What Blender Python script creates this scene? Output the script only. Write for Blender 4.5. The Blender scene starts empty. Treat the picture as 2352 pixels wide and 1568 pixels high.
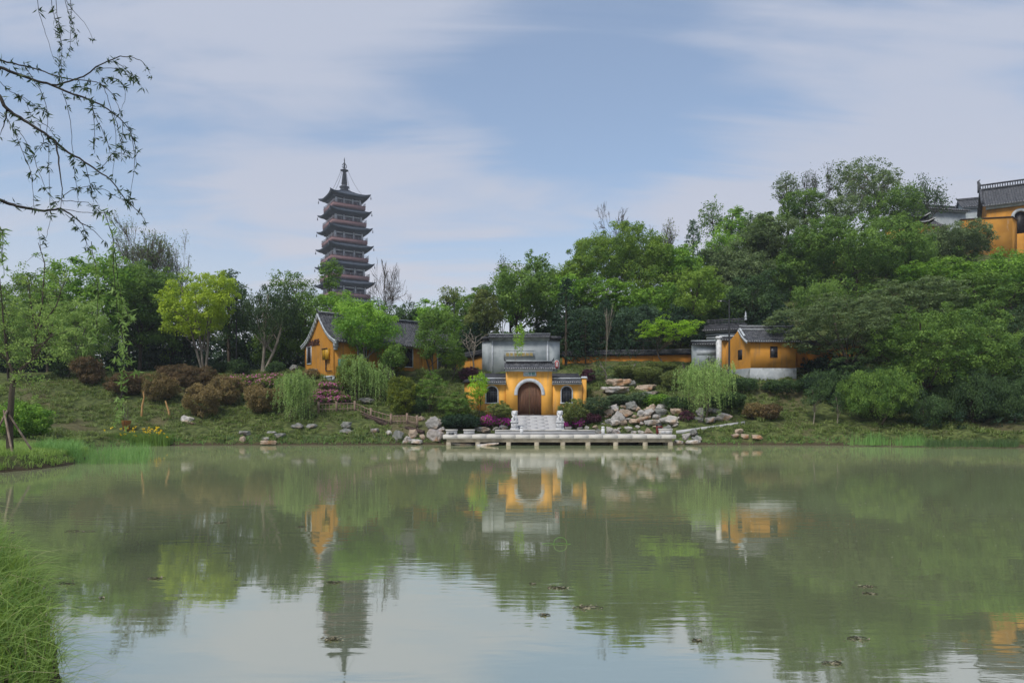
import bpy, math, random
import numpy as np
from mathutils import Vector, Matrix, noise as mnoise

SC = bpy.context.scene
COL = SC.collection
# ------------------------------------------------------------------ camera, sky, sun, exposure
F, CX, HV, CAMZ = 1568.0, 1176.0, 952.0, 2.6      # focal length / centre / horizon, in units of a 2352 wide frame
cam_data = bpy.data.cameras.new("camera")
cam_data.sensor_width = 36.0
cam_data.lens = 24.0
cam_data.shift_y = (HV - 784.0) / 2352.0
cam_data.clip_start = 0.1
cam_data.clip_end = 6000.0
cam = bpy.data.objects.new("camera", cam_data)
COL.objects.link(cam)
cam.location = (0, 0, CAMZ)
cam.rotation_euler = (math.radians(90), 0, 0)
SC.camera = cam

SUN_EL, SUN_AZ = math.radians(52), math.radians(214)   # azimuth clockwise from +Y: behind the camera, to its left
world = bpy.data.worlds.new("World")
SC.world = world
world.use_nodes = True
def build_world():
    nt = world.node_tree; N = nt.nodes; L = nt.links
    N.clear()
    out = N.new('ShaderNodeOutputWorld'); bg = N.new('ShaderNodeBackground')
    L.new(bg.outputs[0], out.inputs[0])
    sky = N.new('ShaderNodeTexSky'); sky.sky_type = 'NISHITA'; sky.sun_disc = False
    sky.sun_elevation = SUN_EL; sky.sun_rotation = SUN_AZ
    sky.air_density = 1.0; sky.dust_density = 1.5; sky.ozone_density = 2.0
    tc = N.new('ShaderNodeTexCoord')
    sep = N.new('ShaderNodeSeparateXYZ'); L.new(tc.outputs['Generated'], sep.inputs[0])
    def math_(op, a, b=None, c=None):
        m = N.new('ShaderNodeMath'); m.operation = op
        for i, v in enumerate((a, b, c)):
            if v is None: continue
            if isinstance(v, (int, float)): m.inputs[i].default_value = v
            else: L.new(v, m.inputs[i])
        return m.outputs[0]
    zz = math_('MAXIMUM', sep.outputs[2], 0.0)
    den = math_('ADD', zz, 0.22)
    px = math_('DIVIDE', sep.outputs[0], den); py = math_('DIVIDE', sep.outputs[1], den)
    comb = N.new('ShaderNodeCombineXYZ'); L.new(px, comb.inputs[0]); L.new(py, comb.inputs[1])
    mp = N.new('ShaderNodeMapping'); L.new(comb.outputs[0], mp.inputs[0])
    mp.inputs['Rotation'].default_value = (0, 0, math.radians(-24)); mp.inputs['Scale'].default_value = (0.55, 1.35, 1.0)
    mp.inputs['Location'].default_value = (0.35, 0.2, 0)
    n1 = N.new('ShaderNodeTexNoise'); L.new(mp.outputs[0], n1.inputs['Vector'])
    n1.inputs['Scale'].default_value = 1.9; n1.inputs['Detail'].default_value = 7; n1.inputs['Roughness'].default_value = 0.52
    n1.inputs['Distortion'].default_value = 0.5
    mp2 = N.new('ShaderNodeMapping'); L.new(comb.outputs[0], mp2.inputs[0])
    mp2.inputs['Rotation'].default_value = (0, 0, math.radians(-38)); mp2.inputs['Scale'].default_value = (0.5, 2.0, 1.0)
    mp2.inputs['Location'].default_value = (3.1, 1.7, 0)
    n2 = N.new('ShaderNodeTexNoise'); L.new(mp2.outputs[0], n2.inputs['Vector'])
    n2.inputs['Scale'].default_value = 2.3; n2.inputs['Detail'].default_value = 8; n2.inputs['Roughness'].default_value = 0.55; n2.inputs['Distortion'].default_value = 0.8
    cl = math_('ADD', math_('ADD', math_('MULTIPLY', n1.outputs[0], 0.52), math_('MULTIPLY', n2.outputs[0], 0.48)), 0.055)
    # a clearer patch of blue high up to the right of the middle
    def dirdot(d):
        v = N.new('ShaderNodeVectorMath'); v.operation = 'DOT_PRODUCT'
        nrm = N.new('ShaderNodeVectorMath'); nrm.operation = 'NORMALIZE'
        L.new(tc.outputs['Generated'], nrm.inputs[0]); L.new(nrm.outputs[0], v.inputs[0])
        v.inputs[1].default_value = Vector(d).normalized(); return v.outputs['Value']
    def patch(d, lo, hi, amt):
        r = N.new('ShaderNodeMapRange'); r.interpolation_type = 'SMOOTHSTEP'
        L.new(dirdot(d), r.inputs[0]); r.inputs[1].default_value = lo; r.inputs[2].default_value = hi
        r.inputs[3].default_value = 0; r.inputs[4].default_value = amt
        return r.outputs[0]
    cl = math_('SUBTRACT', cl, patch((0.24, 1.0, 0.52), 0.95, 0.998, 0.10))
    cl = math_('SUBTRACT', cl, patch((0.80, 1.0, 0.62), 0.97, 0.999, 0.06))
    cl = math_('SUBTRACT', cl, patch((0.05, 1.0, 0.42), 0.93, 0.998, 0.07))
    cl = math_('SUBTRACT', cl, patch((-0.85, 1.0, 0.42), 0.90, 0.99, 0.08))
    cl = math_('ADD', cl, patch((0.48, 1.0, 0.36), 0.955, 0.998, 0.15))
    cl = math_('ADD', cl, patch((-0.25, 1.0, 0.50), 0.95, 0.998, 0.03))
    ramp = N.new('ShaderNodeMapRange'); ramp.interpolation_type = 'SMOOTHSTEP'
    L.new(cl, ramp.inputs[0]); ramp.inputs[1].default_value = 0.40; ramp.inputs[2].default_value = 0.62
    ramp.inputs[3].default_value = 0.0; ramp.inputs[4].default_value = 1.0
    # pinkish-grey haze band low over the horizon
    hz = N.new('ShaderNodeMapRange'); hz.interpolation_type = 'SMOOTHSTEP'
    L.new(zz, hz.inputs[0]); hz.inputs[1].default_value = 0.0; hz.inputs[2].default_value = 0.40
    hz.inputs[3].default_value = 0.92; hz.inputs[4].default_value = 0.0
    cover = math_('MAXIMUM', math_('MULTIPLY_ADD', ramp.outputs[0], 0.70, 0.20), hz.outputs[0])
    tint = N.new('ShaderNodeMix'); tint.data_type = 'RGBA'
    L.new(hz.outputs[0], tint.inputs[0])
    tint.inputs[6].default_value = SKY_CLOUD; tint.inputs[7].default_value = SKY_LOW
    skym = N.new('ShaderNodeMix'); skym.data_type = 'RGBA'; skym.blend_type = 'MULTIPLY'; skym.inputs[0].default_value = 1.0
    L.new(sky.outputs[0], skym.inputs[6]); skym.inputs[7].default_value = SKY_GAIN
    mix = N.new('ShaderNodeMix'); mix.data_type = 'RGBA'
    L.new(cover, mix.inputs[0]); L.new(skym.outputs[2], mix.inputs[6]); L.new(tint.outputs[2], mix.inputs[7])
    L.new(mix.outputs[2], bg.inputs[0])
    bg.inputs[1].default_value = 0.10
SKY_CLOUD = (4.55, 4.90, 5.85, 1)
SKY_LOW = (6.5, 6.05, 6.15, 1)
SKY_GAIN = (1.52, 1.54, 1.47, 1)
build_world()

sun_d = bpy.data.lights.new("sun", 'SUN')
sun_d.energy = 2.5; sun_d.angle = math.radians(13); sun_d.color = (1.0, 0.93, 0.84)
sun = bpy.data.objects.new("sun", sun_d); COL.objects.link(sun)
_d = Vector((math.sin(SUN_AZ) * math.cos(SUN_EL), math.cos(SUN_AZ) * math.cos(SUN_EL), math.sin(SUN_EL)))
sun.rotation_euler = _d.to_track_quat('Z', 'Y').to_euler()
sun.location = (0, 0, 60)

SC.render.engine = 'CYCLES'
SC.view_settings.view_transform = 'Standard'
SC.view_settings.look = 'None'
SC.view_settings.exposure = 0.27
SC.view_settings.gamma = 1.0
SC.cycles.max_bounces = 5; SC.cycles.diffuse_bounces = 3; SC.cycles.glossy_bounces = 3
SC.cycles.transmission_bounces = 2; SC.cycles.transparent_max_bounces = 4; SC.cycles.volume_bounces = 0
SC.cycles.use_denoising = True
SC.cycles.sample_clamp_indirect = 4.0

# ------------------------------------------------------------------ helpers
def WP(u, v, D):
    """the point seen at (u, v) of the 2352 wide frame, D metres in front of the camera"""
    return np.array([(u - CX) / F * D, D, CAMZ + (HV - v) / F * D])
def RNG(s): return np.random.default_rng(s)

class Geo:
    """collects shapes; build() links them as ONE mesh object"""
    def __init__(s): s.V = []; s.n = 0; s.F = []; s.T = []; s.M = []; s.mi = 0
    def add(s, verts, faces, tint=None):
        verts = np.asarray(verts, dtype=np.float64).reshape(-1, 3)
        if isinstance(faces, np.ndarray): s.F.append((faces + s.n)); k = len(faces)
        else:
            for f in faces: s.F.append(np.array([f]) + s.n)
            k = len(faces)
        s.V.append(verts); s.n += len(verts); s.M.append(np.full(k, s.mi))
        s.T.append(np.full(k, 0.5) if tint is None else np.broadcast_to(np.asarray(tint, float), (k,)))
        return s
    def box(s, x0, x1, y0, y1, z0, z1, R=None, tint=None, taper=0):
        t = taper
        v = np.array([(x0, y0, z0), (x1, y0, z0), (x1, y1, z0), (x0, y1, z0), (x0 + t, y0 + t, z1), (x1 - t, y0 + t, z1), (x1 - t, y1 - t, z1), (x0 + t, y1 - t, z1)], float)
        if R is not None: v = v @ np.array(R)[:3, :3].T + np.array(R)[:3, 3]
        return s.add(v, np.array([(0, 3, 2, 1), (4, 5, 6, 7), (0, 1, 5, 4), (1, 2, 6, 5), (2, 3, 7, 6), (3, 0, 4, 7)]), tint)
    def tube(s, pts, rad, sides=6, cap=True, tint=None):
        P = np.asarray(pts, float); n = len(P)
        r = np.broadcast_to(np.asarray(rad, float), (n,))
        T = np.gradient(P, axis=0); T /= np.linalg.norm(T, axis=1)[:, None] + 1e-9
        ref = np.array([0, 0, 1.0]) if abs(T[:, 2]).mean() < 0.8 else np.array([1.0, 0, 0])
        A = np.cross(T, ref); A /= np.linalg.norm(A, axis=1)[:, None] + 1e-9
        B = np.cross(T, A)
        a = np.arange(sides) / sides * 2 * np.pi
        V = P[:, None] + r[:, None, None] * (np.cos(a)[None, :, None] * A[:, None] + np.sin(a)[None, :, None] * B[:, None])
        i = np.arange(n - 1)[:, None] * sides; j = np.arange(sides)[None]; k = (j + 1) % sides
        q = np.stack([i + j, i + k, i + sides + k, i + sides + j], -1).reshape(-1, 4)
        s.add(V.reshape(-1, 3), q, tint)
        if cap:
            s.add(V[0], [tuple(range(sides))], None if tint is None else tint); s.add(V[-1], [tuple(range(sides))[::-1]], None if tint is None else tint)
        return s
    def lathe(s, prof, c=(0, 0, 0), sides=16, tint=None):
        P = np.asarray(prof, float); a = np.arange(sides) / sides * 2 * np.pi
        V = np.stack([P[:, 0, None] * np.cos(a), P[:, 0, None] * np.sin(a), np.broadcast_to(P[:, 1, None], (len(P), sides))], -1) + np.array(c)
        n = len(P); i = np.arange(n - 1)[:, None] * sides; j = np.arange(sides)[None]; k = (j + 1) % sides
        return s.add(V.reshape(-1, 3), np.stack([i + j, i + k, i + sides + k, i + sides + j], -1).reshape(-1, 4), tint)
    def grid(s, P, tint=None, flip=False):
        """P: (a, b, 3) array of points"""
        a, b = P.shape[:2]; i = np.arange(a - 1)[:, None] * b; j = np.arange(b - 1)[None]
        q = np.stack([i + j, i + j + 1, i + b + j + 1, i + b + j], -1).reshape(-1, 4)
        if flip: q = q[:, ::-1]
        return s.add(P.reshape(-1, 3), q, tint)
    def prism(s, poly, y0, y1, tint=None):
        """poly in x, z extruded along y (counter-clockwise seen from -y)"""
        n = len(poly); v = [(x, y0, z) for x, z in poly] + [(x, y1, z) for x, z in poly]
        f = [tuple(range(n)), tuple(range(2 * n - 1, n - 1, -1))] + [((i + 1) % n, i, i + n, (i + 1) % n + n) for i in range(n)]
        return s.add(v, f, tint)
    def cards(s, P, N, T, L, W, tint):
        """leaf-sized rhombi"""
        N = N / (np.linalg.norm(N, axis=1)[:, None] + 1e-9)
        B = np.cross(N, T); B /= np.linalg.norm(B, axis=1)[:, None] + 1e-9
        T = np.cross(B, N)
        L = np.broadcast_to(L, (len(P),))[:, None] * .5; W = np.broadcast_to(W, (len(P),))[:, None] * .5
        V = np.stack([P - T * L, P + B * W - T * L * .15, P + T * L, P - B * W - T * L * .15], 1)
        q = np.arange(len(P) * 4).reshape(-1, 4)
        return s.add(V.reshape(-1, 3), q, tint)
    def mesh(s, name, mat, smooth=False):
        me = bpy.data.meshes.new(name)
        if s.n == 0: return me
        V = np.concatenate(s.V)
        sizes = np.concatenate([np.full(len(f), f.shape[1]) for f in s.F]).astype(np.int32)
        idx = np.concatenate([f.reshape(-1) for f in s.F]).astype(np.int32)
        me.vertices.add(len(V)); me.vertices.foreach_set('co', V.astype(np.float32).reshape(-1))
        me.loops.add(len(idx)); me.loops.foreach_set('vertex_index', idx)
        me.polygons.add(len(sizes))
        st = np.concatenate([[0], np.cumsum(sizes)[:-1]]).astype(np.int32)
        me.polygons.foreach_set('loop_start', st)
        me.polygons.foreach_set('loop_total', sizes)
        at = me.attributes.new('tint', 'FLOAT', 'FACE')
        at.data.foreach_set('value', np.concatenate(s.T).astype(np.float32))
        me.update(calc_edges=True)
        if smooth: me.shade_smooth()
        for q in (mat if isinstance(mat, (list, tuple)) else [mat]): me.materials.append(q)
        if isinstance(mat, (list, tuple)): me.polygons.foreach_set('material_index', np.concatenate(s.M).astype(np.int32))
        return me
    def build(s, name, mat, parent=None, smooth=False, loc=None, rz=None):
        o = bpy.data.objects.new(name, s.mesh(name, mat, smooth)); COL.objects.link(o)
        if parent is not None: o.parent = parent
        if loc is not None: o.location = loc
        if rz is not None: o.rotation_euler = (0, 0, rz)
        return o

def tag(o, label=None, cat=None, group=None, kind=None):
    if label: o['label'] = label
    if cat: o['category'] = cat
    if group: o['group'] = group
    if kind: o['kind'] = kind
    return o
def thing(name, label, cat, loc=(0, 0, 0), rz=0.0, group=None):
    o = bpy.data.objects.new(name, None); COL.objects.link(o)
    o.empty_display_size = 0.3
    o.location = tuple(float(c) for c in loc); o.rotation_euler = (0, 0, rz)
    return tag(o, label, cat, group)

# ------------------------------------------------------------------ materials
def new_mat(name):
    m = bpy.data.materials.new(name); m.use_nodes = True
    nt = m.node_tree; b = nt.nodes['Principled BSDF']
    return m, nt, nt.nodes, nt.links, b
def mixrgb(N, L, fac, a, b, mode='MIX'):
    m = N.new('ShaderNodeMix'); m.data_type = 'RGBA'; m.blend_type = mode
    for i, v in ((0, fac), (6, a), (7, b)):
        if hasattr(v, 'links'): L.new(v, m.inputs[i])
        elif isinstance(v, (int, float)): m.inputs[i].default_value = v
        else: m.inputs[i].default_value = tuple(v) + (1,) if len(v) == 3 else v
    return m.outputs[2]
def noise_(N, L, scale, detail=4, rough=.55, vec=None, coord='Object', stretch=None, dist=0):
    tc = N.new('ShaderNodeTexCoord'); n = N.new('ShaderNodeTexNoise')
    src = tc.outputs['Object' if coord == 'World' else coord]
    if coord == 'World':
        g = N.new('ShaderNodeNewGeometry'); src = g.outputs['Position']
    if stretch:
        mp = N.new('ShaderNodeMapping'); L.new(src, mp.inputs[0]); mp.inputs['Scale'].default_value = stretch; src = mp.outputs[0]
    L.new(src, n.inputs['Vector'])
    n.inputs['Scale'].default_value = scale; n.inputs['Detail'].default_value = detail; n.inputs['Roughness'].default_value = rough
    n.inputs['Distortion'].default_value = dist
    return n.outputs[0]
def rng_(N, L, x, a, b, c=0., d=1., smooth=True):
    r = N.new('ShaderNodeMapRange'); r.interpolation_type = 'SMOOTHSTEP' if smooth else 'LINEAR'
    L.new(x, r.inputs[0])
    for i, v in enumerate((a, b, c, d)): r.inputs[i + 1].default_value = v
    return r.outputs[0]
def surf(name, c1, c2, scale=2.0, rough=.8, bump=.3, bscale=20, spec=.3, c3=None, s3=.6, t3=(.55, .7), stretch=None, metal=0., objrand=0.0, bstretch=None, streak=None):
    """two-tone noisy surface, an optional third colour in blotches"""
    m, nt, N, L, b = new_mat(name)
    col = mixrgb(N, L, rng_(N, L, noise_(N, L, scale, stretch=stretch), .35, .65), c1, c2)
    if c3: col = mixrgb(N, L, rng_(N, L, noise_(N, L, s3, 5, .6), *t3), col, c3)
    if streak:
        n5 = noise_(N, L, 1.6, 4, .6, stretch=(2.2, 2.2, .16)); n6 = noise_(N, L, .35, 2)
        f = N.new('ShaderNodeMath'); f.operation = 'MULTIPLY'; L.new(rng_(N, L, n5, .46, .66, 0, .9), f.inputs[0]); L.new(rng_(N, L, n6, .38, .6), f.inputs[1])
        col = mixrgb(N, L, f.outputs[0], col, streak)
    if objrand:
        oi = N.new('ShaderNodeObjectInfo'); hs = N.new('ShaderNodeHueSaturation'); L.new(col, hs.inputs['Color'])
        L.new(rng_(N, L, oi.outputs['Random'], 0, 1, 1 - objrand, 1 + objrand, False), hs.inputs['Value']); col = hs.outputs[0]
    L.new(col, b.inputs['Base Color'])
    b.inputs['Roughness'].default_value = rough; b.inputs['Specular IOR Level'].default_value = spec; b.inputs['Metallic'].default_value = metal
    if bump:
        bp = N.new('ShaderNodeBump'); bp.inputs['Strength'].default_value = bump; bp.inputs['Distance'].default_value = .05
        L.new(noise_(N, L, bscale, 5, .6, stretch=bstretch), bp.inputs['Height']); L.new(bp.outputs[0], b.inputs['Normal'])
    return m
def leafmat(name, ca, cb, trans=.35, var=.12, rough=.55):
    """leaves: per-clump and per-leaf tint between two greens, some light passing through"""
    m, nt, N, L, b = new_mat(name)
    at = N.new('ShaderNodeAttribute'); at.attribute_name = 'tint'
    col = mixrgb(N, L, at.outputs['Fac'], ca, cb)
    oi = N.new('ShaderNodeObjectInfo'); hs = N.new('ShaderNodeHueSaturation'); L.new(col, hs.inputs['Color'])
    L.new(rng_(N, L, oi.outputs['Random'], 0, 1, 1 - var, 1 + var, False), hs.inputs['Value']); col = hs.outputs[0]
    L.new(col, b.inputs['Base Color']); b.inputs['Roughness'].default_value = rough; b.inputs['Specular IOR Level'].default_value = .25
    t = N.new('ShaderNodeBsdfTranslucent'); L.new(mixrgb(N, L, .5, col, (cb[0] * 1.3, cb[1] * 1.3, cb[2] * .8)), t.inputs[0])
    mx = N.new('ShaderNodeMixShader'); mx.inputs[0].default_value = trans
    L.new(b.outputs[0], mx.inputs[1]); L.new(t.outputs[0], mx.inputs[2])
    L.new(mx.outputs[0], N['Material Output'].inputs['Surface'])
    return m
def flat(name, c, rough=.6, spec=.3, metal=0.): 
    return surf(name, tuple(x * .88 for x in c), tuple(min(1, x * 1.1) for x in c), 3.0, rough, .1, 30, spec, metal=metal)

M = {}
M['bark'] = surf('bark', (.035, .028, .02), (.085, .07, .052), 3, .9, .8, 14, stretch=(1, 1, .25))
M['bark_pale'] = surf('bark_pale', (.16, .14, .11), (.30, .27, .22), 3, .9, .6, 14, stretch=(1, 1, .3))
M['bark_grey'] = surf('bark_grey', (.10, .09, .075), (.2, .18, .15), 3, .9, .6, 14, stretch=(1, 1, .3))
M['twig'] = surf('twig', (.03, .035, .022), (.05, .05, .03), 5, .8, 0)
# leaf colours (first = darker tone, second = lighter tone)
LEAF = {
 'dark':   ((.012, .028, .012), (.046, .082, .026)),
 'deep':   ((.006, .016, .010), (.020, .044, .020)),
 'mid':    ((.024, .056, .012), (.092, .152, .028)),
 'fresh':  ((.034, .088, .012), (.125, .215, .026)),
 'bright': ((.050, .140, .012), (.130, .260, .022)),
 'lime':   ((.085, .135, .012), (.215, .275, .022)),
 'chart':  ((.085, .170, .010), (.180, .290, .022)),
 'olive':  ((.040, .060, .018), (.110, .130, .035)),
 'sage':   ((.030, .054, .022), (.105, .142, .060)),
 'blue':   ((.016, .038, .022), (.058, .098, .054)),
 'camph':  ((.035, .075, .012), (.120, .180, .026)),
 'rust':   ((.030, .029, .014), (.098, .064, .032)),
 'brown':  ((.060, .050, .022), (.140, .105, .045)),
 'purple': ((.020, .008, .014), (.060, .022, .034)),
 'willow': ((.070, .125, .034), (.180, .255, .085)),
 'sapling':((.055, .105, .024), (.160, .225, .060)),
 'yew':    ((.030, .050, .008), (.110, .130, .014)),
 'pine':   ((.022, .042, .022), (.070, .105, .050)),
 'grassy': ((.040, .062, .018), (.125, .158, .052)),
 'reed':   ((.030, .085, .024), (.110, .195, .055)),
 'lawn':   ((.050, .060, .024), (.125, .132, .062)),
 'straw':  ((.120, .110, .060), (.250, .230, .140)),
 'near':   ((.036, .080, .012), (.165, .235, .060)),
 'azal':   ((.045, .070, .016), (.130, .150, .036)),
}
LG = 2.15
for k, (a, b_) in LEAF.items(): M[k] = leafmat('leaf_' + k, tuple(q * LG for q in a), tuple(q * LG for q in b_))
M['darkwillow'] = leafmat('leaf_darkwillow', (.022, .050, .022), (.075, .130, .040), .3)
M['magenta'] = leafmat('petal_magenta', (.30, .02, .22), (.62, .06, .48), .3)
M['pink'] = leafmat('petal_pink', (.42, .08, .28), (.70, .28, .52), .3)
M['yellow_petal'] = leafmat('petal_yellow', (.65, .42, .01), (.85, .65, .03), .3)
M['ochre'] = surf('ochre_plaster', (.66, .335, .062), (.74, .385, .078), .5, .9, .15, 8, .15, c3=(.58, .31, .075), s3=.9, t3=(.5, .8), streak=(.44, .27, .11))
M['ochre_shaded'] = surf('ochre_plaster_shaded', (.40, .190, .032), (.47, .225, .040), .5, .9, .15, 8, .15, c3=(.34, .165, .034), s3=.8, t3=(.5, .75), streak=(.28, .16, .06))  # darker than the gate ochre; tree shade over the houses is in the colour
M['ochre_red'] = surf('ochre_plaster_red', (.42, .17, .03), (.50, .215, .036), .6, .9, .15, 8, .15)
M['tile'] = surf('roof_tile', (.030, .034, .042), (.085, .092, .105), 3.0, .75, .5, 12, .4, c3=(.12, .125, .13), s3=2.0, t3=(.55, .7))
M['tile_dark'] = surf('roof_tile_dark', (.022, .024, .03), (.05, .053, .06), 3.0, .8, .5, 12, .3)
M['tile_end'] = surf('tile_end', (.34, .35, .37), (.5, .51, .53), 5.0, .8, .2, 12, .3)
M['greystone'] = surf('grey_stone', (.26, .29, .31), (.36, .39, .42), 1.5, .85, .3, 10, .3, c3=(.20, .22, .23), s3=.7)
M['screen'] = surf('grey_screen_stone', (.25, .29, .31), (.34, .38, .405), .9, .85, .2, 10, .3, c3=(.205, .235, .25), s3=.5)
M['foundation'] = surf('foundation_stone', (.27, .30, .32), (.37, .40, .42), 1.2, .85, .3, 10, .3, c3=(.20, .22, .22), s3=1.1, t3=(.5, .7))
M['trim'] = surf('pale_stone_trim', (.38, .42, .46), (.50, .54, .58), 2.5, .8, .2, 14, .3, c3=(.28, .30, .32), s3=1.3, t3=(.55, .75))
M['marble'] = surf('pale_granite', (.39, .40, .415), (.42, .43, .445), 1.8, .8, .1, 18, .3, c3=(.36, .375, .39), s3=1.0)
M['deckstone'] = surf('deck_granite', (.45, .445, .42), (.48, .475, .45), 2.5, .8, .1, 18, .3, c3=(.38, .365, .33), s3=2.6, t3=(.5, .8))
M['pierstone'] = surf('pier_stone', (.22, .20, .15), (.34, .31, .24), 2, .85, .3, 10, .2)
M['lionstone'] = surf('lion_marble', (.48, .50, .52), (.60, .62, .64), 4, .7, .3, 20, .4, c3=(.35, .37, .38), s3=3)
M['wood'] = surf('door_wood', (.085, .040, .022), (.14, .066, .036), 2.2, .6, .3, 16, .4, stretch=(6, 6, .5))
M['studs'] = surf('door_stud_metal', (.045, .018, .012), (.07, .03, .02), 5, .5, 0, spec=.5)
M['darkwood'] = surf('dark_wood', (.030, .018, .014), (.055, .034, .026), 3, .7, .2, 14)
M['void'] = flat('dark_opening', (.012, .012, .016), .5)
M['glass'] = surf('window_glass', (.02, .024, .032), (.035, .04, .05), 2, .15, 0, spec=.6)
M['bars'] = flat('window_bar', (.10, .11, .13), .5)
M['iron'] = flat('dark_iron', (.02, .022, .026), .5, .4)
M['white'] = flat('white_paint', (.70, .70, .70), .6)
M['gold'] = flat('gilt_lettering', (.50, .36, .08), .5, .5)
M['teal_text'] = flat('teal_lettering', (.06, .22, .22), .6)
M['brown_text'] = flat('brown_lettering', (.07, .035, .03), .6)
M['red'] = flat('red_lacquer', (.14, .02, .015), .5)
M['signred'] = flat('sign_red', (.28, .03, .03), .5)
M['yellowbox'] = flat('mustard_metal', (.42, .24, .01), .5, .4)
M['tealbox'] = flat('teal_metal', (.02, .12, .12), .5, .4)
M['orangepot'] = flat('terracotta', (.42, .17, .05), .8)
M['stake'] = surf('stake_wood', (.16, .12, .09), (.30, .24, .19), 3, .9, .3, 12)
M['fencewood'] = surf('fence_wood', (.14, .10, .08), (.24, .18, .14), 3, .9, .3, 12)
M['stepwood'] = surf('step_boards', (.03, .02, .018), (.08, .055, .045), 3, .9, .3, 12)
M['pg_dark'] = surf('pagoda_slate', (.032, .045, .065), (.055, .072, .098), 1.0, .8, .2, 4)
M['pg_wood'] = surf('pagoda_timber', (.045, .055, .07), (.07, .08, .10), 1.0, .8, .2, 4)
M['pg_white'] = flat('pagoda_plaster', (.5, .54, .6), .8)
M['pg_red'] = surf('pagoda_red_band', (.19, .115, .120), (.24, .145, .15), 1.2, .8, .1, 4)
M['pg_rail'] = flat('pagoda_rail', (.20, .19, .22), .8)
def rockmat(name, a, b_, c, dark):
    m, nt, N, L, b = new_mat(name)
    n1 = noise_(N, L, 1.3, 6, .6, dist=.6); n2 = noise_(N, L, 3.5, 6, .65); n3 = noise_(N, L, .8, 3, .5)
    col = mixrgb(N, L, rng_(N, L, n1, .38, .62), a, b_)
    col = mixrgb(N, L, rng_(N, L, n3, .50, .66), col, c)
    col = mixrgb(N, L, rng_(N, L, n2, .56, .74, 0, .75), col, dark)
    oi = N.new('ShaderNodeObjectInfo'); hs = N.new('ShaderNodeHueSaturation'); L.new(col, hs.inputs['Color'])
    L.new(rng_(N, L, oi.outputs['Random'], 0, 1, .78, 1.2, False), hs.inputs['Value'])
    L.new(hs.outputs[0], b.inputs['Base Color']); b.inputs['Roughness'].default_value = .9; b.inputs['Specular IOR Level'].default_value = .2
    bp = N.new('ShaderNodeBump'); bp.inputs['Strength'].default_value = .9; bp.inputs['Distance'].default_value = .12
    L.new(noise_(N, L, 4, 8, .7), bp.inputs['Height']); L.new(bp.outputs[0], b.inputs['Normal'])
    return m
M['rock_pale'] = rockmat('rock_pale', (.32, .315, .305), (.50, .485, .46), (.42, .33, .25), (.12, .12, .12))
M['rock_tan'] = rockmat('rock_tan', (.30, .245, .19), (.42, .34, .27), (.34, .20, .11), (.13, .10, .08))
M['rock_grey'] = rockmat('rock_grey', (.15, .16, .15), (.27, .27, .26), (.22, .19, .16), (.06, .06, .06))
M['rock_mix'] = rockmat('rock_mix', (.30, .28, .27), (.46, .44, .43), (.38, .24, .15), (.09, .08, .08))

M['litter'] = leafmat('litter', (.05, .045, .025), (.30, .28, .19), .1)
# ------------------------------------------------------------------ terrain and pond
POND = np.array([(3.5, 2.2), (-2.8, 3.2), (-3.6, 5.0), (-4.45, 6.6), (-6.3, 9.1), (-8.0, 11.1), (-10.5, 13.6), (-12.5, 15.5), (-18, 18), (-24, 21), (-25, 25),
                 (-23.4, 29.5), (-22.7, 31.9), (-22.8, 35.0), (-25.5, 41), (-30, 49), (-33, 54), (-31, 57.2), (-25, 58.2), (-12, 58.6), (-6.2, 59.5), (-2, 61.5),
                 (8, 61.5), (14, 60.0), (16.5, 58.8), (24, 58.2), (31, 57.6), (37, 56.4), (41, 53.6), (47, 48), (58, 38), (62, 20), (52, 0), (30, -12), (10, -4)], float)
def pond_sd(x, y):
    """signed distance to the shoreline, positive on land"""
    x = np.asarray(x, float); y = np.asarray(y, float)
    d = np.full(x.shape, 1e9); inside = np.zeros(x.shape, bool)
    for i in range(len(POND)):
        a = POND[i]; b = POND[(i + 1) % len(POND)]; e = b - a
        t = np.clip(((x - a[0]) * e[0] + (y - a[1]) * e[1]) / (e @ e), 0, 1)
        d = np.minimum(d, np.hypot(x - a[0] - t * e[0], y - a[1] - t * e[1]))
        c = ((a[1] > y) != (b[1] > y)) & (x < e[0] * (y - a[1]) / (e[1] if abs(e[1]) > 1e-9 else 1e-9) + a[0])
        inside ^= c
    return np.where(inside, -d, d)
_c = []
def cp(u, v, D): p = WP(u, v, D); _c.append(tuple(p))
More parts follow.
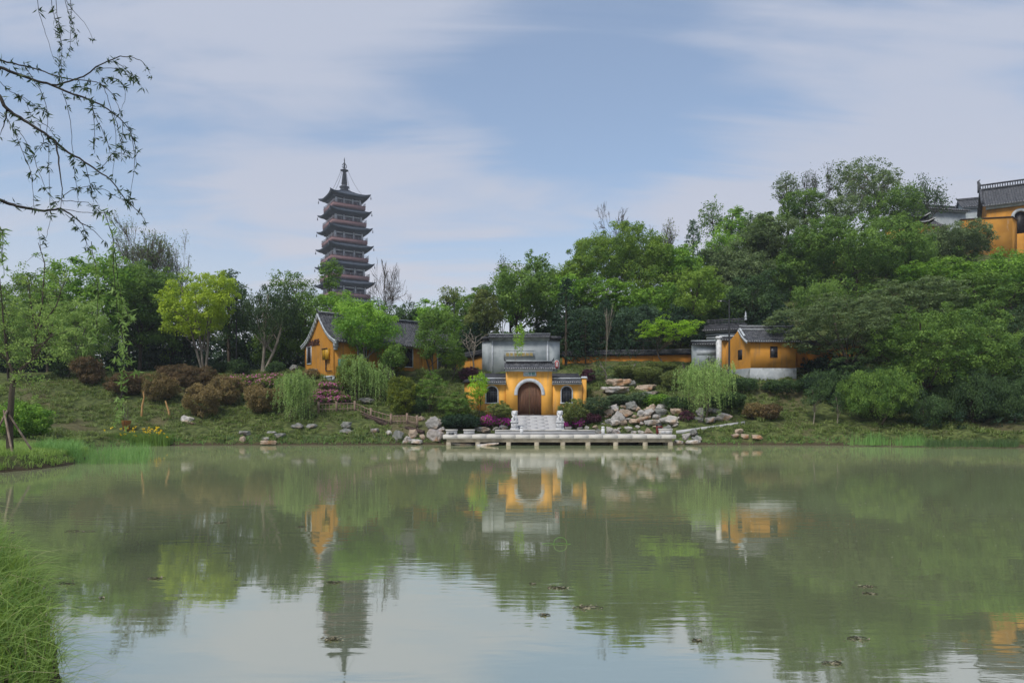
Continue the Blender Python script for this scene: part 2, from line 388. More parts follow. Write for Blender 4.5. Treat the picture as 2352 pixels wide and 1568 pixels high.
for u, v, D in [
    # left slope
    (60, 1000, 50), (100, 975, 56), (60, 930, 64), (60, 880, 71), (60, 862, 76), (200, 1000, 60), (200, 940, 66), (200, 880, 72), (200, 862, 76),
    (400, 1000, 60), (400, 945, 66), (400, 885, 72), (400, 858, 77), (560, 1000, 60), (560, 955, 65), (560, 890, 71.5), (560, 858, 76), (640, 858, 75),
    (700, 1000, 60), (700, 962, 64), (700, 905, 69), (700, 858, 73), (800, 1000, 60.2), (800, 960, 64), (800, 908, 68.5), (770, 862, 70), (860, 985, 61), (860, 950, 65),
    (860, 890, 69), (900, 860, 73), (950, 975, 62), (950, 930, 67), (1000, 860, 74), (1000, 985, 61.5),
    # centre: gate level, then the screen wall level
    (1060, 985, 61.8), (1060, 965, 64), (1060, 900, 69), (1060, 862, 74), (1150, 960, 64.5), (1150, 953, 67), (1150, 953, 70), (1217, 953, 70), (1217, 953, 67.3), (1290, 953, 67), (1290, 953, 70), (1320, 962, 64),
    (1150, 858, 75), (1217, 856, 75.5), (1290, 850, 75.5), (1217, 852, 80), (1100, 850, 79), (1340, 850, 77),
    # rockery and the shrub slope above
    (1380, 990, 60.6), (1450, 990, 60.3), (1540, 992, 59.8), (1400, 955, 64), (1480, 945, 64.5), (1580, 955, 63), (1380, 905, 69), (1480, 900, 69), (1580, 905, 68),
    (1380, 850, 75), (1480, 845, 76.5), (1580, 842, 76.5), (1480, 832, 80), (1400, 832, 80), (1580, 832, 80), (1650, 845, 75),
    # right slope
    (1600, 1000, 59.2), (1650, 970, 62), (1700, 990, 60), (1700, 955, 64), (1700, 905, 67.5), (1720, 873, 69.5), (1800, 873, 69.7), (1850, 878, 70), (1800, 930, 66), (1800, 985, 60.5),
    (1900, 985, 60.2), (1900, 940, 64.5), (1900, 890, 69), (2000, 990, 59.5), (2000, 955, 64), (2000, 900, 70), (2130, 990, 58.7), (2130, 965, 62), (2250, 990, 57.5), (2250, 965, 61), (2352, 990, 56.5), (2352, 965, 60),
    (2130, 925, 70), (2300, 930, 69), (1850, 835, 76), (2000, 830, 77), (2150, 820, 78), (2300, 830, 77)]: cp(u, v, D)
_c += [(x, 82, z) for x, z in ((-75, 7.6), (-55, 7.7), (-40, 7.8), (-25, 7.9), (-12, 8.2), (0, 8.8), (10, 9.4), (20, 9.8), (30, 11), (42, 13), (56, 14), (75, 14))]
_c += [(x, 96, z) for x, z in ((-80, 7.8), (-50, 7.8), (-25, 8.4), (-10, 9.6), (0, 11), (12, 13), (24, 15), (36, 18.5), (50, 21.5), (66, 22), (90, 20))]
_c += [(x, 112, z) for x, z in ((-80, 8), (-40, 8), (-10, 10), (5, 12.5), (18, 15.5), (32, 20.5), (46, 26.5), (58, 29), (75, 29.5), (100, 28))]
_c += [(x, 135, z) for x, z in ((-80, 8), (-40, 8), (0, 12), (25, 18), (50, 28), (75, 31), (110, 30))]
_c += [(x, 175, z) for x, z in ((-90, 9), (-40, 10), (0, 12), (40, 18), (90, 24))]
_c += [(-60, 300, 27), (-45, 290, 26), (-80, 300, 26), (-60, 240, 14), (20, 260, 12), (120, 260, 15), (-160, 260, 12)]
_c += [(x, y, 12) for x, y in ((-500, 500), (0, 520), (500, 500), (-500, 100), (500, 100), (-300, -200), (300, -200), (0, -300))]
_c += [(-100, 60, 5), (-70, 60, 4.5), (-45, 62, 4), (-45, 45, 1.1), (-28, 33, .95), (-26, 30, .9), (-35, 30, 1.0), (-50, 30, 1.3), (-80, 30, 2), (-35, 20, 1.1), (-15, 12, 1.0), (-10, 8, .95),
       (-5, 5, .75), (-6, 2, .9), (0, 0, .95), (0, -6, 1.1), (-30, 5, 1.6), (-30, -20, 2), (20, -25, 2), (60, -10, 2), (75, 20, 2.5), (72, 40, 3), (60, 50, 2.6), (50, 56, 2.4), (80, 60, 6), (64, 62, 5), (100, 90, 14)]
CP = np.array(_c)
def _fit():
    n = len(CP); X = CP[:, :2]
    d = np.hypot(X[:, None, 0] - X[None, :, 0], X[:, None, 1] - X[None, :, 1])
    A = np.zeros((n + 3, n + 3)); A[:n, :n] = d + np.eye(n) * -0.6
    P = np.c_[np.ones(n), X]; A[:n, n:] = P; A[n:, :n] = P.T
    return np.linalg.solve(A, np.r_[CP[:, 2], 0, 0, 0])
_w = _fit()
def _noise2(x, y, s, seed=0):
    """cheap smooth value noise"""
    r = RNG(seed).random((64, 64)); x = np.asarray(x) / s; y = np.asarray(y) / s
    i = np.floor(x).astype(int); j = np.floor(y).astype(int); fx = x - i; fy = y - j
    fx = fx * fx * (3 - 2 * fx); fy = fy * fy * (3 - 2 * fy)
    g = lambda a, b: r[a % 64, b % 64]
    return (g(i, j) * (1 - fx) + g(i + 1, j) * fx) * (1 - fy) + (g(i, j + 1) * (1 - fx) + g(i + 1, j + 1) * fx) * fy - .5
def gh(x, y):
    x = np.atleast_1d(np.asarray(x, float)); y = np.atleast_1d(np.asarray(y, float)); sh = x.shape
    xf, yf = x.ravel(), y.ravel(); z = np.empty(len(xf))
    for k in range(0, len(xf), 20000):
        a, b = xf[k:k + 20000], yf[k:k + 20000]
        d = np.hypot(a[:, None] - CP[None, :, 0], b[:, None] - CP[None, :, 1])
        z[k:k + 20000] = d @ _w[:-3] + _w[-3] + _w[-2] * a + _w[-1] * b
    sd = pond_sd(xf, yf)
    land = np.minimum(np.maximum(z, .12), sd * 0.9 + .04)
    land = np.where(sd > 0, np.minimum(land, np.maximum(z, .12)), land)
    wet = np.maximum(sd * .45, -1.6)
    z = np.where(sd > 0, land, wet)
    return z.reshape(sh)
def H(x, y): return float(gh(x, y)[0])
def on_ground(u, v, lo=57.0, hi=110.0):
    """point of the terrain seen at (u, v)"""
    D = np.arange(lo, hi, .1); x = (u - CX) / F * D; z = gh(x, D)
    vv = HV - (z - CAMZ) / D * F
    k = np.where(vv <= v)[0]
    i = k[0] if len(k) else int(np.argmin(vv))
    return np.array([x[i], D[i], z[i]])

def spaced(stops):
    out = []
    for (a, s), (b, _) in zip(stops[:-1], stops[1:]): out += list(np.arange(a, b - 1e-6, s))
    return np.array(out + [stops[-1][0]])
_xs = spaced([(-800, 100), (-300, 25), (-100, 4), (-64, 1), (-44, .36), (54, 1), (100, 4), (180, 25), (400, 100), (800, 100)])
_ys = spaced([(-200, 60), (-40, 5), (0, 1), (20, 1.5), (50, .6), (57, .30), (80, 1), (130, 4), (200, 20), (400, 100), (900, 100)])
gx, gy = np.meshgrid(_xs, _ys, indexing='ij')
gz = gh(gx, gy)
_b = (pond_sd(gx, gy) > .3) & (gy > 20) & (gy < 90)
def hum(x, y): return _noise2(x, y, 1.0, 3) * .46 + _noise2(x, y, .5, 5) * .16
gz = gz + np.where(_b, hum(gx, gy), 0)
X_ = lambda u, D: (u - CX) / F * D
_st = (gx > X_(1180, 63.5)) & (gx < X_(1290, 63.5)) & (gy > 60.6) & (gy < 66.6)
gz = np.where(_st, np.minimum(gz, 1.0 + (gy - 61.2) * .29 - .55), gz)
g = Geo(); g.grid(np.stack([gx, gy, gz], -1), flip=True)
def ground_mat():
    m, nt, N, L, b = new_mat('ground_cover')
    n1 = noise_(N, L, 1.6, 6, .65, coord='World', stretch=(1, 1.6, 1)); n2 = noise_(N, L, .16, 4, .55, coord='World'); n3 = noise_(N, L, 6, 4, .6, coord='World')
    col = mixrgb(N, L, rng_(N, L, n1, .40, .62), (.040, .058, .018), (.110, .140, .046))
    col = mixrgb(N, L, rng_(N, L, n2, .53, .66, 0, .7), col, (.13, .11, .065))
    col = mixrgb(N, L, rng_(N, L, n3, .45, .7, 0, .5), col, (.05, .045, .025))
    gp = N.new('ShaderNodeNewGeometry'); sz = N.new('ShaderNodeSeparateXYZ'); L.new(gp.outputs['Position'], sz.inputs[0])
    col = mixrgb(N, L, rng_(N, L, sz.outputs[2], .10, .34, 1, 0), col, (.060, .048, .030))
    L.new(col, b.inputs['Base Color']); b.inputs['Roughness'].default_value = .95; b.inputs['Specular IOR Level'].default_value = .1
    bp = N.new('ShaderNodeBump'); bp.inputs['Strength'].default_value = .8; bp.inputs['Distance'].default_value = .15
    L.new(n1, bp.inputs['Height']); L.new(bp.outputs[0], b.inputs['Normal'])
    return m
M['ground'] = ground_mat()
tag(g.build('ground', M['ground'], smooth=True), 'grassy banks and wooded hill rising around the pond', kind='structure')

def water_mat():
    m, nt, N, L, b = new_mat('pond_water')
    N.remove(b)
    dif = N.new('ShaderNodeBsdfDiffuse'); glo = N.new('ShaderNodeBsdfGlossy'); mx = N.new('ShaderNodeMixShader')
    nm = noise_(N, L, .06, 3, .5, coord='World')
    dif_c = mixrgb(N, L, rng_(N, L, nm, .35, .65), WATER_A, WATER_B)
    # fine scum along the far right shore
    g = N.new('ShaderNodeNewGeometry'); sp = N.new('ShaderNodeSeparateXYZ'); L.new(g.outputs['Position'], sp.inputs[0])
    L.new(dif_c, dif.inputs[0])
    glo.inputs['Color'].default_value = (1.0, .965, .875, 1); glo.inputs['Roughness'].default_value = .028
    lw = N.new('ShaderNodeLayerWeight'); lw.inputs['Blend'].default_value = .5
    L.new(rng_(N, L, lw.outputs['Facing'], .45, 1.0, WATER_NEAR, WATER_FAR, False), mx.inputs[0])
    # ripples: long low swell, finer wavelets in patches, and a ring of wavelets
    w1 = noise_(N, L, 1.0, 3, .5, coord='World', stretch=(.55, 1.9, 1), dist=.4)
    w2 = noise_(N, L, 3.2, 3, .5, coord='World', stretch=(.5, 2.2, 1), dist=.3)
    patch = rng_(N, L, noise_(N, L, .11, 3, .5, coord='World', stretch=(.6, 1.4, 1)), .46, .66, .12, 1)
    h = N.new('ShaderNodeMath'); h.operation = 'MULTIPLY'; L.new(w2, h.inputs[0]); L.new(patch, h.inputs[1])
    vm = N.new('ShaderNodeVectorMath'); vm.operation = 'DISTANCE'; L.new(g.outputs['Position'], vm.inputs[0]); vm.inputs[1].default_value = (1.3, 9.0, 0)
    sn = N.new('ShaderNodeMath'); sn.operation = 'MULTIPLY'; L.new(vm.outputs['Value'], sn.inputs[0]); sn.inputs[1].default_value = 15.0
    s2 = N.new('ShaderNodeMath'); s2.operation = 'SINE'; L.new(sn.outputs[0], s2.inputs[0])
    fade = rng_(N, L, vm.outputs['Value'], .3, 3.2, .05, 0)
    s3 = N.new('ShaderNodeMath'); s3.operation = 'MULTIPLY'; L.new(s2.outputs[0], s3.inputs[0]); L.new(fade, s3.inputs[1])
    a1 = N.new('ShaderNodeMath'); a1.operation = 'MULTIPLY_ADD'; L.new(w1, a1.inputs[0]); a1.inputs[1].default_value = .9; L.new(h.outputs[0], a1.inputs[2])
    a2 = N.new('ShaderNodeMath'); a2.operation = 'ADD'; L.new(a1.outputs[0], a2.inputs[0]); L.new(s3.outputs[0], a2.inputs[1])
    bp = N.new('ShaderNodeBump'); bp.inputs['Strength'].default_value = RIPPLE; bp.inputs['Distance'].default_value = .05
    L.new(a2.outputs[0], bp.inputs['Height']); L.new(bp.outputs[0], glo.inputs['Normal'])
    L.new(dif.outputs[0], mx.inputs[1]); L.new(glo.outputs[0], mx.inputs[2]); L.new(mx.outputs[0], N['Material Output'].inputs['Surface'])
    return m
WATER_A, WATER_B = (.172, .208, .112), (.205, .238, .134)
WATER_NEAR, WATER_FAR, RIPPLE = .66, .62, .065
M['water'] = water_mat()
wg = Geo(); _wx = np.linspace(-60, 75, 28); _wy = np.linspace(-25, 66, 20)
a_, b_ = np.meshgrid(_wx, _wy, indexing='ij'); wg.grid(np.stack([a_, b_, np.zeros_like(a_)], -1), flip=True)
tag(wg.build('pond_water', M['water']), 'calm green pond reflecting the gate, trees and pagoda', kind='structure')
# ------------------------------------------------------------------ buildings
def face_cam(x, y): return 0.0
def arch_pts(cx, hw, zs, n=14): return [(cx + hw * math.cos(t), zs + hw * math.sin(t)) for t in np.linspace(0, math.pi, n)]
def pierced(g, x0, x1, z0, z1, y0, y1, holes):
    """wall slab x0..x1 with round-headed openings (cx, half width, sill z, spring z)"""
    cur = x0
    for cx, hw, zb, zs in sorted(holes):
        g.box(cur, cx - hw, y0, y1, z0, z1)
        if zb > z0: g.box(cx - hw, cx + hw, y0, y1, z0, zb)
        A = arch_pts(cx, hw, zs)
        for (xa, za), (xb, zb2) in zip(A[:-1], A[1:]):
            v = [(xa, y0, za), (xb, y0, zb2), (xb, y0, z1), (xa, y0, z1), (xa, y1, za), (xb, y1, zb2), (xb, y1, z1), (xa, y1, z1)]
            g.add(v, [(0, 1, 2, 3), (5, 4, 7, 6), (1, 0, 4, 5), (3, 2, 6, 7)])
        cur = cx + hw
    g.box(cur, x1, y0, y1, z0, z1)
def arch_ring(g, cx, hw, w, zs, y0, y1, legs=0.0, n=18):
    """ring band around a round head, with straight legs going down"""
    I = arch_pts(cx, hw, zs, n); O = arch_pts(cx, hw + w, zs, n)
    I = [(cx + hw, zs - legs)] * (legs > 0) + I + [(cx - hw, zs - legs)] * (legs > 0)
    O = [(cx + hw + w, zs - legs)] * (legs > 0) + O + [(cx - hw - w, zs - legs)] * (legs > 0)
    for k in range(len(I) - 1):
        (a, b), (c, d), (e, f), (h, i) = I[k], I[k + 1], O[k + 1], O[k]
        g.add([(a, y0, b), (c, y0, d), (e, y0, f), (h, y0, i), (a, y1, b), (c, y1, d), (e, y1, f), (h, y1, i)],
              [(0, 1, 2, 3), (7, 6, 5, 4), (1, 0, 4, 5), (3, 2, 6, 7)])
    for (a, b), (h, i) in ((I[0], O[0]), (I[-1], O[-1])): g.add([(a, y0, b), (h, y0, i), (h, y1, i), (a, y1, b)], [(0, 1, 2, 3)])
def slope_pts(yr, zr, ye, ze, sag=.16, n=8):
    """section of one roof slope from the ridge (yr, zr) to the eave (ye, ze), sagging"""
    t = np.linspace(0, 1, n); y = yr + (ye - yr) * t; z = zr + (ze - zr) * t - sag * abs(zr - ze) * np.sin(np.pi * t)
    return np.stack([y, z], 1)
def tiled_roof(parent, x0, x1, slopes, mat='tile', thick=.10, rib=.24, rr=.045, name='roof', ends=True, endmat='tile_end'):
    """curved tiled slopes along x; every slope is a (n, 2) section in y, z"""
    g = Geo(); e = g
    for S in slopes:
        n = len(S); xs = np.array([x0, x1])
        top = np.stack([np.stack([np.full(n, x), S[:, 0], S[:, 1]], 1) for x in xs]); bot = top - np.array([0, 0, thick])
        g.grid(top); g.grid(bot, flip=True)
        g.add([top[0, -1], top[1, -1], bot[1, -1], bot[0, -1]], [(0, 1, 2, 3)])
        for a in (0, 1):
            for k in range(n - 1): g.add([top[a, k], top[a, k + 1], bot[a, k + 1], bot[a, k]], [(0, 1, 2, 3)])
        m = max(2, int((x1 - x0) / rib))
        for x in np.linspace(x0 + rr, x1 - rr, m):
            g.tube(np.c_[np.full(n, x), S[:, 0], S[:, 1] + rr * .4], rr, 5)
            if ends:
                d = S[-1] - S[-2]; d = d / np.linalg.norm(d); q = S[-1] + d * .02
                g.mi = 1; e.tube([(x, q[0], q[1] + rr * .4), (x, q[0] + d[0] * .03, q[1] + rr * .4 + d[1] * .03)], rr * 1.15, 7); g.mi = 0
    return g.build(name, [M[mat], M[endmat]], parent)
def ridge_bar(parent, x0, x1, y, z, h=.22, w=.2, mat='tile_dark', cap='trim', tips=True):
    g = Geo(); g.box(x0, x1, y - w / 2, y + w / 2, z, z + h)
    o = g.build('ridge', M[mat], parent)
    c = Geo(); c.box(x0 - .03, x1 + .03, y - w * .62, y + w * .62, z + h, z + h + .05); c.build('ridge_cap', M[cap], o)
    if tips:
        for x, s in ((x0, -1), (x1, 1)): t = Geo(); t.tube([(x - s * .1, y, z + h * .6), (x + s * .12, y, z + h + .1), (x + s * .2, y, z + h + .34)], [.10, .08, .03], 6); t.build('ridge_finial', M['tile_dark'], o)
    return o
def text(parent, s, size, loc, mat, rx=math.pi / 2, rz=0, name='lettering', extrude=.015, vertical=False, spacing=1.0, bold=.012):
    cu = bpy.data.curves.new(name, 'FONT'); cu.body = s; cu.size = size; cu.extrude = extrude; cu.align_x = 'CENTER'; cu.align_y = 'CENTER'
    cu.space_character = spacing; cu.offset = bold * size / .5 * .5; cu.resolution_u = 2
    if vertical: cu.body = "\n".join(s); cu.space_line = .9
    q = bpy.data.objects.new(name, cu); COL.objects.link(q); bpy.context.view_layer.update()
    me = bpy.data.meshes.new_from_object(q.evaluated_get(bpy.context.evaluated_depsgraph_get())); me.name = name
    bpy.data.objects.remove(q); me.materials.clear(); me.materials.append(M[mat])
    o = bpy.data.objects.new(name, me); COL.objects.link(o); o.parent = parent; o.location = loc; o.rotation_euler = (rx, 0, rz)
    return o

def X(u, D): return (u - CX) / F * D
def Z(v, D): return CAMZ + (HV - v) / F * D

# --- the gate
D0 = 66.0
gate = thing('temple_gate', 'ochre temple gate with arched brown double door and tiled roofs behind the white stairs', 'gate', (X(1216, D0), D0, Z(953, D0)))
gX = lambda u: X(u, D0) - gate.location.x
gZ = lambda v: Z(v, D0) - gate.location.z
def gate_build():
    t = gate; zt = gZ(853); zw = gZ(883)
    dx0, dx1 = gX(1189), gX(1243.6); dc = (dx0 + dx1) / 2; hw = (dx1 - dx0) / 2; dz = gZ(876.6) - hw
    g = Geo(); pierced(g, gX(1162), gX(1268), -.4, zt, 0, .5, [(dc, hw, -.4, dz)])
    m0 = g.build('wall', M['ochre'], t); m0['label'] = 'tall middle wall around the door'
    wins = [(gX(1129.8), gX(1142.6) - gX(1129.8)), (gX(1301.8), gX(1313.6) - gX(1301.8))]
    for (x0, x1, (wc, wh)) in ((gX(1100), gX(1162) - .003, wins[0]), (gX(1268) + .003, gX(1337), wins[1])):
        g = Geo(); wz = gZ(887) - wh
        pierced(g, x0, x1, -.4, zw, .12, .5, [(wc, wh, gZ(924), wz)])
        g.build('wall', M['ochre'], t)
        w = Geo(); arch_ring(w, wc, wh, .10, wz, .06, .5, legs=wz - gZ(924)); w.box(wc - wh - .14, wc + wh + .14, .05, .5, gZ(924) - .12, gZ(924))
        fr = w.build('window', M['trim'], t)
        p = Geo(); p.box(wc - wh, wc + wh, .34, .38, gZ(924), wz + wh); p.build('pane', M['glass'], fr)
        b = Geo()
        for k in range(7):
            xx = wc - wh + (k + .5) * 2 * wh / 7; top = wz + math.sqrt(max(0, wh * wh - (xx - wc) ** 2))
            b.box(xx - .018, xx + .018, .22, .26, gZ(924), top)
        b.box(wc - wh, wc + wh, .215, .265, wz - .03, wz + .03)
        b.build('grille', M['bars'], fr)
    # return walls running back
    for x0, s in ((gX(1100), -1), (gX(1337), 1)):
        g = Geo(); R = Matrix.Translation((x0, .12, 0)) @ Matrix.Rotation(math.radians(-78 if s > 0 else 120), 4, 'Z')
        if s > 0: g.box(0, .45, 0, 4.8, -.4, gZ(868), R=Matrix.Translation((x0 + .003, .3, 0)) @ Matrix.Rotation(math.radians(-6), 4, 'Z'))
        else: g.box(-.45, 0, 0, 3.2, -.4, gZ(876), R=Matrix.Translation((x0 - .003, .3, 0)) @ Matrix.Rotation(math.radians(22), 4, 'Z'))
        sw = g.build('side_wall', M['ochre'], t)
        c = Geo(); 
        if s > 0: c.box(-.12, .57, -.1, 4.9, gZ(868), gZ(868) + .18, R=Matrix.Translation((x0 + .003, .3, 0)) @ Matrix.Rotation(math.radians(-6), 4, 'Z'), taper=.1)
        else: c.box(-.75, .3, -.1, 3.3, gZ(876), gZ(876) + .35, R=Matrix.Translation((x0 - .003, .3, 0)) @ Matrix.Rotation(math.radians(22), 4, 'Z'), taper=.3)
        c.build('coping', M['tile_dark'] if s < 0 else M['trim'], sw)
    # grey cornices under the eaves
    c = Geo(); c.box(gX(1161), gX(1269), -.10, .55, zt, zt + .13); c.box(gX(1160), gX(1270), -.2, .6, zt + .13, zt + .26); c.build('cornice', M['trim'], t)
    for x0, x1 in ((gX(1098), gX(1161.6)), (gX(1268.4), gX(1335))):
        c = Geo(); c.box(x0, x1, .02, .5, zw, zw + .12); c.box(x0, x1, -.06, .5, zw + .12, zw + .22); c.build('cornice', M['trim'], t)
    # roofs: middle, then a lower one over each wing
    zr = gZ(833); ze = gZ(846)
    tiled_roof(t, gX(1158.5), gX(1275), [slope_pts(.25, zr, -.55, ze - .02, .1), slope_pts(.25, zr, 1.05, ze - .02, .1)], rib=.21, rr=.05)
    ridge_bar(t, gX(1162), gX(1268), .25, zr, h=.17, w=.22, mat='tile_dark')
    for x0, x1 in ((gX(1100), gX(1162) - .02), (gX(1268) + .02, gX(1335))):
        r = tiled_roof(t, x0, x1, [slope_pts(.35, gZ(870), -.4, gZ(878), .1)], rib=.19, rr=.05)
        k = Geo(); S = slope_pts(.38, gZ(869), 3.0, gZ(853.5), -.06)
        P = np.stack([np.c_[np.full(8, x), S] for x in (x0, x1)]); k.grid(P, flip=False); k.grid(P - np.array([0, 0, .14]), flip=True)
        k.add([P[0, 0], P[1, 0], P[1, 0] - (0, 0, .14), P[0, 0] - (0, 0, .14)], [(0, 1, 2, 3)])
        for q in range(6): 
            z_ = S[0, 1] + .0 + (S[-1, 1] - S[0, 1]) * (q + .5) / 6
            y_ = S[0, 0] + (S[-1, 0] - S[0, 0]) * (q + .5) / 6
            k.box(x0, x1, y_ - .03, y_ + .03, z_ - .05, z_ + .07)
        k.build('rear_roof', M['tile_dark'], t)
        c = Geo(); c.box(x0, x1, .28, .44, gZ(870) + .02, gZ(870) + .14); c.build('roof_course', M['trim'], r)
    # door
    for s, nm in ((-1, 'door'), (1, 'door')):
        g = Geo(); xs = np.linspace(0, hw - .012, 9)
        for a, b in zip(xs[:-1], xs[1:]):
            za, zb_ = (dz + math.sqrt(max(0, hw * hw - q * q)) for q in (a, b))
            xa, xb = dc + s * (a + .012), dc + s * (b + .012)
            if s < 0: xa, xb, za, zb_ = xb, xa, zb_, za
            g.add([(xa, .30, 0), (xb, .30, 0), (xb, .30, zb_), (xa, .30, za), (xa, .36, 0), (xb, .36, 0), (xb, .36, zb_), (xa, .36, za)],
                  [(0, 1, 2, 3), (5, 4, 7, 6), (3, 2, 6, 7), (1, 0, 4, 5), (0, 3, 7, 4), (2, 1, 5, 6)])
        for q in range(5):
            xx = dc + s * (.06 + q * (hw - .1) / 4.6); g.box(xx - .008, xx + .008, .292, .30, .02, dz + .1)
        st = g; g.mi = 1
        for r in range(13):
            for q in range(4):
                xx = .14 + q * .235; zz = .42 + r * .185
                if math.hypot(xx, max(0, zz - dz)) < hw - .1 and not (r in (4, 9)):
                    st.lathe([(.036, -.02), (.032, .012), (.015, .026), (.0, .03)], (0, 0, 0), 8)
                    v = st.V[-1]; st.V[-1] = np.stack([dc + s * xx + v[:, 0], .295 - v[:, 2], zz + v[:, 1]], 1)
        g.build(nm, [M['wood'], M['studs']], t)
    g = Geo(); g.box(dc - hw, dc + hw, .24, .40, -.02, .09); g.build('threshold', M['darkwood'], t)
    g = Geo(); arch_ring(g, dc, hw + .004, .33, dz, -.045, .3, legs=0.12); g.build('arch_surround', M['trim'], t)
    g = Geo(); g.box(gX(1202), gX(1232), -.06, -.004, gZ(864), gZ(853.6)); pl = g.build('plaque', M['trim'], t)
    f = Geo(); a, b, c, d = gX(1202), gX(1232), gZ(864), gZ(853.6)
    f.box(a, b, -.085, -.06, c, c + .035); f.box(a, b, -.085, -.06, d - .035, d); f.box(a, a + .035, -.085, -.06, c + .035, d - .035); f.box(b - .035, b, -.085, -.06, c + .035, d - .035)
    f.build('plaque_frame', M['greystone'], pl)
    text(pl, '山音觀', .33, ((a + b) / 2, -.07, (c + d) / 2), 'teal_text', spacing=1.12)
gate_build()

# --- stairs
st = thing('stone_stairs', 'pale granite stairs rising from the terrace to the arched door', 'stairs', (X(1233, 65), 65.6, H(X(1233, 65), 65.6)))
def stairs():
    n = 9; z0, z1 = 1.18, gate.location.z - .02; y0, y1 = 61.2, 65.9; ox, oy, oz = st.location
    xl, xr = X(1185, 63.5), X(1283, 63.5); h = (z1 - z0) / n; d = (y1 - y0) / n
    for k in range(n):
        g = Geo(); a = y0 + k * d; xs = np.linspace(xl - ox, xr - ox, 4 + k % 2)
        for p, q in zip(xs[:-1], xs[1:]): g.box(p + .003, q - .003, a - oy, (y1 if k == n - 1 else a + d + .02) - oy, z0 + k * h - oz - (.45 if k else .3), z0 + (k + 1) * h - oz - .002 * (k % 2))
        g.build('step', M['marble'], st)
    for x in (xl - .28, xr + .004):
        g = Geo(); v = [(x - ox, y0 - oy, z0 - .5 - oz), (x + .27 - ox, y0 - oy, z0 - .5 - oz), (x + .27 - ox, y1 - oy, z0 - .5 - oz), (x - ox, y1 - oy, z0 - .5 - oz),
                        (x - ox, y0 - oy, z0 + .14 - oz), (x + .27 - ox, y0 - oy, z0 + .14 - oz), (x + .27 - ox, y1 - oy, z1 + .12 - oz), (x - ox, y1 - oy, z1 + .12 - oz)]
        g.add(v, np.array([(0, 3, 2, 1), (4, 5, 6, 7), (0, 1, 5, 4), (1, 2, 6, 5), (2, 3, 7, 6), (3, 0, 4, 7)])); g.build('side_slope', M['marble'], st)
stairs()

# --- terrace on piers over the water
DT = 57.4
ter = thing('stone_terrace', 'long pale granite terrace on short piers over the water', 'terrace', (X(1290, 58.2), 58.2, 0))
TZ = Z(998.5, DT)
def terrace():
    ox, oy = ter.location.x, ter.location.y
    xl, xr = X(1017, DT), X(1553, DT)
    g = Geo(); xs = np.linspace(xl, xr, 17)
    for a, b in zip(xs[:-1], xs[1:]): g.box(a - ox + .0015, b - ox - .0015, DT - oy, 61.9 - oy, TZ - .30, TZ)
    g.box(xl - ox + .02, xr - ox - .02, DT + .03 - oy, 61.8 - oy, TZ - .33, TZ - .012)
    g.build('deck', M['deckstone'], ter)
    g = Geo(); g.box(xl + .3 - ox, xr - .3 - ox, DT + .18 - oy, DT + .5 - oy, TZ - .62, TZ - .33); g.build('edge_beam', M['pierstone'], ter)
    for u in (1030, 1097, 1168, 1233, 1293, 1351, 1415, 1483, 1541):
        x = X(u, DT); g = Geo(); g.box(x - .19 - ox, x + .19 - ox, DT + .1 - oy, DT + .48 - oy, -1.1, TZ - .6); g.build('pier', M['pierstone'], ter)
        g = Geo(); g.box(x - .17 - ox, x + .17 - ox, DT + 2.2 - oy, DT + 2.5 - oy, -1.1, TZ - .3); g.build('pier', M['pierstone'], ter)
    g = Geo(); g.box(xl + .2 - ox, xr - .2 - ox, 60.9 - oy, 61.2 - oy, -.6, TZ - .33); g.build('back_beam', M['pierstone'], ter)
    # low stone bench wall in front of the stairs
    x0, x1 = X(1137, 59.2), X(1366, 59.2)
    g = Geo(); g.box(x0 - ox, x1 - ox, 59.0 - oy, 59.4 - oy, TZ, TZ + .31); w = g.build('low_wall', M['marble'], ter)
    c = Geo()
    for a, b in zip(np.linspace(x0, x1, 7)[:-1], np.linspace(x0, x1, 7)[1:]): c.box(a - ox - .0 + .003, b - ox - .003, 58.94 - oy, 59.46 - oy, TZ + .31, TZ + .40)
    c.build('wall_cap', M['deckstone'], w)
    g = Geo(); g.box(x0 + .5 - ox, x1 - .5 - ox, 59.95 - oy, 61.4 - oy, TZ, TZ + .19); g.build('landing', M['marble'], ter)
terrace()
def bollard(u, label):
    x = X(u, 58.0); t = thing('stone_bollard', label, 'bollard', (x, 58.0, TZ), group='bollards on the terrace edge')
    g = Geo(); g.box(-.13, .13, -.13, .13, 0, .52); g.box(-.10, .10, -.10, .10, .52, .56); g.build('post', M['lionstone'], t)
    g = Geo(); g.lathe([(.0, .56), (.13, .58), (.15, .63), (.11, .69), (.0, .73)], sides=12); g.build('cap', M['lionstone'], t, smooth=True)
bollard(1198, 'pale stone bollard on the terrace in front of the white stairs')
bollard(1385, 'pale stone bollard on the terrace in front of the rockery')
def bench(u0, u1, label, h=.42, D=59.6):
    x0, x1 = X(u0, D), X(u1, D); t = thing('stone_bench', label, 'bench', ((x0 + x1) / 2, D, TZ), group='stone benches on the terrace'); w = (x1 - x0) / 2
    g = Geo(); g.box(-w, w, -.26, .26, h - .11, h); g.build('seat', M['deckstone'], t)
    g = Geo(); g.box(-w + .05, w - .05, -.2, .2, 0, h - .11); g.build('base', M['marble'], t)
bench(1024, 1051, 'plain block stone bench at the boulder end of the terrace')
bench(1064, 1091, 'plain block stone bench between its twin and the magenta azaleas')
t = thing('stone_planter', 'carved white stone box beside the dark red bin on the terrace', 'planter', (X(1528, 58.6), 58.6, TZ))
g = Geo(); g.box(-.52, .52, -.25, .25, 0, .40, taper=-.03); g.box(-.58, .58, -.3, .3, .40, .50); g.build('box', M['deckstone'], t)
